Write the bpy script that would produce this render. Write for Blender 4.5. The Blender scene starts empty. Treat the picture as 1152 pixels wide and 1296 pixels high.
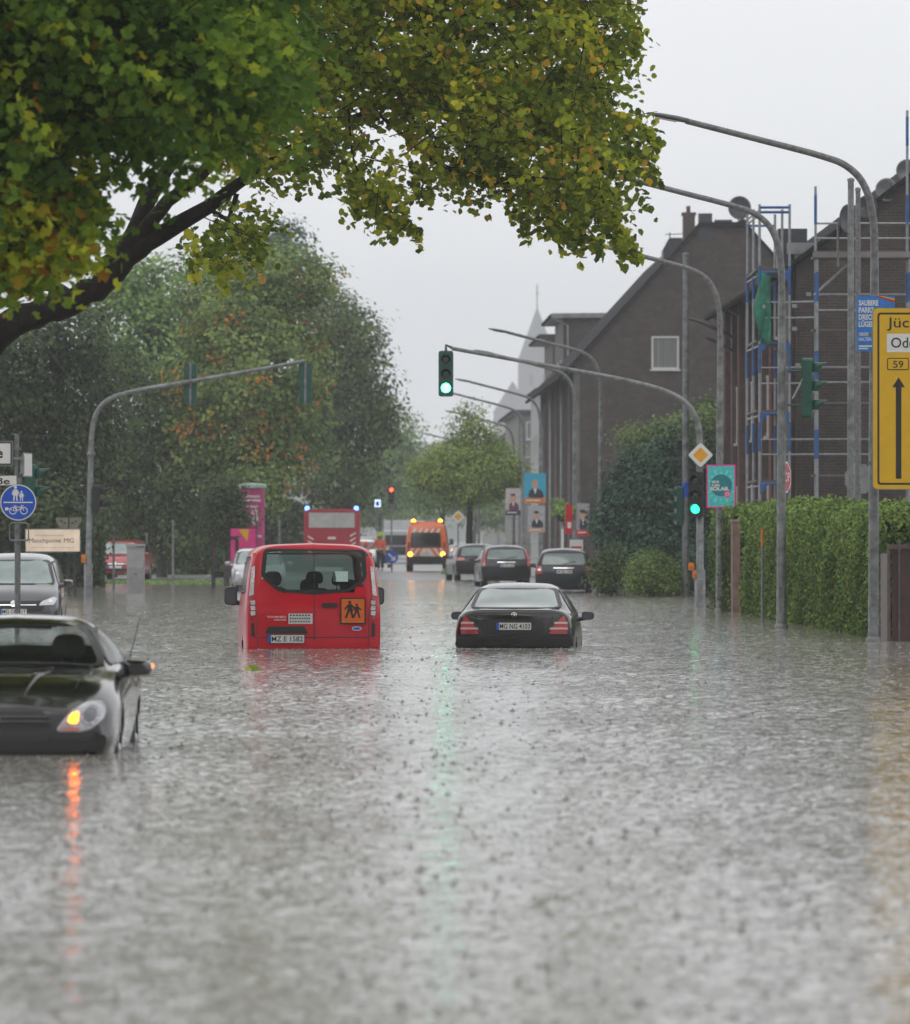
import bpy, bmesh, math, random
import numpy as np
from mathutils import Vector, Matrix
from mathutils.bvhtree import BVHTree

random.seed(11)
RNG = np.random.default_rng(11)
SC = bpy.context.scene
COL = SC.collection
R = math.radians
PI = math.pi

# ---- measured from the photograph: long lens 1.57 m above the water, scale s in pixels per metre
F, CX, HY, CH = 8000.0, 576.0, 682.0, 1.57
def W(px, py, s):
    return Vector(((px - CX) / s, F / s, CH + (HY - py) / s))
def road_x(y):                      # the centre line of the view down the street
    return -0.018 * y
def U(u, y, z=0.0):                 # u metres to the right of that line
    return Vector((road_x(y) + u, y, z))

def sstep(a, b, x):
    t = min(1, max(0, (x - a) / (b - a)))
    return t * t * (3 - 2 * t)
GZ = [(-200, -.32), (50, -.32), (80, -.5), (105, -.5), (186, -.24), (232, -.02), (262, .03), (9000, .03)]
def gz(x, y):
    for (a, za), (b, zb) in zip(GZ, GZ[1:]):
        if y <= b:
            z = za + (zb - za) * (max(y, a) - a) / (b - a)
            break
    u = x - road_x(y)
    z += .30 * sstep(8.5, 11.5, -u) * sstep(120, 172, y)
    z += .16 * sstep(9.5, 13.0, u) * sstep(150, 200, y)
    return z

# ---------------------------------------------------------------- materials
def nodes_of(name):
    m = bpy.data.materials.new(name)
    m.use_nodes = True
    nt = m.node_tree
    return m, nt, nt.nodes['Principled BSDF']
MATS = {}
def mat(name, col, rough=.5, metal=0., nz=(6, .25), bump=None, coat=0., emis=0., ecol=None, spec=.5, stretch=None, det=4):
    if name in MATS:
        return MATS[name]
    m, nt, p = nodes_of(name)
    L = nt.links.new
    tc = nt.nodes.new('ShaderNodeTexCoord')
    src = tc.outputs['Object']
    if stretch:
        mp = nt.nodes.new('ShaderNodeMapping'); mp.inputs['Scale'].default_value = stretch
        L(src, mp.inputs[0]); src = mp.outputs[0]
    if nz:
        n = nt.nodes.new('ShaderNodeTexNoise'); n.inputs['Scale'].default_value = nz[0]; n.inputs['Detail'].default_value = det
        L(src, n.inputs['Vector'])
        r = nt.nodes.new('ShaderNodeValToRGB')
        a = nz[1]
        r.color_ramp.elements[0].position = .3; r.color_ramp.elements[1].position = .7
        r.color_ramp.elements[0].color = (*[c * (1 - a) for c in col], 1)
        r.color_ramp.elements[1].color = (*[min(1, c * (1 + a)) for c in col], 1)
        L(n.outputs['Fac'], r.inputs[0]); L(r.outputs[0], p.inputs['Base Color'])
    else:
        p.inputs['Base Color'].default_value = (*col, 1)
    p.inputs['Roughness'].default_value = rough
    p.inputs['Metallic'].default_value = metal
    p.inputs['Coat Weight'].default_value = coat
    p.inputs['Coat Roughness'].default_value = .06
    p.inputs['Specular IOR Level'].default_value = spec
    if bump:
        n2 = nt.nodes.new('ShaderNodeTexNoise'); n2.inputs['Scale'].default_value = bump[0]; n2.inputs['Detail'].default_value = 3
        L(src, n2.inputs['Vector'])
        b = nt.nodes.new('ShaderNodeBump'); b.inputs['Strength'].default_value = bump[1]; b.inputs['Distance'].default_value = bump[2] if len(bump) > 2 else .02
        L(n2.outputs['Fac'], b.inputs['Height']); L(b.outputs[0], p.inputs['Normal'])
    if emis:
        p.inputs['Emission Color'].default_value = (*(ecol or col), 1)
        p.inputs['Emission Strength'].default_value = emis
    MATS[name] = m
    return m

LEAF_GAIN = 1.7
def leaf_mat(name, ramp, trans=.35, rough=.45):
    m, nt, p = nodes_of(name)
    L = nt.links.new
    at = nt.nodes.new('ShaderNodeAttribute'); at.attribute_name = 'tint'
    r = nt.nodes.new('ShaderNodeValToRGB')
    els = r.color_ramp.elements
    while len(els) < len(ramp):
        els.new(.5)
    for e, (pos, c) in zip(els, ramp):
        e.position = pos; e.color = (*[q * LEAF_GAIN for q in c], 1)
    L(at.outputs['Fac'], r.inputs[0]); L(r.outputs[0], p.inputs['Base Color'])
    p.inputs['Roughness'].default_value = max(rough, .6)
    p.inputs['Specular IOR Level'].default_value = .07
    t = nt.nodes.new('ShaderNodeBsdfTranslucent')
    L(r.outputs[0], t.inputs['Color'])
    mx = nt.nodes.new('ShaderNodeMixShader'); mx.inputs[0].default_value = trans
    L(p.outputs[0], mx.inputs[1]); L(t.outputs[0], mx.inputs[2])
    L(mx.outputs[0], nt.nodes['Material Output'].inputs['Surface'])
    return m

def glass_mat(name, tint, clear=.5, rough=.03):
    """window glass: a clear-coated tinted sheet, partly see-through"""
    m, nt, p = nodes_of(name)
    L = nt.links.new
    p.inputs['Base Color'].default_value = (*[c * .12 for c in tint], 1)
    p.inputs['Roughness'].default_value = rough + .03
    t = nt.nodes.new('ShaderNodeBsdfTransparent'); t.inputs[0].default_value = (*tint, 1)
    g = nt.nodes.new('ShaderNodeBsdfGlossy'); g.inputs['Roughness'].default_value = rough
    n = nt.nodes.new('ShaderNodeTexNoise'); n.inputs['Scale'].default_value = 90
    tc = nt.nodes.new('ShaderNodeTexCoord'); L(tc.outputs['Object'], n.inputs['Vector'])
    b = nt.nodes.new('ShaderNodeBump'); b.inputs['Strength'].default_value = .25; b.inputs['Distance'].default_value = .004
    L(n.outputs['Fac'], b.inputs['Height']); L(b.outputs[0], g.inputs['Normal']); L(b.outputs[0], p.inputs['Normal'])
    m1 = nt.nodes.new('ShaderNodeMixShader'); m1.inputs[0].default_value = clear
    L(p.outputs[0], m1.inputs[1]); L(t.outputs[0], m1.inputs[2])
    fr = nt.nodes.new('ShaderNodeFresnel')
    ge = nt.nodes.new('ShaderNodeNewGeometry'); io = nt.nodes.new('ShaderNodeMath'); io.operation = 'MULTIPLY_ADD'
    io.inputs[1].default_value = -.8333; io.inputs[2].default_value = 1.5      # a thin pane: the same from either side
    L(ge.outputs['Backfacing'], io.inputs[0]); L(io.outputs[0], fr.inputs['IOR'])
    m2 = nt.nodes.new('ShaderNodeMixShader')
    L(fr.outputs[0], m2.inputs[0]); L(m1.outputs[0], m2.inputs[1]); L(g.outputs[0], m2.inputs[2])
    L(m2.outputs[0], nt.nodes['Material Output'].inputs['Surface'])
    MATS[name] = m
    return m

def brick_mat(name, c1, c2, mortar, scale=1.0, noise=.5):
    m, nt, p = nodes_of(name)
    L = nt.links.new
    tc = nt.nodes.new('ShaderNodeTexCoord')
    # run the courses along whichever wall: x+y against z
    sp = nt.nodes.new('ShaderNodeSeparateXYZ'); L(tc.outputs['Object'], sp.inputs[0])
    ad = nt.nodes.new('ShaderNodeMath'); L(sp.outputs[0], ad.inputs[0]); L(sp.outputs[1], ad.inputs[1])
    cb = nt.nodes.new('ShaderNodeCombineXYZ'); L(ad.outputs[0], cb.inputs[0]); L(sp.outputs[2], cb.inputs[1])
    b = nt.nodes.new('ShaderNodeTexBrick')
    b.inputs['Color1'].default_value = (*c1, 1); b.inputs['Color2'].default_value = (*c2, 1); b.inputs['Mortar'].default_value = (*mortar, 1)
    b.inputs['Scale'].default_value = scale; b.inputs['Mortar Size'].default_value = .012
    b.inputs['Brick Width'].default_value = .25; b.inputs['Row Height'].default_value = .08
    L(cb.outputs[0], b.inputs['Vector'])
    n = nt.nodes.new('ShaderNodeTexNoise'); n.inputs['Scale'].default_value = 1.6; n.inputs['Detail'].default_value = 9; n.inputs['Roughness'].default_value = .75
    L(tc.outputs['Object'], n.inputs['Vector'])
    rm = nt.nodes.new('ShaderNodeMapRange'); rm.inputs[1].default_value = .3; rm.inputs[2].default_value = .7
    rm.inputs[3].default_value = 1 - noise; rm.inputs[4].default_value = 1 + noise
    L(n.outputs['Fac'], rm.inputs[0])
    mx = nt.nodes.new('ShaderNodeMix'); mx.data_type = 'RGBA'; mx.blend_type = 'MULTIPLY'; mx.inputs[0].default_value = 1
    L(b.outputs['Color'], mx.inputs[6]); L(rm.outputs[0], mx.inputs[7])
    L(mx.outputs[2], p.inputs['Base Color'])
    bp = nt.nodes.new('ShaderNodeBump'); bp.inputs['Strength'].default_value = .5; bp.inputs['Distance'].default_value = .01
    L(b.outputs['Fac'], bp.inputs['Height']); bp.invert = True
    L(bp.outputs[0], p.inputs['Normal'])
    p.inputs['Roughness'].default_value = .6
    MATS[name] = m
    return m

# ---------------------------------------------------------------- mesh helpers
FONT_CACHE = {}
def text_geo(s, bold=0.0):
    k = (s, bold)
    if k not in FONT_CACHE:
        cu = bpy.data.curves.new('lettering', 'FONT')
        cu.body = s; cu.size = 1; cu.align_x = 'LEFT'; cu.offset = bold; cu.resolution_u = 3
        ob = bpy.data.objects.new('lettering', cu)
        COL.objects.link(ob)
        dg = bpy.context.evaluated_depsgraph_get(); dg.update()
        me = bpy.data.meshes.new_from_object(ob.evaluated_get(dg))
        v = [tuple(q.co)[:2] for q in me.vertices]; f = [list(p.vertices) for p in me.polygons]
        bpy.data.objects.remove(ob); bpy.data.curves.remove(cu); bpy.data.meshes.remove(me)
        FONT_CACHE[k] = (v, f)
    return FONT_CACHE[k]

class MB:
    def __init__(self):
        self.v, self.f, self.m, self.s = [], [], [], []
    def add(self, vs, fs, mi=0, smooth=False):
        o = len(self.v)
        self.v += [tuple(map(float, q)) for q in vs]
        for f in fs:
            self.f.append([i + o for i in f]); self.m.append(mi); self.s.append(smooth)
        return self
    def box(self, c, d, mi=0, rot=None):
        x, y, z = d[0] / 2, d[1] / 2, d[2] / 2
        vs = [Vector((a * x, b * y, e * z)) for a in (-1, 1) for b in (-1, 1) for e in (-1, 1)]
        if rot is not None:
            vs = [rot @ q for q in vs]
        c = Vector(c)
        return self.add([q + c for q in vs], [(0, 1, 3, 2), (4, 6, 7, 5), (0, 4, 5, 1), (2, 3, 7, 6), (0, 2, 6, 4), (1, 5, 7, 3)], mi)
    def tube(self, pts, r, n=8, mi=0, smooth=True, cap=True):
        pts = [Vector(p) for p in pts]
        rs = r if isinstance(r, (list, tuple)) else [r] * len(pts)
        vs, fs = [], []
        ref = None
        for i, p in enumerate(pts):
            d = (pts[min(i + 1, len(pts) - 1)] - pts[max(i - 1, 0)]).normalized()
            if ref is None:
                ref = d.orthogonal().normalized()
            a = (ref - d * ref.dot(d))
            a = a.normalized() if a.length > 1e-6 else d.orthogonal().normalized()
            ref = a
            b = d.cross(a)
            for k in range(n):
                t = 2 * PI * k / n
                vs.append(p + (a * math.cos(t) + b * math.sin(t)) * rs[i])
        for i in range(len(pts) - 1):
            for k in range(n):
                fs.append((i * n + k, i * n + (k + 1) % n, (i + 1) * n + (k + 1) % n, (i + 1) * n + k))
        self.add(vs, fs, mi, smooth)
        if cap:
            self.add(vs[:n], [tuple(range(n))[::-1]], mi); self.add(vs[-n:], [tuple(range(n))], mi)
        return self
    def lathe(self, prof, c=(0, 0, 0), n=20, mi=0, axis='z', smooth=True):
        """prof = [(radius, along axis)]"""
        vs, fs = [], []
        c = Vector(c)
        for r, h in prof:
            for k in range(n):
                t = 2 * PI * k / n
                a, b = r * math.cos(t), r * math.sin(t)
                q = {'z': (a, b, h), 'y': (a, h, b), 'x': (h, a, b)}[axis]
                vs.append(Vector(q) + c)
        for i in range(len(prof) - 1):
            for k in range(n):
                fs.append((i * n + k, i * n + (k + 1) % n, (i + 1) * n + (k + 1) % n, (i + 1) * n + k))
        return self.add(vs, fs, mi, smooth)
    def prism(self, poly, a, b, axis='y', mi=0):
        """2D polygon extruded along an axis; axis y: (x,z), x: (y,z), z: (x,y)"""
        def q(p, h):
            return {'y': (p[0], h, p[1]), 'x': (h, p[0], p[1]), 'z': (p[0], p[1], h)}[axis]
        n = len(poly)
        vs = [q(p, a) for p in poly] + [q(p, b) for p in poly]
        fs = [tuple(range(n)), tuple(range(2 * n - 1, n - 1, -1))]
        fs += [(i, i + n, (i + 1) % n + n, (i + 1) % n) for i in range(n)]
        return self.add(vs, fs, mi)
    # flat drawing on a panel facing -y, at depth y
    def flat(self, poly, y, mi):
        return self.add([(p[0], y, p[1]) for p in poly], [tuple(range(len(poly)))], mi)
    def disc(self, c, r, y, mi, n=24, sx=1, sz=1):
        return self.flat([(c[0] + sx * r * math.cos(2 * PI * k / n), c[1] + sz * r * math.sin(2 * PI * k / n)) for k in range(n)], y, mi)
    def ring(self, c, r0, r1, y, mi, n=24, a0=0, a1=2 * PI):
        vs, fs = [], []
        for k in range(n + 1):
            t = a0 + (a1 - a0) * k / n
            for r in (r0, r1):
                vs.append((c[0] + r * math.cos(t), y, c[1] + r * math.sin(t)))
        for k in range(n):
            fs.append((2 * k, 2 * k + 1, 2 * k + 3, 2 * k + 2))
        return self.add(vs, fs, mi)
    def line(self, a, b, w, y, mi):
        a, b = Vector(a), Vector(b)
        d = (b - a).normalized(); n = Vector((-d.y, d.x)) * w / 2
        return self.flat([a + n, a - n, b - n, b + n], y, mi)
    def rect(self, x0, z0, x1, z1, y, mi, r=0):
        return self.flat(rpoly([(x0, z0), (x1, z0), (x1, z1), (x0, z1)], r, 4) if r else [(x0, z0), (x1, z0), (x1, z1), (x0, z1)], y, mi)
    def text(self, s, x, z, h, y, mi, width=None, bold=0.0, center=False):
        """h = capital height in metres, x,z = lower left (or centre)"""
        v, f = text_geo(s, bold)
        xs = [q[0] for q in v]
        k = h / .69
        kx = k if width is None else width / (max(xs) - min(xs))
        ox = x - (min(xs) * kx if not center else (min(xs) + max(xs)) / 2 * kx)
        return self.add([(ox + q[0] * kx, y, z + q[1] * k) for q in v], f, mi)
    def build(self, name, mats, parent=None, bevel=0, subd=0, loc=None):
        me = bpy.data.meshes.new(name)
        me.from_pydata(self.v, [], self.f)
        if not isinstance(mats, (list, tuple)):
            mats = [mats]
        for q in mats:
            me.materials.append(q)
        me.polygons.foreach_set('material_index', self.m)
        me.polygons.foreach_set('use_smooth', self.s)
        me.update()
        ob = bpy.data.objects.new(name, me)
        COL.objects.link(ob)
        if parent is not None:
            ob.parent = parent
        if loc is not None:
            ob.location = loc
        if bevel:
            b = ob.modifiers.new('Bevel', 'BEVEL'); b.width = bevel; b.segments = 2; b.limit_method = 'ANGLE'; b.angle_limit = R(40)
        if subd:
            q = ob.modifiers.new('Subdivision', 'SUBSURF'); q.levels = subd; q.render_levels = subd
        return ob

def rpoly(pts, r, n=3):
    """round the corners of a polygon"""
    out = []
    N = len(pts)
    for i in range(N):
        p, a, b = Vector(pts[i]), Vector(pts[i - 1]), Vector(pts[(i + 1) % N])
        da, db = (a - p), (b - p)
        q = min(r, da.length * .45, db.length * .45)
        p0, p1 = p + da.normalized() * q, p + db.normalized() * q
        for k in range(n + 1):
            t = k / n
            out.append(tuple(p0 * (1 - t) ** 2 + p * 2 * t * (1 - t) + p1 * t * t))
    return out

def tag(o, label=None, cat=None, group=None, kind=None):
    if label: o['label'] = label
    if cat: o['category'] = cat
    if group: o['group'] = group
    if kind: o['kind'] = kind
    return o
def thing(name, label, cat, loc=(0, 0, 0), rz=0, group=None):
    o = bpy.data.objects.new(name, None)
    o.empty_display_size = .3
    COL.objects.link(o)
    o.location = loc; o.rotation_euler = (0, 0, rz)
    return tag(o, label, cat, group)
def kids(o):
    return [c for c in bpy.data.objects if c.parent is o]
def dup(o, loc=None, rz=None, label=None, group=None, parent=None):
    c = o.copy(); COL.objects.link(c)
    c.parent = parent
    if parent is None:
        if loc is not None: c.location = loc
        if rz is not None: c.rotation_euler = (0, 0, rz)
        if label: c['label'] = label
        if group: c['group'] = group
    for ch in kids(o):
        dup(ch, parent=c)
    return c

# ---------------------------------------------------------------- foliage
def np_mesh(name, V, loops, starts, mats, tint=None, parent=None, smooth=False):
    me = bpy.data.meshes.new(name)
    me.vertices.add(len(V)); me.vertices.foreach_set('co', np.asarray(V, np.float32).ravel())
    me.loops.add(len(loops)); me.loops.foreach_set('vertex_index', np.asarray(loops, np.int32))
    me.polygons.add(len(starts)); me.polygons.foreach_set('loop_start', np.asarray(starts, np.int32))
    for q in (mats if isinstance(mats, (list, tuple)) else [mats]):
        me.materials.append(q)
    me.update(calc_edges=True)
    me.polygons.foreach_set('use_smooth', np.full(len(starts), smooth))
    if tint is not None:
        a = me.attributes.new('tint', 'FLOAT', 'FACE'); a.data.foreach_set('value', np.asarray(tint, np.float32))
    me.validate()
    ob = bpy.data.objects.new(name, me); COL.objects.link(ob)
    if parent is not None: ob.parent = parent
    return ob
SHAPES = {
    'round': (np.array([(0, -.5, 0), (.40, -.30, .10), (.47, .12, .12), (0, .55, 0), (-.47, .12, .12), (-.40, -.30, .10)]), [(0, 1, 2, 3), (0, 3, 4, 5)]),
    'maple': (np.array([(0, -.45, 0), (.30, -.30, .05), (.62, -.12, .10), (.30, .10, .06), (.42, .48, .1), (0, .62, 0), (-.42, .48, .1), (-.30, .10, .06), (-.62, -.12, .1), (-.30, -.30, .05)]),
              [(0, 1, 3, 5), (1, 2, 3), (3, 4, 5), (0, 5, 7, 9), (9, 7, 8), (7, 5, 6)]),
    'dab': (np.array([(0, -.5, 0), (.42, .05, .1), (0, .55, 0), (-.42, .05, .1)]), [(0, 1, 2, 3)]),
    'needle': (np.array([(-.14, -.6, 0), (.14, -.6, 0), (.10, .6, .08), (-.10, .6, .08)]), [(0, 1, 2, 3)]),
}
def unit(a):
    return a / np.maximum(1e-6, np.linalg.norm(a, axis=1, keepdims=True))
def leaves(name, C, N, size, tint, m, parent=None, shape='dab', hang=None):
    C = np.asarray(C, float); n = len(C)
    base, faces = SHAPES[shape]
    N = unit(N)
    T = RNG.normal(size=(n, 3))
    if hang is not None:
        T = T * (1 - hang) + np.array([0, 0, -1.0]) * hang * 2
    T = unit(T - N * np.sum(T * N, 1, keepdims=True))
    B = np.cross(N, T)
    sz = size * RNG.uniform(.7, 1.3, n)
    P = C[:, None, :] + (base[None, :, 0, None] * B[:, None, :] + base[None, :, 1, None] * T[:, None, :] + base[None, :, 2, None] * N[:, None, :]) * sz[:, None, None]
    k = len(base)
    fl = np.concatenate([np.array(f) for f in faces])
    loops = (np.arange(n)[:, None] * k + fl[None, :]).ravel()
    lens = np.array([len(f) for f in faces])
    st = np.concatenate([[0], np.cumsum(lens)[:-1]])
    starts = (np.arange(n)[:, None] * len(fl) + st[None, :]).ravel()
    return np_mesh(name, P.reshape(-1, 3), loops, starts, m, np.repeat(np.clip(tint, 0, 1), len(faces)), parent)

def crown_points(blobs, n, clump=.5, shell=(.62, 1.05), per=26, orange=0.0, bias=0.):
    """leaves gathered in clumps near the surface of several ellipsoids; returns centres, normals, tint"""
    b = np.array(blobs, float)
    area = (b[:, 3] * b[:, 4] + b[:, 4] * b[:, 5] + b[:, 3] * b[:, 5])
    nc = max(len(b), int(n / per))
    pick = RNG.choice(len(b), nc, p=area / area.sum())
    d = unit(RNG.normal(size=(nc, 3)))
    rr = RNG.uniform(shell[0], shell[1], nc) ** .6
    cc = b[pick, :3] + d * b[pick, 3:] * rr[:, None]
    ct = RNG.uniform(0, 1, nc)
    idx = np.repeat(np.arange(nc), per)
    cs = RNG.uniform(.6, 1.5, nc)[idx][:, None] * clump
    C = cc[idx] + unit(RNG.normal(size=(len(idx), 3))) * (RNG.uniform(0, 1, (len(idx), 1)) ** .5) * 1.5 * cs * np.array([1, 1, .7])
    N = d[idx] * 1.2 + RNG.normal(size=(len(idx), 3)) * .42 + np.array([0, 0, .55])
    t = ct[idx] * .66 + RNG.uniform(0, .30, len(idx)) + bias
    t = np.clip(t, 0, .93)
    if orange:
        org = RNG.uniform(0, 1, nc) < orange
        t = np.where(org[idx], RNG.uniform(.95, 1, len(idx)), t)
    return C, N, t

# ================================================================ camera, light, air
cam = bpy.data.cameras.new('camera'); camo = bpy.data.objects.new('camera', cam); COL.objects.link(camo)
camo.location = (0, 0, CH); camo.rotation_euler = (R(90), 0, 0)
cam.sensor_fit = 'VERTICAL'; cam.sensor_height = 36; cam.sensor_width = 32
cam.lens = 36 * F / 1296
cam.shift_y = 34 / 1296
cam.clip_start = .5; cam.clip_end = 8000
cam.dof.use_dof = True; cam.dof.focus_distance = 92; cam.dof.aperture_fstop = 5.0
SC.camera = camo
SC.view_settings.view_transform = 'Standard'; SC.view_settings.look = 'None'
SC.view_settings.exposure = -.06; SC.view_settings.gamma = 1
cy = SC.cycles
cy.max_bounces = 8; cy.diffuse_bounces = 3; cy.glossy_bounces = 3; cy.transmission_bounces = 4; cy.transparent_max_bounces = 12
cy.volume_bounces = 3; cy.sample_clamp_indirect = 4; cy.sample_clamp_direct = 0
cy.use_denoising = True
try: cy.denoiser = 'OPENIMAGEDENOISE'
except Exception: pass

w = bpy.data.worlds.new('World'); SC.world = w; w.use_nodes = True
nt = w.node_tree; L = nt.links.new
bg = nt.nodes['Background']; bg.inputs['Strength'].default_value = .15
sky = nt.nodes.new('ShaderNodeTexSky'); sky.sky_type = 'NISHITA'; sky.sun_disc = False
sky.sun_elevation = R(48); sky.sun_rotation = R(150); sky.dust_density = 6; sky.air_density = 1.5
hs = nt.nodes.new('ShaderNodeHueSaturation'); hs.inputs['Saturation'].default_value = .15
L(sky.outputs[0], hs.inputs['Color'])
# closed rain cloud: brighter towards the zenith
tc = nt.nodes.new('ShaderNodeTexCoord'); sp = nt.nodes.new('ShaderNodeSeparateXYZ'); L(tc.outputs['Generated'], sp.inputs[0])
rp = nt.nodes.new('ShaderNodeValToRGB')
rp.color_ramp.elements[0].position = 0; rp.color_ramp.elements[0].color = (.84, .855, .885, 1)
rp.color_ramp.elements[1].position = 1; rp.color_ramp.elements[1].color = (1, 1, 1, 1)
e = rp.color_ramp.elements.new(.12); e.color = (.82, .83, .86, 1)
L(sp.outputs[2], rp.inputs[0])
nz = nt.nodes.new('ShaderNodeTexNoise'); nz.inputs['Scale'].default_value = 5; nz.inputs['Detail'].default_value = 4
L(tc.outputs['Generated'], nz.inputs['Vector'])
mr = nt.nodes.new('ShaderNodeMapRange'); mr.inputs[1].default_value = .3; mr.inputs[2].default_value = .7; mr.inputs[3].default_value = 9.0; mr.inputs[4].default_value = 10.0
L(nz.outputs['Fac'], mr.inputs[0])
vm = nt.nodes.new('ShaderNodeVectorMath'); vm.operation = 'SCALE'
# sky dimmed behind the camera, added to cut light on surfaces facing it
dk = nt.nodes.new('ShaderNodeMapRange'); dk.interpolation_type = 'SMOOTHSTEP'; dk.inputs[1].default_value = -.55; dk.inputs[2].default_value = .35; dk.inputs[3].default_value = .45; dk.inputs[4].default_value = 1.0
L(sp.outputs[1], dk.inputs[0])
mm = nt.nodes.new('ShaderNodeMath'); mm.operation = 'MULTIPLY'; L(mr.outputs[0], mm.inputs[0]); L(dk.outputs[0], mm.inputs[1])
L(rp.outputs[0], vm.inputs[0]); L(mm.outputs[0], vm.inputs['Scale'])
mx = nt.nodes.new('ShaderNodeMix'); mx.data_type = 'RGBA'; mx.inputs[0].default_value = .12
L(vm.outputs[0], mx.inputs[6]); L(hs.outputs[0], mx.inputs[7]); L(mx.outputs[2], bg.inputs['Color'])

sun = bpy.data.lights.new('sun', 'SUN'); sun.energy = .6; sun.angle = R(35); sun.color = (1, .97, .93)
so = bpy.data.objects.new('sun', sun); COL.objects.link(so)
so.rotation_euler = (R(42), 0, R(-20)); so.location = (0, 0, 60)

# ================================================================ the setting
M_ASPH = mat('wet_asphalt', (.055, .056, .06), .28, nz=(3, .4), bump=(40, .3), spec=.5)
M_SOIL = mat('wet_ground', (.085, .085, .07), .4, nz=(.8, .6), bump=(8, .5, .05))
M_PAVE = mat('wet_paving', (.16, .155, .15), .35, nz=(2, .3), bump=(20, .3))
M_KERB = mat('kerb_stone', (.24, .235, .23), .5, nz=(4, .3))
M_GRASS = mat('verge_grass', (.06, .10, .025), .6, nz=(3, .5), bump=(15, .8, .05))

ys = list(np.concatenate([np.arange(-100, 100, 20), np.arange(100, 300, 5), np.arange(300, 800, 50), np.arange(800, 3601, 200)]))
us = list(np.concatenate([[-700, -400, -200, -120, -90, -60, -40], np.arange(-30, 31, 1.5), [40, 60, 90, 120, 200, 400, 700]]))
g = MB(); n = len(us)
def ground_z(u, y):
    z = gz(road_x(y) + u, y) - .02 + 1.0 * sstep(55, 115, abs(u))
    z += .03 * math.sin(u * 1.3 + y * .21) * math.sin(y * .13 - u * .4) * sstep(140, 180, y) * sstep(7, 10, abs(u))
    return z
for y in ys:
    for u in us:
        g.v.append((road_x(y) + u, float(y), ground_z(u, y)))
for i in range(len(ys) - 1):
    for j in range(n - 1):
        g.f.append([i * n + j, i * n + j + 1, (i + 1) * n + j + 1, (i + 1) * n + j]); g.m.append(0); g.s.append(True)
tag(g.build('ground', M_SOIL), kind='structure')
def strip(name, u0, u1, y0, y1, dz, m, step=5, thick=None):
    b = MB(); k = 0
    yy = list(np.arange(y0, y1 + .1, step))
    for y in yy:
        x = road_x(y)
        z = gz(x, y) + dz
        b.v += [(x + u0, y, z), (x + u1, y, z)]
    for i in range(len(yy) - 1):
        b.f.append([2 * i, 2 * i + 1, 2 * i + 3, 2 * i + 2]); b.m.append(0); b.s.append(True)
    if thick:
        o = len(b.v)
        b.v += [(a, c, e - thick) for a, c, e in b.v]
        for i in range(len(yy) - 1):
            b.f += [[2 * i, 2 * i + 2, o + 2 * i + 2, o + 2 * i], [2 * i + 1, 2 * i + 3, o + 2 * i + 3, o + 2 * i + 1]]; b.m += [0, 0]; b.s += [False] * 2
        b.f.append([0, 1, o + 1, o]); b.m.append(0); b.s.append(False)
    return tag(b.build(name, m), kind='structure')
strip('road', -5.2, 7.6, -60, 1500, .004, M_ASPH, 4)
strip('kerb', -5.4, -5.2, 232, 900, .10, M_KERB, 5, .2)
strip('kerb', 7.6, 7.8, 188, 900, .10, M_KERB, 5, .25)
strip('pavement', -9.0, -5.4, 232, 900, .096, M_PAVE, 5, .2)
strip('pavement', 7.8, 11.0, 188, 900, .094, M_PAVE, 5, .25)

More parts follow.
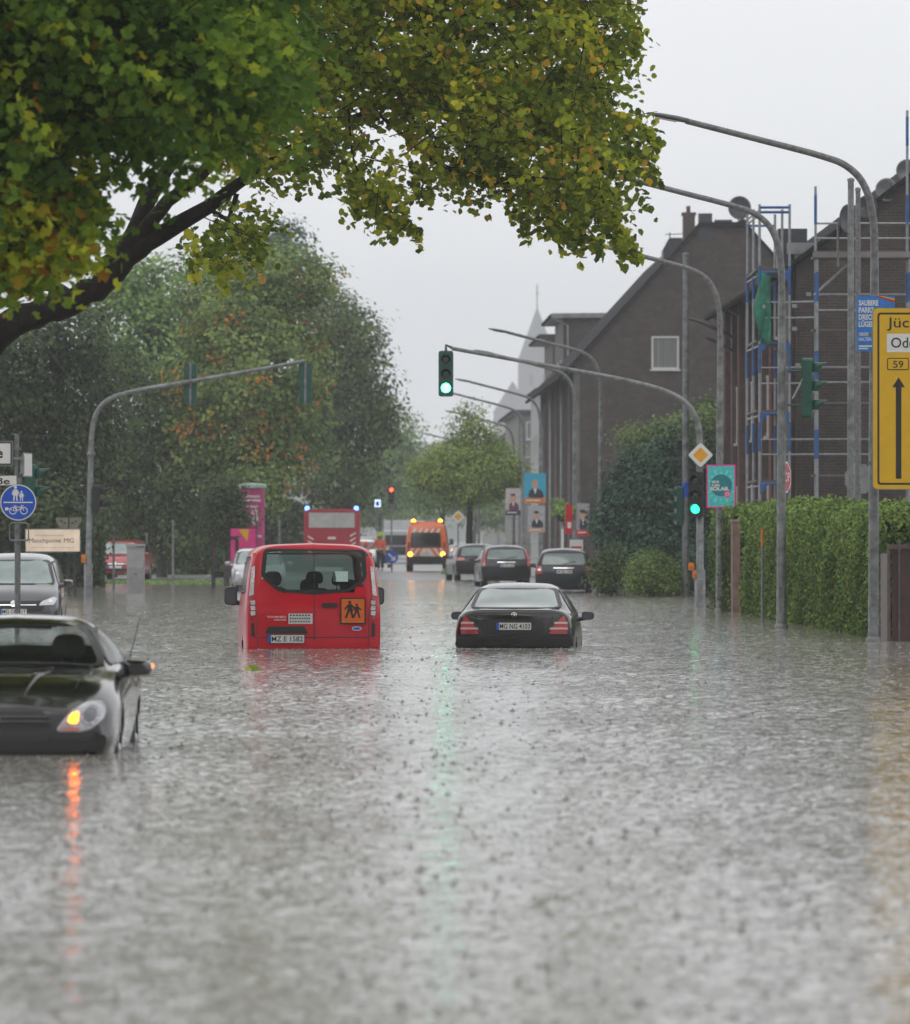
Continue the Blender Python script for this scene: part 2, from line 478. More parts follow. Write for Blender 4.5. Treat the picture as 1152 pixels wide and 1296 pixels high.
# flood water
def water_material():
    m, nt, p = nodes_of('flood_water')
    L = nt.links.new
    tc = nt.nodes.new('ShaderNodeTexCoord')
    def noise(sc, det, stretch=(1, 1, 1)):
        mp = nt.nodes.new('ShaderNodeMapping'); mp.inputs['Scale'].default_value = stretch
        L(tc.outputs['Object'], mp.inputs[0])
        q = nt.nodes.new('ShaderNodeTexNoise'); q.inputs['Scale'].default_value = sc; q.inputs['Detail'].default_value = det; q.inputs['Roughness'].default_value = .6
        L(mp.outputs[0], q.inputs['Vector'])
        return q.outputs['Fac']
    def math_(op, a, b=None):
        q = nt.nodes.new('ShaderNodeMath'); q.operation = op
        for i, s in enumerate((a, b)):
            if s is None: continue
            if isinstance(s, (int, float)): q.inputs[i].default_value = s
            else: L(s, q.inputs[i])
        return q.outputs[0]
    def vec(op, a, b=None, sc=None):
        q = nt.nodes.new('ShaderNodeVectorMath'); q.operation = op
        for k, s in enumerate((a, b)):
            if s is None: continue
            if isinstance(s, tuple): q.inputs[k].default_value = s
            else: L(s, q.inputs[k])
        if sc is not None:
            if isinstance(sc, (int, float)): q.inputs['Scale'].default_value = sc
            else: L(sc, q.inputs['Scale'])
        return q.outputs[1] if op == 'LENGTH' else q.outputs[0]
    # the slope of the rain-beaten surface: choppy ripples at three sizes and the rings round each drop
    def slope(sc, det, amp, stretch=(1, 1, 1)):
        mp = nt.nodes.new('ShaderNodeMapping'); mp.inputs['Scale'].default_value = stretch
        L(tc.outputs['Object'], mp.inputs[0])
        q = nt.nodes.new('ShaderNodeTexNoise'); q.inputs['Scale'].default_value = sc; q.inputs['Detail'].default_value = det; q.inputs['Roughness'].default_value = .6
        L(mp.outputs[0], q.inputs['Vector'])
        return vec('SCALE', vec('SUBTRACT', q.outputs['Color'], (.5, .5, .5)), sc=amp)
    def rings(sc, freq, amp, seed):
        p_ = vec('MULTIPLY_ADD', tc.outputs['Object'], (sc, sc, 0))
        nt.nodes[-1].inputs[2].default_value = (seed, seed * 1.7, 0)
        v = nt.nodes.new('ShaderNodeTexVoronoi'); v.voronoi_dimensions = '2D'; v.inputs['Scale'].default_value = 1
        L(p_, v.inputs['Vector'])
        dv = vec('SUBTRACT', p_, v.outputs['Position'])
        d = v.outputs['Distance']
        sx = nt.nodes.new('ShaderNodeSeparateColor'); L(v.outputs['Color'], sx.inputs[0])
        wv = math_('SINE', math_('ADD', math_('MULTIPLY', d, freq), math_('MULTIPLY', sx.outputs[0], 6.28)))
        fall = math_('MAXIMUM', math_('SUBTRACT', 1.0, math_('MULTIPLY', d, 2.0)), 0.0)
        live = math_('GREATER_THAN', sx.outputs[1], .35)
        return vec('SCALE', vec('NORMALIZE', dv), sc=math_('MULTIPLY', math_('MULTIPLY', wv, math_('MULTIPLY', fall, live)), amp))
    S = slope(5.5, 3, WAVE[0], (.75, 1, 1))
    for q in (slope(.9, 2, WAVE[1], (.4, 1, 1)), slope(28, 2, WAVE[2]), rings(3.2, 30, WAVE[3], 3.1), rings(6.5, 24, WAVE[3], 8.7)):
        S = vec('ADD', S, q)
    S = vec('MULTIPLY', S, (1, 1, 0))
    L(vec('NORMALIZE', vec('ADD', S, (0, 0, 1))), p.inputs['Normal'])
    mud = noise(.12, 4)
    rp = nt.nodes.new('ShaderNodeValToRGB')
    rp.color_ramp.elements[0].position = .35; rp.color_ramp.elements[0].color = (.25, .235, .205, 1)
    rp.color_ramp.elements[1].position = .7; rp.color_ramp.elements[1].color = (.32, .30, .265, 1)
    L(mud, rp.inputs[0]); L(rp.outputs[0], p.inputs['Base Color'])
    p.inputs['Roughness'].default_value = WATER_ROUGH
    p.inputs['IOR'].default_value = 1.34
    return m
WAVE, WATER_ROUGH = (.08, .03, .24, .26), .06
M_WATER = water_material()
def water_sheet():
    """the rain-beaten surface where the street is seen, modelled wave by wave"""
    y, rows = 15.0, []
    while y < 246:
        rows.append(y); y += .018 + .00055 * y
    Y = np.array(rows)[:, None]; NC = 300
    tt = np.linspace(-1, 1, NC)[None, :]
    X = tt * (Y * .073 + 1.6) + road_x(Y) * 0
    Y = np.broadcast_to(Y, X.shape)
    Z = np.zeros_like(X); n = 70
    lam = np.exp(RNG.uniform(math.log(.055), math.log(.22), n)); th = RNG.uniform(0, 2 * PI, n); ph = RNG.uniform(0, 2 * PI, n)
    amp = WAVE_SLOPE * lam / (2 * PI) * math.sqrt(2.0 / n)
    for l_, t_, p_, a_ in zip(lam, th, ph, amp):
        Z += a_ * np.sin((X * math.cos(t_) + Y * math.sin(t_)) * 2 * PI / l_ + p_)
    # calmer and rougher patches
    Z *= .85 + .25 * np.sin(X * .9 + Y * .23 + 1) * np.sin(Y * .31 - X * .4)
    R_, C_ = X.shape
    V = np.stack([X, Y, Z], -1).reshape(-1, 3)
    i = np.arange(R_ - 1)[:, None] * C_ + np.arange(C_ - 1)[None]
    q = np.stack([i, i + 1, i + C_ + 1, i + C_], -1).reshape(-1)
    tag(np_mesh('water', V, q, np.arange(len(q) // 4) * 4, M_WATER, smooth=True), kind='structure')
WAVE_SLOPE = .064
water_sheet()
wb = MB()
wys = list(np.arange(-60, 321, 10)); wus = [-150, -60, -30, -15, 0, 15, 30, 60, 150]
for y in wys:
    for u in wus:
        wb.v.append((road_x(y) + u, float(y), -.06))
for i in range(len(wys) - 1):
    for j in range(len(wus) - 1):
        k = len(wus)
        wb.f.append([i * k + j, i * k + j + 1, (i + 1) * k + j + 1, (i + 1) * k + j]); wb.m.append(0); wb.s.append(True)
tag(wb.build('water', M_WATER), kind='structure')

# rain striking the water: little craters with a jet in the middle, all of it water
def splashes(n):
    V, Lp, St = [], [], []
    prof = [(1.0, 0), (.62, .16), (.45, .30), (.30, .10), (.16, .5), (.05, .8)]
    K = 7
    y = 17 + (150 - 17) * RNG.uniform(0, 1, n) ** 1.5
    half = y * (576 / 8000.0) + 2.5
    x = RNG.uniform(-1, 1, n) * half
    # the rain boils up along the waterline of the two nearest cars and the roadster
    k = 0
    for cx_, y_, w_ in ((-1.83, 89.9, 1.9), (.77, 90.5, 1.8), (-3.2, 45.3, 1.9)):
        for i in range(150):
            x[k] = cx_ + RNG.uniform(-.5, .5) * w_; y[k] = y_ - abs(RNG.normal()) * .5; k += 1
    r = RNG.uniform(.010, .028, n) * np.where(RNG.uniform(0, 1, n) < .15, 1.6, 1)
    h = r * RNG.uniform(.5, 1.2, n)
    ang = np.arange(K) * 2 * PI / K
    rings_ = [np.stack([x[:, None] + r[:, None] * pr * np.cos(ang), y[:, None] + r[:, None] * pr * np.sin(ang), np.broadcast_to((h * ph - .001)[:, None], (n, K))], -1) for pr, ph in prof]
    V = np.stack(rings_, 1).reshape(-1, 3)
    per = len(prof) * K
    f = []
    for i in range(len(prof) - 1):
        for k in range(K):
            f.append((i * K + k, i * K + (k + 1) % K, (i + 1) * K + (k + 1) % K, (i + 1) * K + k))
    f = np.array(f).ravel()
    loops = (np.arange(n)[:, None] * per + f[None]).ravel()
    starts = np.arange(len(loops) // 4) * 4
    return np_mesh('rain_splashes', V, loops, starts, mat('splash_water', (.15, .145, .13), .12, nz=None, spec=.4), smooth=True)
tag(splashes(9000), 'small craters and jets where raindrops strike the grey flood water', 'rain splashes', kind='stuff')

# the rainy air
def haze():
    b = MB(); b.box((0, 1760, 67), (1600, 3760, 137))
    m = bpy.data.materials.new('haze'); m.use_nodes = True
    nt = m.node_tree; nt.nodes.remove(nt.nodes['Principled BSDF'])
    v = nt.nodes.new('ShaderNodeVolumePrincipled')
    v.inputs['Color'].default_value = (.93, .96, 1, 1); v.inputs['Density'].default_value = .00032; v.inputs['Anisotropy'].default_value = .1
    nt.links.new(v.outputs[0], nt.nodes['Material Output'].inputs['Volume'])
    m.cycles.homogeneous_volume = True if hasattr(m.cycles, 'homogeneous_volume') else None
    o = b.build('haze', m)
    return tag(o, kind='stuff')
haze()

# ================================================================ vehicles: one generator of smooth car bodies
def pchip(P, sub):
    """dense monotone interpolation of an array along its first axis"""
    P = np.asarray(P, float); n = len(P)
    d = P[1:] - P[:-1]
    m = np.zeros_like(P)
    a, b = d[:-1], d[1:]
    with np.errstate(all='ignore'):
        h = np.where(a * b > 0, 2 * a * b / (a + b), 0)
    m[1:-1] = np.nan_to_num(h); m[0] = d[0]; m[-1] = d[-1]
    out = []
    for i in range(n - 1):
        for k in range(sub):
            t = k / sub
            out.append((2 * t**3 - 3 * t**2 + 1) * P[i] + (t**3 - 2 * t**2 + t) * m[i] + (-2 * t**3 + 3 * t**2) * P[i + 1] + (t**3 - t**2) * m[i + 1])
    out.append(P[-1])
    return np.array(out)
def clip_convex(poly, win):
    """Sutherland-Hodgman: poly cut by the convex polygon win (counter-clockwise)"""
    out = list(poly)
    for i in range(len(win)):
        a, b = win[i], win[(i + 1) % len(win)]
        ex, ey = b[0] - a[0], b[1] - a[1]
        inp, out = out, []
        if not inp: return []
        for j in range(len(inp)):
            p, q = inp[j], inp[(j + 1) % len(inp)]
            sp_ = ex * (p[1] - a[1]) - ey * (p[0] - a[0]); sq = ex * (q[1] - a[1]) - ey * (q[0] - a[0])
            if sp_ >= 0: out.append(p)
            if sp_ * sq < 0:
                t = sp_ / (sp_ - sq)
                out.append((p[0] + (q[0] - p[0]) * t, p[1] + (q[1] - p[1]) * t))
    return out
def ccw(poly):
    a = sum(poly[i - 1][0] * poly[i][1] - poly[i][0] * poly[i - 1][1] for i in range(len(poly)))
    return list(poly) if a > 0 else list(poly)[::-1]
def inside(p, poly):
    c = False
    for i in range(len(poly)):
        a, b = poly[i - 1], poly[i]
        if (a[1] > p[1]) != (b[1] > p[1]) and p[0] < (b[0] - a[0]) * (p[1] - a[1]) / (b[1] - a[1]) + a[0]:
            c = not c
    return c
def grow(poly, d):
    cx = sum(p[0] for p in poly) / len(poly); cy_ = sum(p[1] for p in poly) / len(poly)
    out = []
    for x, y in poly:
        v = Vector((x - cx, y - cy_)); l = max(v.length, 1e-4)
        out.append((x + v.x / l * d * 1.3, y + v.y / l * d * 1.3))
    return out
AX = {'r': (Vector((0, 1, 0)), lambda a, b: Vector((a, -4, b))), 'f': (Vector((0, -1, 0)), lambda a, b: Vector((a, 14, b))),
      'R': (Vector((-1, 0, 0)), lambda a, b: Vector((4, a, b))), 'L': (Vector((1, 0, 0)), lambda a, b: Vector((-4, a, b))),
      't': (Vector((0, 0, -1)), lambda a, b: Vector((a, b, 8)))}
class Car:
    def __init__(self, root, rows, bulge=(.09, .08), sub=6):
        self.root = root
        G = np.array([[(p[0], row[0] + (p[2] if len(p) > 2 else 0), p[1]) for p in row[1:]] for row in rows])
        D = pchip(G, sub)
        D = np.swapaxes(pchip(np.swapaxes(D, 0, 1), sub), 0, 1)
        nr, nc = D.shape[:2]
        full = np.concatenate([D, (D[:, ::-1][:, 1:]) * np.array([-1, 1, 1])], 1)
        V = [Vector(q) for q in full.reshape(-1, 3)]
        w_ = full.shape[1]
        Fs = []
        for i in range(nr - 1):
            for j in range(w_ - 1):
                Fs.append((i * w_ + j, (i + 1) * w_ + j, (i + 1) * w_ + j + 1, i * w_ + j + 1))
        for row, sg, bl in ((0, -1, bulge[0]), (nr - 1, 1, bulge[1])):
            xm = max(D[row, :, 0]); N = 12; grid = []
            for k in range(nc - 1):
                q = D[row, k]; line = []
                for t in range(N + 1):
                    u = 1 - 2 * t / N
                    if t == 0: line.append(row * w_ + k)
                    elif t == N: line.append(row * w_ + (w_ - 1 - k))
                    else:
                        V.append(Vector((q[0] * u, q[1] + sg * bl * (1 - u * u) * (q[0] / xm) ** 2, q[2]))); line.append(len(V) - 1)
                grid.append(line)
            top = row * w_ + nc - 1
            for k in range(nc - 2):
                for t in range(N):
                    f = (grid[k][t], grid[k + 1][t], grid[k + 1][t + 1], grid[k][t + 1])
                    Fs.append(f if sg < 0 else f[::-1])
            for t in range(N):
                f = (grid[-1][t], top, grid[-1][t + 1])
                Fs.append(f if sg < 0 else f[::-1])
        self.V, self.F = V, Fs
        self.bvh = BVHTree.FromPolygons(V, Fs)
        self.cuts = []
    def hit(self, ax, a, b, off):
        d, org = AX[ax]
        o = org(a, b)
        r = self.bvh.ray_cast(o, d)
        if r[0] is None:
            q = self.bvh.find_nearest(o + d * 4)
            k = {'r': 1, 'f': 1, 'R': 0, 'L': 0, 't': 2}[ax]
            p = o.copy(); p[k] = q[0][k]
            return p - d * off
        nn = r[1] if r[1].dot(d) < 0 else -r[1]
        return r[0] + nn * off
    def patch(self, poly, ax, off=.004, cell=.06, mi=0, skirt=.012, mb=None):
        mb = mb or MB()
        poly = ccw(poly)
        x0, x1 = min(p[0] for p in poly), max(p[0] for p in poly); y0, y1 = min(p[1] for p in poly), max(p[1] for p in poly)
        nx, ny = max(1, math.ceil((x1 - x0) / cell)), max(1, math.ceil((y1 - y0) / cell))
        idx, vs, fs = {}, [], []
        def vid(p):
            k = (round(p[0], 4), round(p[1], 4))
            if k not in idx:
                idx[k] = len(vs); vs.append(self.hit(ax, p[0], p[1], off))
            return idx[k]
        for i in range(nx):
            for j in range(ny):
                a, b = x0 + (x1 - x0) * i / nx, x0 + (x1 - x0) * (i + 1) / nx
                c, e = y0 + (y1 - y0) * j / ny, y0 + (y1 - y0) * (j + 1) / ny
                q = clip_convex([(a, c), (b, c), (b, e), (a, e)], poly)
                ids = []
                for p in q:
                    k = vid(p)
                    if k not in ids: ids.append(k)
                if len(ids) > 2: fs.append(ids)
        dd = AX[ax][0]
        tot = sum(((vs[f[1]] - vs[f[0]]).cross(vs[f[2]] - vs[f[0]]).dot(dd) for f in fs), 0)
        if tot > 0: fs = [f[::-1] for f in fs]
        mb.add(vs, fs, mi, True)
        if skirt:
            ed = {}
            for f in fs:
                for i in range(len(f)):
                    e_ = (f[i - 1], f[i]); k = tuple(sorted(e_)); ed[k] = None if k in ed else e_
            d = AX[ax][0]
            for k, e_ in ed.items():
                if e_:
                    a, b = vs[e_[0]], vs[e_[1]]
                    mb.add([a, b, b + d * skirt, a + d * skirt], [(0, 1, 2, 3)], mi)
        return mb
    def ring(self, inner, outer, ax, off=.005, mi=0, mb=None):
        mb = mb or MB()
        def dens(poly):
            out = []
            for i in range(len(poly)):
                for t in (0, .25, .5, .75):
                    a, b = poly[i], poly[(i + 1) % len(poly)]
                    out.append((a[0] + (b[0] - a[0]) * t, a[1] + (b[1] - a[1]) * t))
            return out
        I, O = dens(inner), dens(outer); n = len(I)
        vs = [self.hit(ax, *p, off) for p in I] + [self.hit(ax, *p, off) for p in O]
        mb.add(vs, [(i, (i + 1) % n, n + (i + 1) % n, n + i) for i in range(n)], mi, True)
        return mb
    def mir(self, poly, ax):
        return ([(-a, b) for a, b in poly], ax) if ax in 'rft' else (poly, {'R': 'L', 'L': 'R'}[ax])
    def part(self, name, poly, ax, m, mirror=False, parent=None, **k):
        o = []
        for q, a in [(poly, ax)] + ([self.mir(poly, ax)] if mirror else []):
            o.append(self.patch(q, a, **k).build(name, m, parent or self.root))
        return o
    def window(self, poly, ax, m, mirror=False, cut=True, rim=.03, name='window', rimmat=None, trim=True):
        o = []
        for q, a in [(poly, ax)] + ([self.mir(poly, ax)] if mirror else []):
            if cut: self.cuts.append((grow(q, rim * .45), a))
            ob = self.patch(q, a, off=.002 if cut else .006, skirt=0, cell=.045).build(name, m, self.root)
            if trim:
                self.ring(grow(q, -.012), grow(q, rim), a, .009).build('window_seal', rimmat or M_RUBBER, ob)
            o.append(ob)
        return o
    def body(self, mats, name='body'):
        mb = MB(); drop = set()
        for poly, ax in self.cuts:
            d = AX[ax][0]
            i0, i1 = {'r': (0, 2), 'f': (0, 2), 'R': (1, 2), 'L': (1, 2), 't': (0, 1)}[ax]
            for k, f in enumerate(self.F):
                if k in drop: continue
                c = sum((self.V[i] for i in f), Vector()) / len(f)
                n = (self.V[f[1]] - self.V[f[0]]).cross(self.V[f[2]] - self.V[f[0]])
                if n.length > 0 and abs(n.normalized().dot(d)) > .12 and inside((c[i0], c[i1]), poly):
                    if ax in 'RL' and c[0] * d[0] > 0: continue
                    if ax in 'rf':
                        r = self.bvh.ray_cast(AX[ax][1](c[0], c[2]), d)
                        if r[0] is not None and (r[0] - c).length > .15: continue
                    drop.add(k)
        mb.add(self.V, [f for k, f in enumerate(self.F) if k not in drop], 0, True)
        return mb.build(name, mats, self.root)
    def wheels(self, ys, half, r=.31, wd=.2, arch=True, dz=0):
        for y in ys:
            for sx in (-1, 1):
                t = MB(); x = sx * (half - wd / 2 - .02)
                prof = [(r * .62, -wd / 2), (r * .9, -wd / 2), (r, -wd * .32), (r, wd * .32), (r * .9, wd / 2), (r * .62, wd / 2)]
                t.lathe(prof, (x, y, r + dz), 28, axis='x')
                wh = t.build('wheel', M_RUBBER, self.root)
                q = MB()
                q.lathe([(r * .66, -.01 * sx), (r * .6, .0), (r * .56, -.05 * sx)], (x + sx * wd * .42, y, r + dz), 28, axis='x')
                for k in range(5):
                    a = 2 * PI * k / 5
                    q.box((x + sx * wd * .40, y + math.cos(a) * r * .3, r + dz + math.sin(a) * r * .3), (.02, r * .6, r * .17), rot=Matrix.Rotation(a, 3, 'X'))
                q.lathe([(r * .16, 0), (r * .12, .02 * sx), (0.001, .025 * sx)], (x + sx * wd * .42, y, r + dz), 12, axis='x')
                q.build('rim', M_RIM, wh)
                l = MB(); l.lathe([(0.001, 0), (r * 1.12, 0)], (x - sx * .12, y, r + dz), 20, axis='x'); l.build('wheel_arch', M_DARK, self.root)
                if arch:
                    ax = 'R' if sx > 0 else 'L'
                    circ = [(y + r * 1.1 * math.cos(a), r + dz + r * 1.1 * math.sin(a)) for a in np.arange(0, 2 * PI, PI / 12)]
                    self.cuts.append((circ, ax))
def mirror_part(root, x, y, z, body, glass, facing=1, w=.2, h=.15, arm=.1, back=None):
    """door mirror: pod, arm and glass; facing=+1 shows the glass towards -y (rear)"""
    for sx in (-1, 1):
        p = MB()
        prof = rpoly([(-w / 2, -h / 2), (w / 2, -h * .42), (w / 2, h * .42), (-w / 2, h / 2)], .05, 4)
        cxm = sx * (x + arm + w / 2)
        lv = [(1, 0), (1.03, .05), (.9, .10), (.55, .14)]
        vs = []
        for k, dy in lv:
            vs += [(cxm + sx * a * k, y + dy, z + b * k) for a, b in prof]
        n = len(prof)
        fs = [(i * n + j, i * n + (j + 1) % n, (i + 1) * n + (j + 1) % n, (i + 1) * n + j) for i in range(len(lv) - 1) for j in range(n)]
        p.add(vs, fs, 0, True); p.add(vs[-n:], [tuple(range(n))], 0); p.add(vs[:n], [tuple(range(n))[::-1]], 0)
        p.tube([(sx * (x - .08), y + .07, z - h * .42), (sx * (x + arm + .05), y + .06, z - h * .3)], [.045, .03], 8)
        ob = p.build('door_mirror', back or body, root)
        q = MB(); q.flat([(cxm + sx * a * .86, b * .86 + z) for a, b in prof], y - .004, 0); q.build('mirror_glass', glass, ob)
def plate(root, x, z, y, text, w=.52, h=.11, lean=0, parent=None, both=True, flip=False):
    """number plate: white sheet, blue strip, black letters"""
    b = MB()
    b.add([(0, 0, 0)], [], 0)
    b.box((0, .006, 0), (w, .012, h), 3)
    b.rect(-w / 2 + .006, -h / 2 + .006, w / 2 - .006, h / 2 - .006, -.002, 0, .012)
    b.rect(-w / 2 + .006, -h / 2 + .006, -w / 2 + .05, h / 2 - .006, -.004, 1)
    if text:
        b.text(text, -w / 2 + .06, -.034, .07, -.004, 2, width=w - .085, bold=.012)
    o = b.build('number_plate', [M_WHITE, M_BLUE, M_BLACK, M_DARK], parent or root)
    o.location = (x, y, z); o.rotation_euler = (lean, 0, PI if flip else 0)
    return o

M_RUBBER = mat('black_rubber', (.012, .012, .013), .45, nz=(30, .3))
M_DARK = mat('black_plastic', (.02, .02, .022), .4, nz=(20, .3))
M_BLACK = mat('black_print', (.015, .015, .016), .5, nz=None)
M_WHITE = mat('white_print', (.74, .74, .73), .35, nz=(30, .06))
M_BLUE = mat('blue_print', (.01, .10, .50), .35, nz=(30, .1))
M_RIM = mat('alloy', (.45, .46, .47), .3, 1.0, nz=(10, .2))
M_CHROME = mat('chrome', (.75, .76, .78), .12, 1.0, nz=None)
M_SEAT = mat('seat_fabric', (.035, .037, .042), .9, nz=(60, .3))
M_REDLENS = mat('red_lens', (.42, .006, .012), .12, nz=(40, .2), coat=1)
M_CLEARLENS = mat('clear_lens', (.62, .64, .66), .1, .2, nz=(30, .25), coat=1)
M_AMBERLENS = mat('amber_lens', (.75, .22, .01), .15, nz=(30, .15), coat=1)
M_MIRROR = mat('mirror_glass', (.10, .11, .12), .08, .6, nz=None)
M_GLASS = glass_mat('tinted_glass', (.42, .48, .47), .80)
M_GLASS2 = glass_mat('clear_glass', (.9, .95, .94), .93)
M_WETSCREEN = glass_mat('wet_windscreen', (.80, .88, .85), .55)
_nt = M_WETSCREEN.node_tree; _tr = _nt.nodes.new('ShaderNodeBsdfTranslucent'); _tr.inputs[0].default_value = (.34, .44, .41, 1)
_nt.links.new(_tr.outputs[0], [n for n in _nt.nodes if n.type == 'MIX_SHADER'][0].inputs[1])
M_DGLASS = glass_mat('dark_glass', (.12, .15, .15), .25)
M_MIST = mat('steamed_glass', (.17, .23, .225), .12, nz=(3, .22), coat=.8, bump=(90, .12, .004))
M_AMBERLIT = mat('amber_lit', (1, .45, .05), .3, nz=None, emis=6, ecol=(1, .12, .006))
M_RED = mat('red_paint', (.62, .003, .02), .3, .0, nz=(2, .1), coat=.35, spec=.25, bump=(170, .10, .003))
M_GREY = mat('dark_grey_paint', (.013, .0115, .0125), .18, .25, nz=(3, .15), coat=1, spec=.5, bump=(170, .10, .003))
M_SEDAN = mat('black_paint', (.008, .009, .009), .24, .2, nz=(3, .15), coat=.7, spec=.4, bump=(170, .10, .003))

def seats(root, rows, xs, z0=.45, h=.75, wd=.5, m=None):
    for y in rows:
        for x in xs:
            b = MB()
            b.add(*loft_pad(x, y, z0, wd, h), 0, True)
            b.box((x, y + .28, z0 + .05), (wd, .5, .16))
            hr = MB(); hr.add(*loft_pad(x, y + .0, z0 + h + .06, .27, .18), 0, True)
            hr.tube([(x - .05, y, z0 + h - .02), (x - .05, y, z0 + h + .08)], .008, 6); hr.tube([(x + .05, y, z0 + h - .02), (x + .05, y, z0 + h + .08)], .008, 6)
            s = b.build('seat', m or M_SEAT, root)
            hr.build('headrest', m or M_SEAT, s)
def loft_pad(x, y, z, wd, h):
    p = rpoly([(-wd / 2, 0), (wd / 2, 0), (wd * .42, h), (-wd * .42, h)], .08, 4)
    n = len(p); vs = []
    for k, dy in ((.9, -.07), (1, -.03), (1, .04), (.88, .08)):
        vs += [(x + a * k, y + dy - b * .18, z + h / 2 + (b - h / 2) * k) for a, b in p]
    fs = [(i * n + j, i * n + (j + 1) % n, (i + 1) * n + (j + 1) % n, (i + 1) * n + j) for i in range(3) for j in range(n)]
    return vs, fs + [tuple(range(n))[::-1], tuple(range(3 * n, 4 * n))]

# ---- the red minibus, stalled in the middle of the street
VAN = [(0, (.90, .32, .03), (.93, .55, 0), (.925, .95, .02), (.90, 1.30, .09), (.79, 1.86, .25), (.55, 1.965, .30), (0, 1.99, .31)),
       (.10, (.93, .30), (.96, .55), (.965, .95, .02), (.94, 1.30, .08), (.83, 1.87, .25), (.57, 1.98, .32), (0, 2.005, .33)),
       (1.0, (.95, .28), (.99, .55), (.99, .95), (.965, 1.28), (.86, 1.87), (.6, 1.985), (0, 2.01)),
       (3.0, (.95, .28), (.99, .55), (.99, .95), (.96, 1.26), (.85, 1.86), (.6, 1.975), (0, 2.0)),
       (3.6, (.94, .28), (.985, .55), (.985, .95), (.95, 1.22), (.81, 1.80), (.57, 1.92), (0, 1.95)),
       (4.45, (.92, .28), (.96, .5), (.95, .85), (.90, 1.12), (.76, 1.22), (.5, 1.27), (0, 1.29)),
       (4.85, (.84, .3), (.89, .5), (.87, .75), (.79, .95), (.68, 1.02), (.45, 1.05), (0, 1.06)),
       (4.97, (.74, .32), (.78, .48), (.76, .68), (.68, .84), (.58, .9), (.4, .92), (0, .93))]
def vloc(cx, s, zb):
    return lambda px, py: ((px - cx) / s, CH + (HY - py) / s - zb)
def minibus():
    s = 88.5; cx = 396.5
    zb = -.5
    t = thing('minibus', 'red minibus stalled in the flood, orange children sign on its rear door', 'minibus', (W(cx, 0, s)[0], F / s, zb), R(3.3))
    c = Car(t, VAN, (.05, .08))
    q = vloc(cx, s, zb)
    win = [q(*p) for p in ((338, 696.5), (460, 698), (461, 733), (440, 747.5), (397, 748.5), (356, 747.5), (334.5, 730))]
    win = rpoly(win, .07, 4)
    c.window(win, 'r', M_GLASS, rim=.035, name='rear_window')
    c.window(rpoly([(-.80, 1.30), (.80, 1.30), (.72, 1.84), (-.72, 1.84)], .1), 'f', M_WETSCREEN, rim=.03, name='windscreen')
    for y0, y1 in ((.55, 1.6), (1.72, 2.75), (2.9, 3.75)):
        tp = 1.78 if y1 < 3 else 1.70
        c.window(rpoly([(y0, 1.31), (y1 + (.25 if y1 > 3 else 0), 1.31), (y1 - (.12 if y1 > 3 else 0), tp), (y0 + (.05), tp)], .07), 'R', M_GLASS, True, rim=.025, name='side_window')
    # tail lamps: a tall clear upper strip over a red and clear lower block
    for sx in (-1, 1):
        up = [(sx * .85, 1.27), (sx * .905, 1.25), (sx * .865, 1.66), (sx * .825, 1.68)]
        lo = [(sx * .84, .93), (sx * .885, .90), (sx * .92, 1.24), (sx * .845, 1.27), (sx * .80, 1.05)]
        o = c.patch(ccw(lo), 'r', .012, .05, 0).build('tail_lamp', M_REDLENS, t)
        c.patch(ccw(up), 'r', .010, .05, 0).build('upper_lens', M_CLEARLENS, o)
        b = MB()
        for k in range(3):
            z = .98 + k * .075
            c.patch(ccw([(sx * .825, z), (sx * .885, z - .01), (sx * .895, z + .05), (sx * .83, z + .055)]), 'r', .018, .05, 0, mb=b)
        b.build('clear_lens', M_CLEARLENS, o)
        c.patch(ccw([(sx * .83, .66), (sx * .885, .68), (sx * .885, .86), (sx * .845, .88)]), 'r', .008, .05).build('corner_vent', M_DARK, t)
        m = MB(); m.box((sx * .83, .33, 1.845), (.055, .05, .055)); m.build('marker_lamp', M_AMBERLENS, t, bevel=.01)
    # door joint, lower seam, handle, plate recess
    b = MB()
    c.patch([(.012, .62), (.024, .62), (.024, 1.98), (.012, 1.98)], 'r', .003, .05, mb=b, skirt=0)
    c.patch([(-.79, .655), (.79, .655), (.79, .667), (-.79, .667)], 'r', .003, .05, mb=b, skirt=0)
    for sx in (-1, 1):
        c.patch(ccw([(sx * .79, .4), (sx * .80, .4), (sx * .80, 1.0), (sx * .79, 1.0)]), 'r', .003, .05, mb=b, skirt=0)
    b.build('door_gap', M_DARK, t)
    c.part('door_handle', rpoly([q(407, 763.5), q(427, 763.5), q(427, 769), q(407, 769)], .03), 'r', M_DARK, off=.03, skirt=.03)
    c.part('plate_lamp_strip', [q(335, 801.5), q(340, 793), q(385, 793), q(390, 801.5)], 'r', M_DARK, off=.02, skirt=.03)
    x, z = q(362, 808.6)
    plate(t, x, z, -.075, 'MZ E 1582', .53, .125, R(-2))
    o = MB()
    x0, z1 = q(430.5, 756.3); x1, z0 = q(463, 790)
    o.rect(x0, z0, x1, z1, -.046, 0, .015); o.rect(x0 + .02, z0 + .02, x1 - .02, z1 - .02, -.049, 1)
    # two walking children
    def child(cx_, cz, k):
        o.disc((cx_, cz + .15 * k), .026 * k, -.052, 0)
        P = lambda pts: o.flat([(cx_ + a * k, cz + b * k) for a, b in pts], -.052, 0)
        P([(-.03, .12), (.03, .12), (.045, 0), (-.045, 0)])
        P([(-.04, .005), (-.0, .005), (-.055, -.13), (-.09, -.12)]); P([(0, .005), (.04, .005), (.075, -.12), (.04, -.13)])
        P([(-.03, .115), (-.02, .08), (-.085, .02), (-.1, .04)]); P([(.03, .115), (.02, .08), (.08, .03), (.095, .05)])
    mx_, mz_ = (x0 + x1) / 2, (z0 + z1) / 2
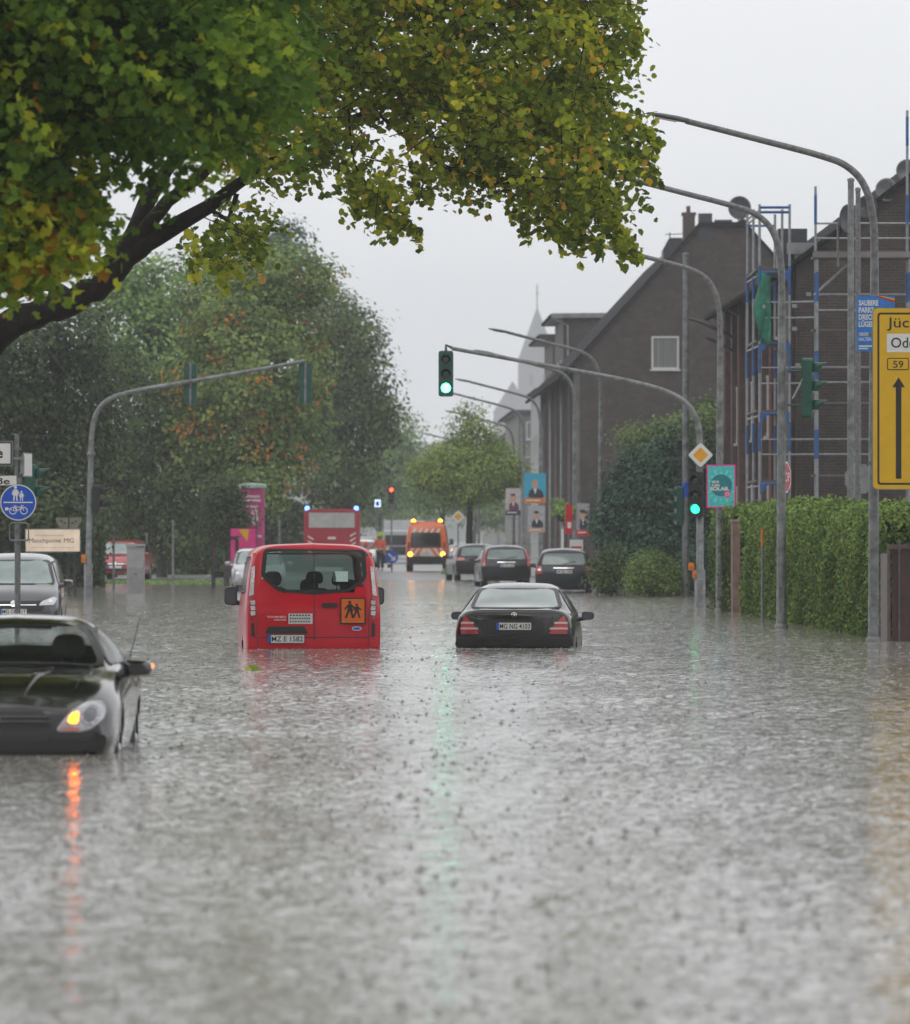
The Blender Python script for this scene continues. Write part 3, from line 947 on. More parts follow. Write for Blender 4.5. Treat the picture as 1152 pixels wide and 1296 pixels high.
    child(mx_ - .045, mz_ - .0, .82); child(mx_ + .055, mz_ - .015, .68)
    o.build('children_sign', [M_BLACK, mat('orange_sheet', (.85, .16, .01), .4, nz=(20, .1))], t)
    st = MB()
    x0, z1 = q(365, 776.5); x1, z0 = q(395.5, 789.5)
    st.rect(x0, z0, x1, z1, -.046, 0)
    for k, (n_, wd) in enumerate(((7, .034), (9, .026), (8, .026))):
        for j in range(n_):
            xx = x0 + .02 + j * (x1 - x0 - .04) / n_
            st.rect(xx, z1 - .035 - k * .045, xx + wd * .8, z1 - .014 - k * .045, -.049, 1)
    st.build('sticker', [M_WHITE, M_BLACK], t)
    x0, z0 = q(338, 781.5)
    e_ = MB(); e_.text('TOURNEO', x0, z0 - .005, .028, -.05, 0, width=.27, bold=.01); e_.text('CUSTOM', x0 + .10, z0 - .045, .024, -.05, 0, width=.17, bold=.01)
    e_.build('lettering', M_CHROME, t)
    x0, z0 = q(451.5, 795.5)
    e_ = MB(); e_.disc((x0, z0), .07, -.05, 0, sz=.42); e_.disc((x0, z0), .058, -.053, 1, sz=.34); e_.build('badge', [M_CHROME, M_BLUE], t)
    x0, z1 = q(422, 723); x1, z0 = q(441, 736.5)
    n_ = MB(); yy = c.hit('r', (x0 + x1) / 2, z0, 0)[1]
    n_.box(((x0 + x1) / 2, yy + .02, (z0 + z1) / 2), (x1 - x0, .006, z1 - z0), 0, Matrix.Rotation(R(-16), 3, 'X')); n_.build('window_notice', mat('pale_notice', (.5, .68, .62), .6, nz=(50, .12)), t)
    c.part('rear_bumper', [(-.90, .34), (.90, .34), (.91, .53), (-.91, .53)], 'r', M_RED, off=.035, skirt=.06)
    mirror_part(t, .97, 3.75, 1.22, M_DARK, M_MIRROR, w=.19, h=.29, arm=.03)
    seats(t, (.95,), (-.55, .05), .74, .62, .48)
    seats(t, (1.9,), (-.58, 0, .58), .62, .62, .46)
    seats(t, (2.9,), (-.5, .5), .66, .66, .5)
    d = MB(); d.box((0, 4.1, .98), (1.6, .5, .28)); d.box((0, 2.3, .5), (1.7, 4.2, .08)); d.build('interior', M_DARK, t)
    c.wheels((.95, 3.95), .985, .33, .21)
    c.body(M_RED)
    return t
minibus()

# ---- the black saloon beside it
SEDAN = [(0, (.68, .30, .06), (.78, .50, .01), (.82, .70, 0), (.735, .975, .04), (.62, 1.035, .06), (.4, 1.05, .03), (0, 1.055, .02)),
         (.16, (.78, .28), (.84, .5), (.855, .70), (.785, .97), (.66, 1.04), (.42, 1.055), (0, 1.065)),
         (.52, (.84, .27), (.865, .5), (.865, .72), (.82, .96), (.67, 1.03), (.45, 1.075), (0, 1.085)),
         (1.0, (.84, .27), (.865, .5), (.865, .72), (.825, .96), (.61, 1.20), (.42, 1.25), (0, 1.265)),
         (1.5, (.84, .27), (.865, .5), (.865, .72), (.83, .95), (.565, 1.345), (.38, 1.39), (0, 1.405)),
         (2.1, (.84, .27), (.865, .5), (.865, .72), (.835, .94), (.56, 1.365), (.38, 1.415), (0, 1.43)),
         (2.75, (.84, .27), (.865, .5), (.865, .70), (.835, .92), (.57, 1.30), (.38, 1.36), (0, 1.38)),
         (3.45, (.84, .27), (.86, .5), (.86, .68), (.82, .89), (.70, .95), (.45, .99), (0, 1.0)),
         (4.15, (.8, .28), (.84, .48), (.83, .63), (.74, .79), (.62, .84), (.4, .87), (0, .88)),
         (4.45, (.66, .3), (.72, .45), (.70, .58), (.60, .67), (.5, .71), (.3, .73), (0, .74))]
def saloon():
    s = 88; cx = 651; zb = -.5
    t = thing('saloon_car', 'black saloon car bumper deep in the flood with a steamed-up rear window', 'car', (W(cx, 0, s)[0], F / s, zb), R(-3))
    c = Car(t, SEDAN, (.13, .1))
    q = vloc(cx, s, zb)
    c.window(rpoly([(-.63, 1.075), (.63, 1.075), (.535, 1.335), (-.535, 1.335)], .05), 'r', M_MIST, cut=False, rim=.03, name='rear_window')
    c.window(rpoly([(-.66, .99), (.66, .99), (.52, 1.30), (-.52, 1.30)], .05), 'f', M_DGLASS, cut=False, name='windscreen')
    c.window(rpoly([(.80, 1.0), (1.95, .98), (1.95, 1.30), (1.42, 1.30)], .05), 'R', M_DGLASS, True, cut=False, name='side_window', rim=.025)
    c.window(rpoly([(2.03, .98), (3.2, .96), (2.72, 1.27), (2.03, 1.31)], .05), 'R', M_DGLASS, True, cut=False, name='side_window', rim=.025)
    for sx in (-1, 1):
        lo = [(sx * .76, .70), (sx * .46, .705), (sx * .55, .80), (sx * .655, 1.0), (sx * .70, .985), (sx * .765, .84)]
        o = c.patch(ccw(lo), 'r', .014, .05).build('tail_lamp', M_REDLENS, t)
        b = MB()
        for z, a0, a1 in ((.765, .505, .77), (.845, .57, .765)):
            c.patch(ccw([(sx * a0, z), (sx * a1, z), (sx * (a1 - .005), z + .028), (sx * (a0 + .01), z + .028)]), 'r', .019, .05, mb=b)
        b.build('clear_lens', mat('pink_lens', (.72, .42, .38), .15, nz=(30, .1), coat=1), o)
    x, z = q(650.6, 792.5)
    yy = c.hit('r', 0, z, 0)[1]
    c.part('plate_recess', rpoly([(-.44, .70), (.44, .70), (.42, .90), (-.42, .90)], .06), 'r', M_DARK, off=.006)
    plate(t, x, z, yy - .02, 'MG NG 4103', .52, .115, R(-3))
    b = MB(); c.ring([(.030 * math.cos(a), .972 + .030 * math.sin(a)) for a in np.arange(0, 2 * PI, PI / 9)], [(.037 * math.cos(a), .972 + .037 * math.sin(a)) for a in np.arange(0, 2 * PI, PI / 9)], 'r', .012, 0, b)
    for a in (90, 210, 330):
        u_ = (math.cos(R(a)), math.sin(R(a))); p_ = (-u_[1] * .007, u_[0] * .007)
        c.patch(ccw([(p_[0], .972 + p_[1]), (u_[0] * .032, .972 + u_[1] * .032), (-p_[0], .972 - p_[1])]), 'r', .012, .05, mb=b, skirt=0)
    b.build('badge', M_CHROME, t)
    b = MB()
    c.patch([(-.46, .908), (.46, .908), (.46, .914), (-.46, .914)], 'r', .003, .05, mb=b, skirt=0)
    for sx in (-1, 1):
        c.patch(ccw([(sx * .445, .70), (sx * .451, .70), (sx * .56, .95), (sx * .55, .95)]), 'r', .003, .05, mb=b, skirt=0)
    b.build('boot_gap', M_BLACK, t)
    c.part('rear_bumper', rpoly([(-.80, .53), (.80, .53), (.815, .66), (.76, .70), (-.76, .70), (-.815, .66)], .03), 'r', M_SEDAN, off=.05, skirt=.08)
    c.part('bumper_strip', [(-.79, .645), (.79, .645), (.79, .662), (-.79, .662)], 'r', M_DARK, off=.056, skirt=.02)
    mirror_part(t, .84, 2.85, .93, M_SEDAN, M_MIRROR, w=.18, h=.13, arm=.04)
    c.wheels((.85, 3.6), .86, .31, .2)
    c.body(M_SEDAN)
saloon()

# ---- the dark roadster at the left edge, facing the camera
SLK = [(0, (.7, .3), (.8, .5), (.84, .7), (.76, .9, .05), (.6, .95, .08), (.4, .97, .08), (0, .98, .08)),
       (.5, (.82, .28), (.87, .5), (.89, .7), (.82, .9), (.68, .99), (.45, 1.01), (0, 1.02)),
       (1.0, (.84, .27), (.87, .5), (.89, .7), (.84, .9), (.70, 1.0), (.45, 1.04), (0, 1.06)),
       (1.35, (.84, .27), (.87, .5), (.885, .7), (.84, .9), (.61, 1.16), (.42, 1.22), (0, 1.245)),
       (1.75, (.84, .27), (.87, .5), (.885, .7), (.845, .9), (.56, 1.225), (.38, 1.28), (0, 1.295)),
       (2.15, (.84, .27), (.87, .5), (.885, .7), (.845, .89), (.57, 1.19), (.38, 1.25), (0, 1.27)),
       (2.90, (.84, .27), (.88, .5), (.885, .68), (.82, .855), (.70, .90), (.45, .915), (0, .92)),
       (3.45, (.84, .27), (.885, .48), (.89, .65), (.79, .80), (.62, .845), (.4, .86), (0, .875)),
       (3.82, (.78, .26), (.86, .42), (.85, .59), (.71, .72), (.5, .75), (.3, .765), (0, .78)),
       (4.05, (.68, .25), (.77, .40), (.75, .50), (.60, .60), (.42, .63), (.25, .645), (0, .66))]
def roadster():
    s = 174; cx = -6; zb = -.3
    p = W(cx, 0, s)
    t = thing('roadster', 'dark grey roadster with its amber indicator flashing, wading towards the camera at the left edge', 'car', (p[0], F / s + 4.05, zb), PI)
    c = Car(t, SLK, (.09, .06), 7)
    # the car faces the camera: its own +x lies to the left in the picture
    q = lambda px, py: (-(px - cx) / s, CH + (HY - py) / s - zb)
    c.window(rpoly([(-.70, .925), (.70, .925), (.545, 1.205), (-.545, 1.205)], .06), 'f', M_GLASS2, rim=.03, name='windscreen')
    c.window(rpoly([(1.42, .95), (2.70, .93), (2.18, 1.17), (1.55, 1.19)], .05), 'R', M_GLASS, True, rim=.02, name='side_window')
    c.window(rpoly([(-.58, 1.05), (.58, 1.05), (.5, 1.20), (-.5, 1.20)], .05), 'r', M_GLASS2, rim=.02, name='rear_window')
    for sx in (-1, 1):
        pol = [(sx * .435, .475), (sx * .55, .455), (sx * .70, .485), (sx * .785, .565), (sx * .795, .63), (sx * .765, .68), (sx * .67, .685), (sx * .535, .60)]
        pol = rpoly(pol, .04, 3)
        h = c.patch(ccw(pol), 'f', .012, .04).build('headlight', mat('headlamp_glass', (.40, .41, .43), .1, .35, nz=(12, .5), coat=1), t)
        cc = (sx * .685, .585)
        circ = lambda r_, ox=0, oz=0: [(cc[0] + ox + r_ * math.cos(a), cc[1] + oz + r_ * math.sin(a)) for a in np.arange(0, 2 * PI, PI / 10)]
        c.patch(circ(.070), 'f', .018, .04).build('reflector', mat('dull_reflector', (.34, .35, .37), .2, .8, nz=(25, .4)), h)
        c.patch(circ(.046), 'f', .024, .04).build('lamp_lens', mat('projector_lens', (.10, .11, .13), .06, nz=None, coat=1), h)
        c.patch(ccw(rpoly([(sx * .52, .535), (sx * .60, .52), (sx * .61, .605), (sx * .555, .60)], .03)), 'f', .018, .04).build('indicator', mat('roadster_indicator', (1, .45, .05), .3, nz=(30, .2), emis=15, ecol=(1, .14, .005)), h)
        c.patch(ccw([(sx * .47, .478), (sx * .60, .472), (sx * .62, .495), (sx * .48, .498)]), 'f', .017, .04).build('reflector_strip', mat('pink_reflector', (.6, .2, .15), .3, nz=None), h)
    c.part('grille', rpoly([(-.42, .49), (.42, .49), (.36, .615), (-.36, .615)], .04), 'f', M_BLACK, off=.006)
    b = MB()
    for z in (.535, .57):
        c.patch([(-.41, z), (.41, z), (.41, z + .010), (-.41, z + .010)], 'f', .016, .05, mb=b)
    b.build('grille_bar', mat('dull_bar', (.10, .10, .10), .35, .5, nz=(9, .2)), t)
    b = MB(); cz = .555
    c.patch([(.035 * math.cos(a), cz + .035 * math.sin(a)) for a in np.arange(0, 2 * PI, PI / 10)], 'f', .022, .05, mb=b); b.build('badge', M_CHROME, t)
    c.part('front_bumper', rpoly([(-.76, .33), (.76, .33), (.79, .42), (.74, .468), (-.74, .468), (-.79, .42)], .03), 'f', M_GREY, off=.03, skirt=.05)
    c.part('bumper_strip', [(-.66, .40), (-.40, .40), (-.40, .412), (-.66, .412)], 'f', M_DARK, True, off=.034)
    # bonnet creases and shut line
    for sx in (-1, 1):
        b = MB()
        c.patch(ccw([(sx * .16, 3.95), (sx * .20, 3.95), (sx * .36, 2.98), (sx * .31, 2.98)]), 't', .014, .05, mb=b)
        b.build('bonnet_ridge', M_GREY, t)
        b = MB(); c.patch(ccw([(sx * .625, 2.95), (sx * .633, 2.95), (sx * .57, 3.75), (sx * .562, 3.75)]), 't', .003, .05, mb=b, skirt=0); b.build('bonnet_gap', M_BLACK, t)
        b = MB(); c.patch(ccw([(2.62, .40), (2.63, .40), (2.66, .86), (2.65, .86)]), 'R' if sx > 0 else 'L', .003, .05, mb=b, skirt=0); b.build('door_gap', M_BLACK, t)
    b = MB()
    b.tube([(.45, 2.93, .935), (.10, 2.87, .945), (-.25, 2.86, .945)], .010, 6); b.tube([(-.20, 2.93, .94), (-.42, 2.87, .94), (-.62, 2.88, .925)], .010, 6)
    b.build('wiper', M_DARK, t)
    mirror_part(t, .80, 2.52, .90, M_GREY, M_MIRROR, w=.22, h=.13, arm=.05)
    for sx in (-1, 1):
        b = MB(); b.add([(sx * (.93 + .015 * k), 2.66 - .012 * k, .915 + dz) for k in range(11) for dz in (-.016, .016)], [(2 * k, 2 * k + 1, 2 * k + 3, 2 * k + 2) for k in range(10)], 0)
        b.build('mirror_indicator', M_AMBERLIT, t)
    b = MB(); b.tube([(-.79, .45, .92), (-.87, .30, 1.27)], [.006, .003], 6); b.build('aerial', M_DARK, t)
    seats(t, (1.55,), (-.38, .38), .32, .58, .5, mat('pale_seat', (.06, .075, .07), .8, nz=(40, .2)))
    b = MB(); b.box((0, 2.55, .78), (1.35, .5, .16)); b.lathe([(.17, -.012), (.185, 0), (.17, .012)], (.38, 2.25, .86), 24, axis='y'); b.box((0, 1.9, .34), (1.5, 2.0, .06)); b.build('interior', M_DARK, t)
    c.wheels((.78, 3.22), .885, .315, .22, dz=.0)
    c.body(M_GREY)
roadster()

# ---- the other cars: a hatchback shape stretched to each
HATCH = [(0, (.72, .3, .04), (.80, .5, 0), (.82, .75, .02), (.775, .98, .08), (.62, 1.36, .27), (.4, 1.44, .33), (0, 1.47, .34)),
         (.12, (.78, .28), (.83, .5), (.84, .75), (.80, .98, .06), (.65, 1.37, .28), (.42, 1.455, .34), (0, 1.485, .35)),
         (1.0, (.80, .27), (.835, .5), (.84, .75), (.81, .98), (.64, 1.43), (.43, 1.50), (0, 1.52)),
         (1.7, (.80, .27), (.835, .5), (.84, .74), (.81, .97), (.63, 1.43), (.43, 1.50), (0, 1.52)),
         (2.3, (.80, .27), (.835, .5), (.835, .72), (.80, .95), (.61, 1.37), (.4, 1.44), (0, 1.46)),
         (3.1, (.80, .27), (.83, .5), (.83, .68), (.78, .90), (.67, .97), (.42, 1.01), (0, 1.02)),
         (3.6, (.74, .28), (.79, .46), (.78, .60), (.68, .77), (.56, .82), (.35, .84), (0, .85)),
         (3.82, (.6, .3), (.66, .42), (.64, .52), (.55, .62), (.45, .66), (.3, .68), (0, .69))]
def scaled(rows, sx, sy, sz):
    return [(r[0] * sy, *[(p[0] * sx, p[1] * sz) + ((p[2] * sy,) if len(p) > 2 else ()) for p in r[1:]]) for r in rows]
def small_car(name, label, cx, s, zb, paint, k, rz, front, lamp='block', text=None, glass=None, group=None):
    sx, sy, sz = k
    p = W(cx, 0, s)
    L_ = 3.82 * sy
    loc = (p[0], F / s + (L_ if front else 0), zb)
    t = thing(name, label, 'car', loc, rz + (PI if front else 0), group)
    c = Car(t, scaled(HATCH, *k), (.1 * sy, .12), 5)
    S = lambda pts: [(a * sx, b * sz) for a, b in pts]
    T = lambda pts: [(a * sy, b * sz) for a, b in pts]
    gl = glass or M_DGLASS
    c.window(rpoly(S([(-.66, 1.03), (.66, 1.03), (.585, 1.36), (-.585, 1.36)]), .06), 'r', gl, cut=False, name='rear_window')
    c.window(rpoly(S([(-.68, .99), (.68, .99), (.56, 1.38), (-.56, 1.38)]), .06), 'f', gl, cut=False, name='windscreen')
    c.window(rpoly(T([(.45, 1.03), (1.5, 1.01), (1.5, 1.38), (.62, 1.38)]), .05), 'R', M_DGLASS, True, cut=False, name='side_window')
    c.window(rpoly(T([(1.6, 1.01), (2.85, .98), (2.3, 1.34), (1.6, 1.38)]), .05), 'R', M_DGLASS, True, cut=False, name='side_window')
    for q in (-1, 1):
        if lamp == 'tall':
            pol = [(q * .69, .80), (q * .80, .80), (q * .775, 1.05), (q * .645, 1.40), (q * .60, 1.38), (q * .70, 1.05)]
            pol2 = [(q * .69, .80), (q * .80, .80), (q * .785, 1.02), (q * .70, 1.02)]
            c.patch(ccw(S([(q * .70, 1.02), (q * .785, 1.02), (q * .655, 1.38), (q * .605, 1.36)])), 'r', .012, .06).build('upper_tail_lamp', M_REDLENS, t)
            pol = pol2
        elif lamp == 'wide':
            pol = [(q * .48, .86), (q * .80, .84), (q * .79, .97), (q * .55, .96)]
        else:
            pol = [(q * .62, .76), (q * .81, .76), (q * .79, .99), (q * .66, .99)]
        o = c.patch(ccw(S(pol)), 'r', .012, .06).build('tail_lamp', M_REDLENS, t)
        if lamp == 'block':
            c.patch(ccw(S([(q * .66, .85), (q * .76, .85), (q * .75, .91), (q * .67, .91)])), 'r', .018, .06).build('clear_lens', M_CLEARLENS, o)
        hl = rpoly(S([(q * .44, .62), (q * .70, .63), (q * .755, .74), (q * .70, .77), (q * .5, .69)]), .03)
        hl = ccw(hl)
        h = c.patch(hl, 'f', .012, .05).build('headlight', M_CLEARLENS, t)
        c.patch([(q * .64 * sx + .04 * math.cos(a), .695 * sz + .035 * math.sin(a)) for a in np.arange(0, 2 * PI, PI / 6)], 'f', .018, .05).build('lamp_lens', M_CHROME, h)
    if lamp == 'cross':
        c.part('wide_grille', rpoly(S([(-.50, .52), (.50, .52), (.60, .70), (-.60, .70)]), .05), 'f', M_BLACK, off=.008)
        c.part('cladding', rpoly(S([(-.66, .30), (.66, .30), (.70, .42), (-.70, .42)]), .03), 'f', M_DARK, off=.02)
    c.part('grille', rpoly(S([(-.40, .58), (.40, .58), (.36, .67), (-.36, .67)]), .02), 'f', M_BLACK, off=.01)
    c.part('lower_grille', rpoly(S([(-.45, .36), (.45, .36), (.5, .46), (-.5, .46)]), .02), 'f', M_BLACK, off=.01)
    c.part('grille_bar', S([(-.40, .62), (.40, .62), (.40, .635), (-.40, .635)]), 'f', M_CHROME, off=.018)
    c.part('rear_bumper', rpoly(S([(-.78, .42), (.78, .42), (.80, .64), (-.80, .64)]), .04), 'r', paint, off=.035, skirt=.05)
    yy = c.hit('r', 0, .83 * sz, 0)[1]
    plate(t, 0, .83 * sz, yy - .02, text, .52, .115)
    yf = c.hit('f', 0, .52 * sz, 0)[1]
    plate(t, 0, .52 * sz, yf + .03, text, .52, .11, flip=True)
    c.part('badge', [(.05 * math.cos(a), .64 * sz + .05 * math.sin(a)) for a in np.arange(0, 2 * PI, PI / 8)], 'f', M_CHROME, off=.03)
    c.part('tailgate_strip', S([(-.3, .92), (.3, .92), (.3, .945), (-.3, .945)]), 'r', M_CHROME if lamp != 'wide' else M_DARK, off=.012)
    b = MB(); b.tube([c.hit('r', .0, 1.05 * sz, .01), c.hit('r', .35 * sx, 1.12 * sz, .01)], .012, 5); b.build('rear_wiper', M_DARK, t)
    mirror_part(t, .80 * sx, 2.55 * sy, 1.0 * sz, paint, M_MIRROR, w=.18, h=.13, arm=.05)
    c.wheels((.62 * sy, 3.1 * sy), .835 * sx, .31, .19)
    c.body(paint)
    return t
P_NAVY = mat('dark_blue_paint', (.012, .015, .022), .28, .1, nz=(3, .1), coat=.3, spec=.3)
P_BLK2 = mat('deep_black_paint', (.008, .009, .010), .28, .1, nz=(3, .1), coat=.3, spec=.3)
P_ANTH = mat('slate_paint', (.055, .057, .066), .28, .45, nz=(3, .12), coat=1, bump=(170, .08, .003))
P_CRIM = mat('crimson_paint', (.40, .012, .03), .28, .1, nz=(3, .1), coat=1)
P_SILV = mat('silver_paint', (.42, .43, .45), .3, .6, nz=(3, .1), coat=1)
P_WHT = mat('white_paint', (.7, .71, .72), .3, nz=(3, .05), coat=1)
def zc(s): return gz((0), F / s)
PK = 'cars parked in a line along the right kerb'
small_car('hatchback', 'dark hatchback with block tail lamps, parked nearest the round green bush', 713.5, 43.2, -.22, P_NAVY, (1.0, 1.0, 1.0), R(-1.5), False, 'block', 'KR RC 705', M_GLASS2 and M_MIST, PK)
small_car('estate_car', 'black estate car with tall red tail lamps climbing beside its rear window', 641, 38.2, -.12, P_BLK2, (1.0, 1.2, .98), R(3.5), False, 'tall', 'MG HK 528', M_MIST, PK)
small_car('parked_car', 'dark car with flat wide tail lamps parked under the small street tree', 606, 33.5, -.05, P_BLK2, (1.04, 1.2, .95), R(6), False, 'wide', None, M_MIST, PK)
small_car('crossover_car', 'slate grey crossover facing the camera behind the blue pedestrian and cycle sign', 7, 68, -.35, P_ANTH, (1.06, 1.1, 1.09), R(2), True, 'cross', 'MG OP 117', M_MIST)
small_car('compact_car', 'crimson compact car facing the street behind the pale utility cabinet', 160, 34.5, .02, P_CRIM, (1.0, 1.0, 1.0), R(-6), True, 'block', None, M_MIST)
small_car('silver_car', 'silver car half hidden behind the left flank of the red minibus', 322, 42, -.10, P_SILV, (1.0, 1.05, .92), R(2), True, 'block', None, M_MIST)
small_car('white_car', 'white car waiting far off between the fire engine and the white lorry', 459, 23.5, .02, P_WHT, (1.0, 1.05, 1.0), R(0), True, 'block', None, M_DGLASS)

# ================================================================ trees, shrubs, hedges
M_BARK = mat('wet_bark', (.016, .013, .011), .75, spec=.2, nz=(9, .5), bump=(14, .8, .03), stretch=(1, 1, .3))
M_BARK2 = mat('grey_bark', (.05, .045, .04), .6, nz=(6, .4), bump=(10, .6, .03))
L_LIND = leaf_mat('linden_leaf', [(0, (.036, .058, .009)), (.35, (.090, .130, .017)), (.7, (.25, .28, .028)), (.9, (.42, .39, .03)), (.955, (.36, .25, .02)), (1, (.34, .17, .05))], .5)
L_MAPLE = leaf_mat('maple_leaf', [(0, (.022, .050, .010)), (.4, (.060, .115, .018)), (.75, (.17, .24, .026)), (.92, (.40, .42, .035)), (.955, (.22, .13, .015)), (1, (.22, .07, .015))], .48)
def ramp(dark, mid, light,  o1=(.40, .20, .04), o2=(.42, .12, .03)):
    dark, mid, light = [tuple(q * 2.0 for q in c) for c in (dark, mid, light)]
    return [(0, dark), (.45, mid), (.85, light), (.94, light), (.96, o1), (1, o2)]
L_CHEST = leaf_mat('chestnut_leaf', ramp((.020, .034, .011), (.052, .078, .024), (.105, .135, .040)), .25)
L_DARK = leaf_mat('dark_leaf', ramp((.009, .015, .008), (.021, .032, .015), (.043, .058, .026)), .2)
L_OLIVE = leaf_mat('olive_leaf', ramp((.013, .022, .009), (.030, .046, .018), (.060, .082, .030)), .22)
L_GREEN = leaf_mat('green_leaf', ramp((.028, .050, .016), (.062, .10, .032), (.10, .15, .045)), .25)
L_LIGHT = leaf_mat('light_leaf', ramp((.030, .046, .012), (.066, .092, .024), (.12, .15, .036)), .3)
L_YEW = leaf_mat('yew_leaf', ramp((.007, .016, .011), (.017, .034, .023), (.036, .066, .043)), .15)
L_HEDGE = leaf_mat('hedge_leaf', ramp((.014, .025, .007), (.036, .058, .015), (.085, .118, .030), (.14, .12, .03), (.22, .10, .03)), .3, .3)
L_HEDGE2 = leaf_mat('dark_hedge_leaf', ramp((.014, .024, .007), (.032, .053, .011), (.07, .105, .021)), .3, .3)

def near_crown(ells, n, s0, depth, size, m, parent, shape, per=11, twig=.35, org=0.0, hang=.4, bias=0.):
    """leafy twigs filling the traced masses of a crown; each twig droops and carries its leaves"""
    e = np.array(ells, float)
    area = e[:, 2] * e[:, 3]
    nc = int(n / per)
    pick = RNG.choice(len(e), nc, p=area / area.sum())
    a = RNG.uniform(0, 2 * PI, nc); r = RNG.uniform(0, 1, nc) ** .5
    px = e[pick, 0] + np.cos(a) * r * e[pick, 2]; py = e[pick, 1] + np.sin(a) * r * e[pick, 3]
    dist = F / s0 + RNG.uniform(-1, 1, nc) * depth * np.sqrt(np.maximum(.08, 1 - r * r))
    s = F / (F / s0)
    O = np.stack([(px - CX) / s, dist, CH + (HY - py) / s], 1)
    D = unit(np.stack([RNG.normal(size=nc) + .5, RNG.normal(size=nc) * .8, RNG.normal(size=nc) * .45 - hang], 1)) * (twig * RNG.uniform(.6, 1.5, nc))[:, None]
    idx = np.repeat(np.arange(nc), per)
    k = np.tile(np.linspace(0, 1, per), nc)[:, None]
    C = O[idx] + D[idx] * k + np.array([0, 0, -.25 * twig]) * k * k + RNG.normal(size=(len(idx), 3)) * size * .42
    N = RNG.normal(size=C.shape) * .75 + np.array([.1, -.45, .65])
    lum = .5 + .28 * np.sin(px * .031 + 1.7) * np.cos(py * .043 + .6) + .22 * np.sin(px * .067 - py * .051)  # bright and shadowed leaf clusters put into the tint
    t = (lum + RNG.uniform(-.25, .25, nc))[idx] * .62 + RNG.uniform(0, .30, len(idx)) + bias
    t = np.clip(t, 0, .92)
    o_ = RNG.uniform(0, 1, nc) < org
    t = np.where(o_[idx] & (RNG.uniform(0, 1, len(idx)) < .6), RNG.uniform(.93, 1, len(idx)), t)
    o2 = RNG.uniform(0, 1, len(idx)) < org * .5
    t = np.where(o2, RNG.uniform(.92, .98, len(idx)), t)
    leaves('crown', C, N, size, t, m, parent, shape, hang=hang)
    return O, D
def limbs(parent, paths, s0, m, base, twigs=None):
    b = MB()
    for pts in paths:
        P, Rr = [], []
        for p in pts:
            s = s0
            q = Vector(((p[0] - CX) / s, F / s + (p[3] if len(p) > 3 else 0), CH + (HY - p[1]) / s)) - base
            P.append(q); Rr.append(p[2] / s * .87)
        D = pchip(np.array([list(p) + [r] for p, r in zip(P, Rr)]), 4)
        D[1:-1, :3] += RNG.normal(size=(len(D) - 2, 3)) * .35 * D[1:-1, 3:4] * .35
        b.tube([tuple(q[:3]) for q in D], [q[3] for q in D], 9)
    if twigs is not None:
        O, D = twigs
        for o, d in zip(O, D):
            o = Vector(o); d = Vector(d)
            b.tube([o - d * .5, o + d * .5, o + d], [.010, .007, .003], 4, cap=False)
    return b.build('trunk', m, parent)

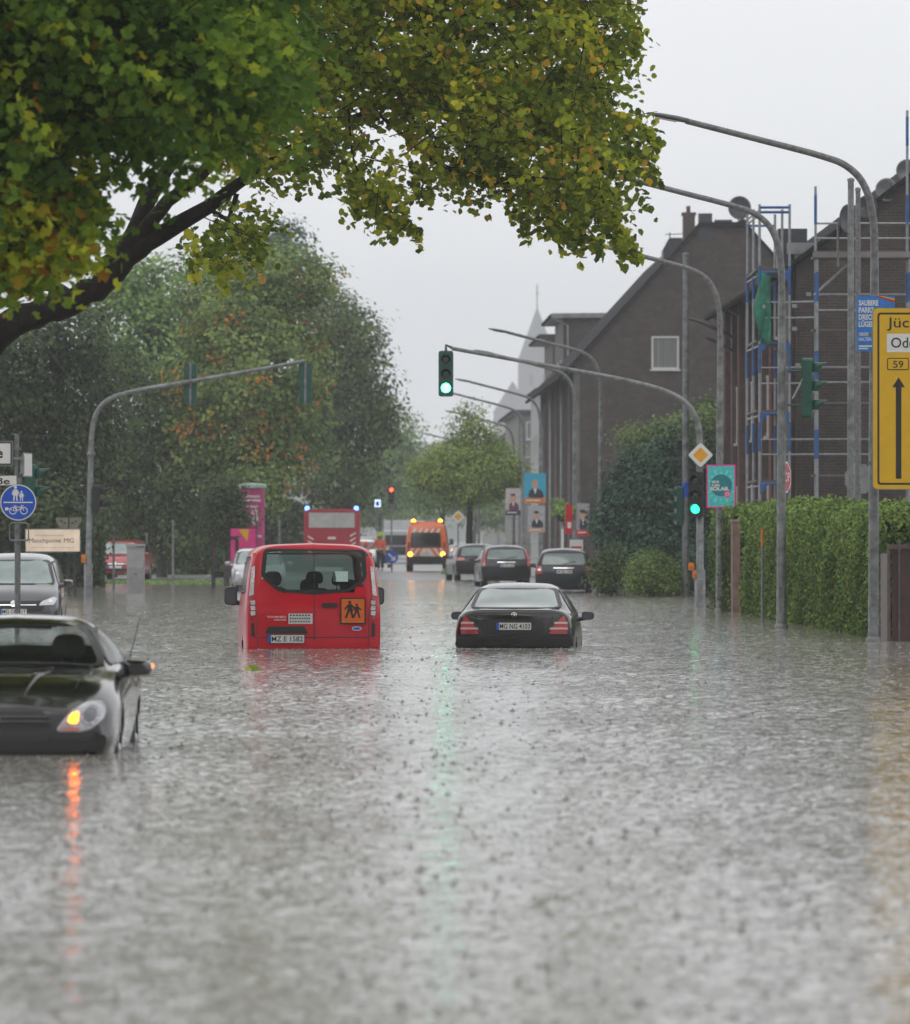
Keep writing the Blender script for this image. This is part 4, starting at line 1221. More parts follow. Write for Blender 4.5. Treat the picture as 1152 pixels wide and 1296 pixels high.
def linden():
    s = 100
    t = thing('linden_tree', 'linden tree whose long yellowing boughs reach over the street in the sharp upper middle of the photo', 'tree', (0, 0, 0))
    t['label'] = 'linden tree with a dark forked limb and long yellowing boughs hanging over the street'
    ells = [(620, 50, 175, 100), (480, 60, 100, 70), (708, 95, 62, 100), (690, 180, 105, 75), (752, 220, 48, 70), (590, 140, 90, 70), (575, 205, 62, 30),
            (470, 228, 40, 32), (470, 250, 28, 18), (400, 110, 70, 60), (360, 60, 85, 80), (345, 175, 75, 34), (300, 283, 32, 36), (272, 318, 22, 20), (410, 180, 40, 30), (285, 312, 24, 20),
            (640, -70, 190, 80), (420, -80, 200, 90), (560, -190, 200, 90), (690, 245, 45, 20), (330, 215, 30, 14)]
    O, D = near_crown(ells, 42000, s, 4.5, .088, L_LIND, t, 'round', per=10, twig=.42, org=.05, hang=.45)
    near_crown([(150, -380, 420, 220), (-150, -200, 350, 250), (250, -640, 330, 230), (-100, -650, 300, 250)], 4500, s, 7, .30, L_LIND, t, 'round', per=9, twig=.9)
    kids(t)[-1].name = 'upper_crown'
    # drooping sprays at the lower edge of the bough
    sp_ = []
    for a, b_, n in (((440, 215), (452, 262), 26), ((470, 240), (534, 306), 44), ((455, 250), (500, 296), 30), ((520, 215), (545, 252), 22), ((655, 265), (668, 300), 22), ((690, 270), (738, 322), 40),
                     ((740, 250), (812, 330), 70), ((770, 260), (790, 326), 50), ((800, 190), (832, 226), 40), ((795, 40), (806, 62), 16), ((790, 150), (834, 186), 36), ((720, 270), (760, 322), 34),
                     ((270, 300), (284, 360), 36), ((240, 300), (250, 352), 24), ((310, 290), (330, 336), 30), ((690, 290), (722, 300), 18)):
        n *= 3
        for i in range(n):
            k = i / n
            x = a[0] + (b_[0] - a[0]) * k + RNG.normal() * 9 * (1.15 - k); y = a[1] + (b_[1] - a[1]) * k + RNG.normal() * 8
            sp_.append(((x - CX) / s, F / s + RNG.normal() * .35, CH + (HY - y) / s))
    sp_ = np.array(sp_)
    ob = leaves('hanging_sprays', sp_, RNG.normal(size=sp_.shape) * .7 + np.array([0, -.5, .5]), .10, np.clip(RNG.uniform(.1, .9, len(sp_)), 0, .92), L_LIND, t, 'round', hang=.5)
    base = Vector((0, 0, 0))
    paths = [[(-175, 830, 34), (-150, 620, 30), (-90, 490, 27), (0, 420, 23), (60, 392, 20), (110, 372, 19), (150, 335, 17), (200, 298, 14), (262, 262, 11), (310, 222, 8, .5), (352, 190, 6, 1), (430, 140, 4, 2), (560, 90, 3, 3)],
             [(130, 352, 16), (165, 305, 15), (184, 255, 13, .5), (205, 215, 10, .8), (240, 160, 8, 1), (300, 80, 6, 1.5), (340, -20, 5, 2)],
             [(150, 335, 13), (178, 296, 12), (215, 258, 10, -.4), (250, 225, 8, .2), (310, 165, 6, 1), (430, 90, 4, 2), (560, 45, 3, 3)],
             [(95, 380, 9), (55, 358, 8, .6), (10, 372, 7, 1)], [(60, 392, 7), (95, 262, 5, .8), (112, 234, 5, 1), (135, 215, 4, 1.2), (170, 170, 3, 1.4)],
             [(430, 90, 3, 2), (520, 170, 3.5, 1.5), (590, 224, 5, 0), (650, 230, 4.5, 0), (720, 224, 3.4, 0), (790, 205, 2, 0)],
             [(560, 90, 2.5, 3), (640, 120, 2.5, 2), (700, 160, 2.6, -1), (745, 215, 2.2, 0), (770, 270, 1.5, 0)], [(560, 95, 3.5, 1), (660, 60, 3, 1), (770, 40, 2, 1)],
             [(300, 245, 4), (285, 290, 2.5), (262, 322, 1.5)], [(262, 262, 4), (300, 290, 2.5), (318, 325, 1.4)], [(440, 130, 2), (447, 200, 1.6), (470, 240, 1.3), (520, 292, .9)], [(640, 228, 2), (690, 265, 1.5), (735, 312, .9)]]
    sel = RNG.choice(len(O), 900, replace=False)
    limbs(t, paths, s, M_BARK, base, (O[sel], D[sel]))
linden()
def maple():
    s = 150
    t = thing('maple_tree', 'maple tree with broad dark green leaves tipped orange, filling the upper left corner', 'tree')
    ells = [(90, 15, 200, 90), (270, 35, 105, 80), (290, 105, 62, 52), (180, 105, 120, 60), (45, 155, 85, 70), (225, 170, 60, 36), (35, 238, 68, 36), (15, 295, 46, 20), (60, 275, 28, 18), (312, 75, 45, 50),
            (100, -90, 260, 80), (-120, 100, 120, 250)]
    near_crown([(-60, -380, 420, 240), (-300, -50, 260, 330), (120, -560, 330, 220)], 4500, s, 6, .26, L_MAPLE, t, 'maple', per=9, twig=.7)
    kids(t)[-1].name = 'upper_crown'
    O, D = near_crown(ells, 36000, s, 3.5, .086, L_MAPLE, t, 'maple', per=9, twig=.4, org=.02, hang=.25)
    lo = [(5, 312, 62, 28), (25, 262, 76, 34), (-10, 350, 32, 12), (75, 300, 30, 20)]
    O2, D2 = near_crown(lo, 3200, s * 1.02, 1.0, .09, L_MAPLE, t, 'maple', per=7, twig=.35, org=.13, hang=.1, bias=.3)
    kids(t)[-1].name = 'lower_sprays'
    paths = [[(-330, 900, 50), (-320, 500, 44), (-300, 250, 40), (-200, 60, 26), (-60, -60, 16), (120, -80, 10), (280, -30, 7)], [(-300, 250, 30), (-200, 240, 18), (-90, 265, 12), (0, 300, 7), (70, 330, 4)],
             [(-230, 110, 20), (-80, 130, 13), (60, 120, 8), (180, 130, 5), (290, 150, 3)]]
    sel = RNG.choice(len(O), 300, replace=False)
    limbs(t, paths, s, M_BARK, Vector((0, 0, 0)), (O[sel], D[sel]))
maple()

def tree(name, label, cat, base_px, s, ells, n, size, m, shape='dab', group=None, clump=None, orange=0., trunk=.22, bark=None, bias=0., depth=1.0, stems=1, z0=None, crown='crown', per=22):
    x = (base_px - CX) / s; y = F / s
    z = gz(x, y) if z0 is None else z0
    t = thing(name, label, cat, (x, y, z - .1), 0, group)
    bl = []
    for cx, cy_, rx, ry in ells:
        bl.append(((cx - CX) / s - x, RNG.uniform(-.5, .5) * rx / s * depth, CH + (HY - cy_) / s - z + .1, rx / s, rx / s * depth, ry / s))
    n = int(n * 1.9); size = size * .74; per = int(per * 1.3)
    C, N, tn = crown_points(bl, n, clump or size * 3.2, per=per, orange=orange, bias=bias)
    C[:, 2] = np.maximum(C[:, 2], .12)
    leaves(crown, C, N, size, tn, m, t, shape)
    b = MB()
    top = max(q[2] for q in bl); low = min(q[2] - q[5] for q in bl)
    mid = np.mean([q[:3] for q in bl], 0)
    for k in range(stems):
        ox = (k - (stems - 1) / 2) * trunk * 2.2
        b.tube([(ox, 0, -.4), (ox * 1.1, 0, max(.4, low * .6)), (mid[0] * .5 + ox, mid[1] * .5, mid[2] * .75), (mid[0], mid[1], top * .9)], [trunk * 1.15, trunk, trunk * .62, trunk * .2], 9)
    for q in bl:
        zc_ = max(.5, min(q[2] - q[5] * .9, mid[2]))
        b.tube([(0, 0, zc_ * .8), ((q[0]) * .5, q[1] * .5, (zc_ + q[2]) / 2), q[:3]], [trunk * .5, trunk * .35, trunk * .12], 6)
    b.build('trunk', bark or M_BARK2, t)
    return t
G1 = 'trees along the left side of the street'
tree('tall_tree', 'tall dark tree rising behind the blue pedestrian sign at the left edge', 'tree', 40, 41, [(30, 470, 70, 75), (62, 570, 72, 75), (15, 620, 70, 80), (92, 430, 42, 46), (100, 520, 46, 75), (60, 660, 80, 60), (-40, 540, 70, 120)], 22000, .20, L_DARK, group=G1)
tree('dark_tree', 'dense dark olive tree behind the left signal mast and its pole', 'tree', 205, 33, [(165, 540, 55, 75), (185, 600, 66, 66), (145, 622, 50, 50), (235, 630, 52, 60), (240, 676, 40, 36), (140, 470, 42, 40)], 13000, .2, L_OLIVE, group=G1, bias=-.1)
tree('light_green_tree', 'pale green broad tree standing behind the orange-flecked chestnut', 'tree', 215, 30, [(165, 410, 60, 62), (225, 380, 62, 60), (205, 460, 75, 70), (285, 400, 62, 60), (150, 350, 40, 42), (250, 500, 60, 60)], 9000, .28, L_GREEN, group=G1)
tree('chestnut_tree', 'horse chestnut with clumps of orange autumn leaves above the pink advertising column', 'tree', 310, 33, [(305, 400, 80, 72), (350, 350, 66, 40), (300, 480, 88, 80), (355, 455, 66, 80), (300, 565, 88, 66), (360, 540, 58, 60), (240, 550, 46, 60), (400, 360, 26, 22), (310, 612, 62, 40)], 20000, .23, L_CHEST, group=G1, orange=.075)
tree('conifer_tree', 'blue-grey conifer whose tip shows above the chestnut crown', 'tree', 350, 21, [(356, 300, 26, 20), (335, 318, 22, 20), (350, 330, 36, 24), (348, 360, 46, 40)], 2500, .36, L_YEW, group=G1)
tree('round_tree', 'tall rounded green tree next to the open sky, right of the chestnut', 'tree', 440, 26, [(412, 410, 38, 50), (436, 440, 46, 62), (460, 485, 36, 55), (445, 530, 54, 60), (410, 500, 45, 80), (478, 530, 26, 36), (430, 600, 56, 50)], 11000, .27, L_OLIVE, group=G1)
tree('hazy_tree', 'grey-green tree half lost in the rain above the fire engine', 'tree', 480, 15, [(495, 555, 30, 52), (470, 600, 52, 50), (512, 590, 18, 40), (440, 630, 40, 40)], 5000, .42, L_GREEN, group=G1)
for i, (x, s, e, lab) in enumerate(((530, 11, [(500, 630, 50, 34), (540, 620, 40, 40), (560, 600, 30, 30)], 'pale distant tree crown beyond the red signal at the end of the street'),
                          (455, 12, [(440, 650, 40, 40), (470, 660, 36, 34)], 'distant tree directly above the white car in the rain'),
                          (600, 13, [(575, 610, 36, 40), (610, 620, 34, 40), (640, 640, 30, 30)], 'faint tree behind the small street tree'))):
    tree('distant_tree', lab, 'tree', x, s, e, 2600, .5, L_GREEN, group='far trees down the street')
tree('small_evergreen', 'small dark evergreen growing just left of the pink advertising column', 'tree', 287, 37.5, [(288, 622, 14, 22), (280, 645, 20, 24), (298, 655, 16, 18), (286, 672, 20, 22)], 2200, .17, L_DARK, trunk=.1)
tree('bright_shrub', 'bright green shrub beside the left signal pole', 'shrub', 146, 33, [(140, 640, 22, 20), (152, 655, 18, 22), (126, 660, 16, 22)], 1500, .15, L_LIGHT, trunk=.08, crown='foliage')
tree('street_tree', 'small light green street tree on the island behind the parked cars', 'tree', 594, 27.5, [(590, 545, 24, 30), (566, 590, 40, 32), (626, 595, 38, 32), (594, 605, 58, 36), (540, 602, 22, 17), (652, 604, 17, 14), (597, 524, 10, 13), (618, 560, 16, 22)], 8500, .18, L_LIGHT, trunk=.16, bark=M_BARK, clump=.4)
tree('young_tree', 'slim street tree further down the right pavement, behind the small light green one', 'tree', 560, 19, [(560, 600, 34, 30), (548, 625, 30, 24), (585, 620, 30, 26)], 2600, .28, L_GREEN, trunk=.15)
tree('yew_bush', 'large dark blue-green yew bush by the right signal mast', 'shrub', 850, 41, [(846, 632, 60, 72), (803, 640, 42, 60), (903, 640, 42, 70), (848, 575, 24, 34), (904, 572, 18, 30), (776, 668, 24, 42), (850, 690, 66, 46), (808, 590, 16, 20)], 17000, .15, L_YEW, trunk=.2, crown='foliage', per=18)
tree('garden_tree', 'yellow-green garden tree between the yew bush and the brick gable', 'tree', 868, 37, [(868, 552, 44, 26), (903, 540, 30, 34), (812, 556, 26, 14), (928, 570, 20, 36)], 4500, .17, L_OLIVE, trunk=.15, bias=.25)
tree('round_bush', 'round clipped green bush beside the low kerb stone', 'shrub', 826, 46.5, [(826, 724, 28, 24), (842, 735, 20, 18), (812, 735, 18, 16)], 4200, .09, L_CHEST, trunk=.06, crown='foliage')
tree('columnar_bush', 'narrow dull green bush right of the dark hatchback', 'shrub', 774, 46, [(774, 722, 16, 26), (764, 732, 10, 18)], 1800, .11, L_OLIVE, trunk=.06, crown='foliage')
tree('low_bush', 'low dark bush behind the slim steel pole', 'shrub', 880, 45.5, [(880, 725, 26, 28), (905, 715, 20, 34)], 2400, .11, L_YEW, trunk=.06, crown='foliage')

def hedge(name, label, s0, s1, k, width, h0, h1, n, m, size=.085, bias=0.):
    """clipped hedge along the pavement: leafy skin over dark twigs; k = metres right of the street line"""
    y0, y1 = F / s0, F / s1
    t = thing(name, label, 'hedge', (road_x(y0) + k, y0, gz(road_x(y0) + k, y0)))
    L_ = y1 - y0
    zb = t.location.z
    def at(u, v, h):      # u along 0..1, v across 0..1
        y = L_ * u
        return np.stack([-.018 * y + width * v, y, h], -1)
    hh = lambda u: h0 + (h1 - h0) * u + .05 * np.sin(u * 19) + .03 * np.sin(u * 47) - zb
    P, N = [], []
    def face(cnt, kind):
        u = RNG.uniform(0, 1, cnt); v = RNG.uniform(0, 1, cnt); j = RNG.normal(size=cnt) * .06 + .05 * np.sin(u * 40 + v * 9)
        if kind == 'front': p = at(u, j / width, v * hh(u)); nn = (-1, -.35, .25)
        elif kind == 'top': p = at(u, v, hh(u) + j * .9 - .10 * (2 * v - 1) ** 4); nn = (-.1, -.2, 1)
        elif kind == 'back': p = at(u, 1 + j / width, v * hh(u)); nn = (1, 0, .25)
        else:
            p = at(j / L_ if kind == 'near' else 1 + j / L_, u, v * hh(0 if kind == 'near' else 1)); nn = (-.1, -1 if kind == 'near' else 1, .25)
        P.append(p); N.append(RNG.normal(size=(cnt, 3)) * .6 + np.array(nn))
    A = L_ * h0; B = L_ * width; Cc = width * h0; tot = A * 1.6 + B + Cc * 2.4
    # (kinds below are weighted by their area)
    face(int(n * A * 1.1 / tot), 'front'); face(int(n * B / tot), 'top'); face(int(n * A * .5 / tot), 'back'); face(int(n * Cc * 1.6 / tot), 'near'); face(int(n * Cc * .8 / tot), 'far')
    P = np.concatenate(P); N = np.concatenate(N)
    # leaf tint in lighter and darker patches, lighter towards the top
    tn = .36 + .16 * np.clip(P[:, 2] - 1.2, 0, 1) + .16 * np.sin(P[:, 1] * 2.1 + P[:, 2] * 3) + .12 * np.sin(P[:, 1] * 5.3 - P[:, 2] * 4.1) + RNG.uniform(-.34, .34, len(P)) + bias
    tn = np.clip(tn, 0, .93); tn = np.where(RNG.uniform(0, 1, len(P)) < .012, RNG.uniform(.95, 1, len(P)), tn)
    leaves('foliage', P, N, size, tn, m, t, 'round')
    # shoots standing above the top
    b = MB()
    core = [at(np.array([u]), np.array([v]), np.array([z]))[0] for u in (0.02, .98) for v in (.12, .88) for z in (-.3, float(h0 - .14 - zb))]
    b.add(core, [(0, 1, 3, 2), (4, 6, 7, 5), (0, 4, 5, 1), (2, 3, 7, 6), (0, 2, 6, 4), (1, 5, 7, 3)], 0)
    for i in range(60):
        u, v = RNG.uniform(), RNG.uniform()
        p = at(np.array([u]), np.array([v]), np.array([0.]))[0]
        b.tube([(p[0], p[1], -.4), (p[0] + RNG.normal() * .1, p[1] + RNG.normal() * .1, float(hh(u)) * .6), (p[0] + RNG.normal() * .15, p[1] + RNG.normal() * .15, float(hh(u)) * RNG.uniform(.9, 1.08))], [.02, .014, .004], 4, cap=False)
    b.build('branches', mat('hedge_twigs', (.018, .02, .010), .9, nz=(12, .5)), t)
    return t
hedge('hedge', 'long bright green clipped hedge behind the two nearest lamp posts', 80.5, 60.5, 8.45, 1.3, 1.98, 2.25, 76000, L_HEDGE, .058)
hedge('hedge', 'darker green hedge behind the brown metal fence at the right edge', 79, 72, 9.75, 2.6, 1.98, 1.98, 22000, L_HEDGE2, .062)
hedge('hedge', 'short yellowish hedge beyond the reddish gate post', 59.2, 57.4, 8.2, 1.6, 2.2, 2.2, 9000, L_HEDGE, .058, -.1)
# a hedge bank on the left behind the pale notice board
def bank(name, label, px0, px1, s, top, n, m, size):
    x0, x1 = (px0 - CX) / s, (px1 - CX) / s; y = F / s
    zb = gz((x0 + x1) / 2, y)
    t = thing(name, label, 'hedge', ((x0 + x1) / 2, y, zb))
    h = CH + (HY - top) / s - zb; wd = x1 - x0
    u = RNG.uniform(-.5, .5, n) * wd; v = RNG.uniform(-.1, 1, n) ** .9 if False else RNG.uniform(0, 1.0, n)
    P = np.stack([u, RNG.normal(size=n) * .35, v * h * (1 + .06 * np.sin(u * 1.7) + .05 * np.sin(u * 4.1))], 1)
    leaves('foliage', P, RNG.normal(size=P.shape) * .7 + np.array([0, -.7, .4]), size, np.clip(RNG.uniform(.05, .8, n) + .12 * np.sin(u * 2.3), 0, .93), m, t, 'dab')
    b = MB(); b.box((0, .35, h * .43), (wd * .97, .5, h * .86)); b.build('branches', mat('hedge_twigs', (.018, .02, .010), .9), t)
bank('hedge', 'dark unclipped hedge behind the pale notice board and the slate crossover', -60, 132, 39, 655, 6500, L_DARK, .2)
bank('hedge', 'dark hedge closing the gravel yard behind the crimson car', 125, 300, 31, 655, 5500, L_OLIVE, .22)
bank('hedge', 'dark hedge between the advertising column and the fire engine', 318, 392, 26.5, 640, 3800, L_DARK, .24)

# ================================================================ street furniture
M_GALV = mat('galvanised_steel', (.20, .21, .215), .5, .3, nz=(7, .42), bump=(30, .1), det=6)
M_GALV2 = mat('weathered_steel', (.17, .175, .18), .45, .3, nz=(14, .35), det=6)
M_LAMP = mat('lamp_housing', (.10, .105, .11), .4, .2, nz=(8, .2))
M_SIGNAL = mat('signal_green', (.010, .085, .058), .4, nz=(8, .25))
M_SIGNALB = mat('signal_black', (.012, .014, .014), .5, nz=(8, .25))
M_GREENLIT = mat('green_light', (.1, 1, .6), .3, nz=(60, .1), emis=18, ecol=(.05, 1, .52))
M_GREENLIT2 = mat('small_green_light', (.1, 1, .6), .3, nz=(60, .1), emis=3.5, ecol=(.02, 1, .42))
M_REDLIT = mat('red_light', (1, .1, .05), .3, nz=None, emis=9, ecol=(1, .06, .02))
M_LENSOFF = mat('unlit_lens', (.02, .03, .028), .2, nz=(40, .3), coat=1)
M_YELLOW = mat('sign_yellow', (.72, .43, .004), .4, nz=(5, .06), bump=(60, .03))
M_SIGNBACK = mat('sign_back', (.22, .23, .235), .5, .3, nz=(5, .2))
M_SIGNBLUE = mat('sign_blue', (.006, .085, .52), .35, nz=(8, .1))
M_SIGNRED = mat('sign_red', (.55, .012, .02), .35, nz=(8, .1))
M_BROWN = mat('brown_metal', (.085, .048, .045), .45, nz=(4, .25), bump=(20, .1))
M_POSTER_TEAL = mat('poster_teal', (.07, .55, .56), .5, nz=(12, .15))
M_POSTER_DTEAL = mat('poster_deep_teal', (.01, .20, .24), .5, nz=(12, .1))
M_PINK = mat('poster_pink', (.72, .035, .24), .5, nz=(3, .2))
M_PINK2 = mat('poster_magenta', (.42, .02, .16), .5, nz=(3, .25))
M_PBLUE = mat('poster_blue', (.025, .20, .62), .5, nz=(6, .15))
M_SKIN = mat('skin', (.55, .33, .25), .6, nz=(30, .1))

def place(px, s, z=None):
    x, y = (px - CX) / s, F / s
    return (x, y, gz(x, y) if z is None else z)

# ---- street lamps: pole, swept arm, flat lantern
def lamp(loc, label):
    t = thing('street_lamp', label, 'street lamp', loc, 0, 'street lamps along the right pavement')
    zb = loc[2]
    q = lambda px, py: Vector(((px - 1106) / 83, 0, CH + (HY - py) / 83 - zb))
    b = MB(); b.tube([(0, 0, -.5), (0, 0, 1.15), (0, 0, 1.2), (0, 0, 3.6), q(1107, 330)], [.088, .088, .082, .078, .064], 14)
    b.lathe([(.12, 0), (.12, .05), (.09, .08)], (0, 0, .5), 14)
    b.box((0, -.083, 1.0), (.09, .02, .45)); b.build('pole', M_GALV, t)
    b = MB(); P = pchip(np.array([list(q(*p)) for p in ((1107, 332), (1106.5, 295), (1102, 258), (1090, 228), (1066, 207), (1038, 197), (960, 176.5), (868, 153))]), 5)
    b.tube(P, list(np.linspace(.064, .046, len(P))), 12); b.build('arm', M_GALV2, t)
    b = MB(); p0, p1 = q(872, 154), q(818, 143.5); d = (p1 - p0); L_ = d.length; d = d / L_; n = Vector((-d.z, 0, d.x)) * -1
    prof = [(0, .05, .05), (.12, .06, .055), (.16, .13, .06), (.45, .155, .05), (L_ * .93, .10, .03), (L_, .03, .012)]
    vs = []
    for a, hw, ht in prof:
        c = p0 + d * a
        for k in range(12):
            an = 2 * PI * k / 12
            vs.append(c + Vector((0, 1, 0)) * hw * math.cos(an) + Vector((0, 0, 1)) * ht * math.sin(an) * (1 if math.sin(an) > 0 else .55))
    fs = [(i * 12 + k, i * 12 + (k + 1) % 12, (i + 1) * 12 + (k + 1) % 12, (i + 1) * 12 + k) for i in range(len(prof) - 1) for k in range(12)]
    b.add(vs, fs + [tuple(range(12))[::-1], tuple(range(60, 72))], 0, True)
    h = b.build('lantern', M_LAMP, t)
    b = MB(); c = p0 + d * .36; b.box(c + Vector((0, 0, -.035)), (.34, .2, .012), 0, Matrix.Rotation(-math.atan2(d.z, d.x) + PI, 3, 'Y')); b.build('lens', M_CLEARLENS, h)
    return t
LAMPS = [(1106, 83, 'street lamp that the yellow direction sign is fixed to'), (989, 72, 'street lamp with a stop sign behind it, rising in front of the bright hedge'),
         (911, 59, 'street lamp carrying the turquoise and pink poster'), (760, 41, 'street lamp whose lantern hangs just right of the church spire'), (727, 36.8, 'street lamp before the brick terrace, its lantern just below the big signal arm'),
         (684, 31.2, 'street lamp carrying the cyan portrait poster'), (663, 28.6, 'grey street lamp between the cyan portrait poster and the street tree'), (650, 25, 'faint street lamp arching over the small street tree'), (606, 20.6, 'farthest street lamp, its arm only just showing left of the small street tree')]
l0 = None
for px, s, lab in LAMPS:
    loc = place(px, s)
    if l0 is None: l0 = lamp(loc, lab)
    else: dup(l0, (loc[0], loc[1], l0.location.z), 0, lab)

# ---- signal heads
def signal_head(label, loc, rz, lit=None, n=3, m=None, litm=None, group=None, cat='traffic light', visor=.22):
    t = thing('traffic_light', label, cat, loc, rz, group)
    m = m or M_SIGNAL
    w_, h, dp = .34, .33 * n + .06, .17
    b = MB(); b.prism(rpoly([(-w_ / 2, -h / 2), (w_ / 2, -h / 2), (w_ / 2, h / 2), (-w_ / 2, h / 2)], .06, 4), -dp / 2, dp / 2)
    for k in range(n):
        z = (k - (n - 1) / 2) * .33
        b.box((0, dp / 2 + .01, z), (w_ * .8, .02, .25))
    b.build('housing', m, t)
    for k in range(n):
        z = ((n - 1) / 2 - k) * .33
        on = lit == k
        q = MB(); q.lathe([(.001, -.03), (.06, -.027), (.10, -.01), (.105, 0)], (0, -dp / 2, z), 24, axis='y')
        ln = q.build('lens', (litm or M_GREENLIT) if on else M_LENSOFF, t)
        v = MB(); vs, fs = [], []
        K = 18
        for j in range(K + 1):
            a = R(-25) + (PI + R(50)) * j / K
            for r_, y in ((.122, -dp / 2), (.122, -dp / 2 - visor * (.45 + .55 * max(0, math.sin(a)))), (.112, -dp / 2 - visor * (.45 + .55 * max(0, math.sin(a)))), (.112, -dp / 2)):
                vs.append((r_ * math.cos(a), y, z + r_ * math.sin(a)))
        for j in range(K):
            for e_ in range(4):
                fs.append((j * 4 + e_, j * 4 + (e_ + 1) % 4, (j + 1) * 4 + (e_ + 1) % 4, (j + 1) * 4 + e_))
        v.add(vs, fs, 0, True); v.build('visor', m, t)
    return t
def mast(label, px, s, path, r0=.085, r1=.045, collar=True, z=None):
    loc = place(px, s, z)
    t = thing('signal_mast', label, 'signal mast', loc)
    B = Vector(loc)
    pts = [W(a, b_, s) - B for a, b_ in path]
    pts = [Vector((p.x, 0, p.z)) for p in pts]
    k = 2
    b = MB(); b.tube([(pts[0].x, 0, -.6), (pts[0].x, 0, 1.2), (pts[0].x, 0, 1.25), tuple(pts[1])], [r0 * 1.5, r0 * 1.45, r0, r0 * .95], 14)
    b.box((0, -r0 * 1.45, .75), (.12, .02, .5)); b.build('pole', M_GALV, t)
    D = pchip(np.array([list(p) for p in pts[1:]]), 6)
    b = MB(); b.tube(D, list(np.linspace(r0 * .95, r1, len(D))), 12)
    if collar: b.lathe([(r0 * 1.05, -.06), (r0 * 1.35, -.04), (r0 * 1.35, .04), (r0 * 1.05, .06)], tuple(pts[1]), 14)
    b.build('arm', M_GALV, t)
    return t
mast('signal mast on the right with a long arm reaching left over the street', 886, 55, [(886, 770), (886, 585), (886, 565), (884.5, 543), (876, 520), (860, 504), (836, 493), (800, 483), (700, 464), (572, 441)])
p = W(564.5, 473, 55)
t = signal_head('traffic signal with its green lamp lit, hanging at the tip of the mast arm', p, 0, 2)
b = MB(); b.tube([(0, .02, .5), (0, .06, .66), (.14, .06, .60)], .035, 8); b.build('bracket', M_SIGNAL, t)
p = W(881, 626, 55)
t = signal_head('black traffic signal on the right mast with a green lamp lit near its bottom', (p.x, p.y - .16, p.z), R(-14), 2, 3, M_SIGNALB, M_GREENLIT2)
b = MB(); b.box((.10, .12, .3), (.28, .05, .05)); b.box((.10, .12, -.3), (.28, .05, .05)); b.build('bracket', M_SIGNALB, t)
p = W(889, 622, 55)
t = signal_head('black traffic signal on the far side of the right mast, turned to the side road', (p.x + .12, p.y + .1, p.z + .05), R(100), None, 3, M_SIGNALB)
p = W(859, 640, 46.5)
t = signal_head('dark green traffic signal in profile left of the slim steel pole', (p.x, p.y, p.z), R(-82), None, 3, M_SIGNAL, visor=.26)
b = MB(); b.box((.0, .14, .3), (.05, .14, .04)); b.box((.0, .14, -.3), (.05, .14, .04)); b.build('bracket', M_SIGNAL, t)
p = W(1022, 491, 72)
t = signal_head('dark green traffic signal in profile beside the lamp post with the stop sign', (p.x, p.y, p.z), R(86), None, 3, M_SIGNAL, visor=.26)
b = MB(); b.tube([(-.02, .08, .3), (-.02, .34, .3)], .018, 6); b.tube([(-.02, .08, -.3), (-.02, .34, -.3)], .018, 6); b.build('bracket', M_SIGNAL, t)
# priority road sign on the mast
def diamond(label, px, py, s, r, pole=None):
    p = W(px, py, s)
    t = thing('priority_road_sign', label, 'road sign', (p.x, p.y - .12, p.z))
    b = MB(); dm = lambda k: [(0, -k), (k, 0), (0, k), (-k, 0)]
    b.prism(rpoly(dm(r), .05), -.01, .01, mi=2); b.flat(rpoly(dm(r * .97), .05), -.013, 0); b.flat(rpoly(dm(r * .60), .03), -.016, 1); b.build('sign_panel', [M_WHITE, mat('sign_amber', (.78, .37, .005), .4, nz=(8, .1)), M_SIGNBACK], t)
    b = MB(); b.box((0, .05, r * .4), (.14, .08, .04)); b.box((0, .05, -r * .4), (.14, .08, .04))
    if pole: b.tube([(0, .12, r), (0, .12, -p.z - .3)], .035, 8)
    b.build('bracket' if not pole else 'post', M_GALV, t)
diamond('yellow and white diamond priority sign on the right signal mast', 886.5, 576, 55, .30)
diamond('small yellow and white diamond sign beside the trunk of the street tree', 580, 654, 28, .31, True)

mast('signal mast on the left whose arm rises to the right across the trees', 112.5, 48, [(112, 757), (115.5, 575), (116, 555), (119, 532), (128, 514), (143, 503), (170, 495), (240, 483), (320, 469), (386, 457)], .08, .05)
G = 'signals seen from behind on the left mast arm'
for px, py, lab in ((241, 486, 'green signal back halfway along the left mast arm'), (386.5, 485.5, 'green signal back at the tip of the left mast arm')):
    p = W(px, py, 48)
    t = signal_head(lab, (p.x, p.y + .16, p.z), PI, None, 3, M_SIGNAL, None, G)
    b = MB(); b.tube([(0, .115, -.56), (0, .115, .56)], .035, 8); b.build('bracket', M_GALV, t)
p = W(125, 631, 48)
t = signal_head('dark two-lamp pedestrian signal on the left signal mast', (p.x - .02, p.y - .05, p.z), R(80), None, 2, M_SIGNALB, visor=.26)
b = MB(); b.box((0, .15, 0), (.05, .16, .3)); b.build('bracket', M_SIGNAL, t)
p = W(106, 707, 48)
t = thing('push_button', 'orange push button box low on the left signal mast', 'push button', (p.x, p.y - .02, p.z))
b = MB(); b.prism(rpoly([(-.06, -.11), (.06, -.11), (.06, .11), (-.06, .11)], .04, 4), -.06, .06); b.build('case', mat('request_orange', (.75, .22, .02), .4, nz=(20, .1)), t)
b = MB(); b.lathe([(.03, -.02), (.025, 0)], (0, -.06, -.03), 12, axis='y'); b.build('button', M_DARK, t)
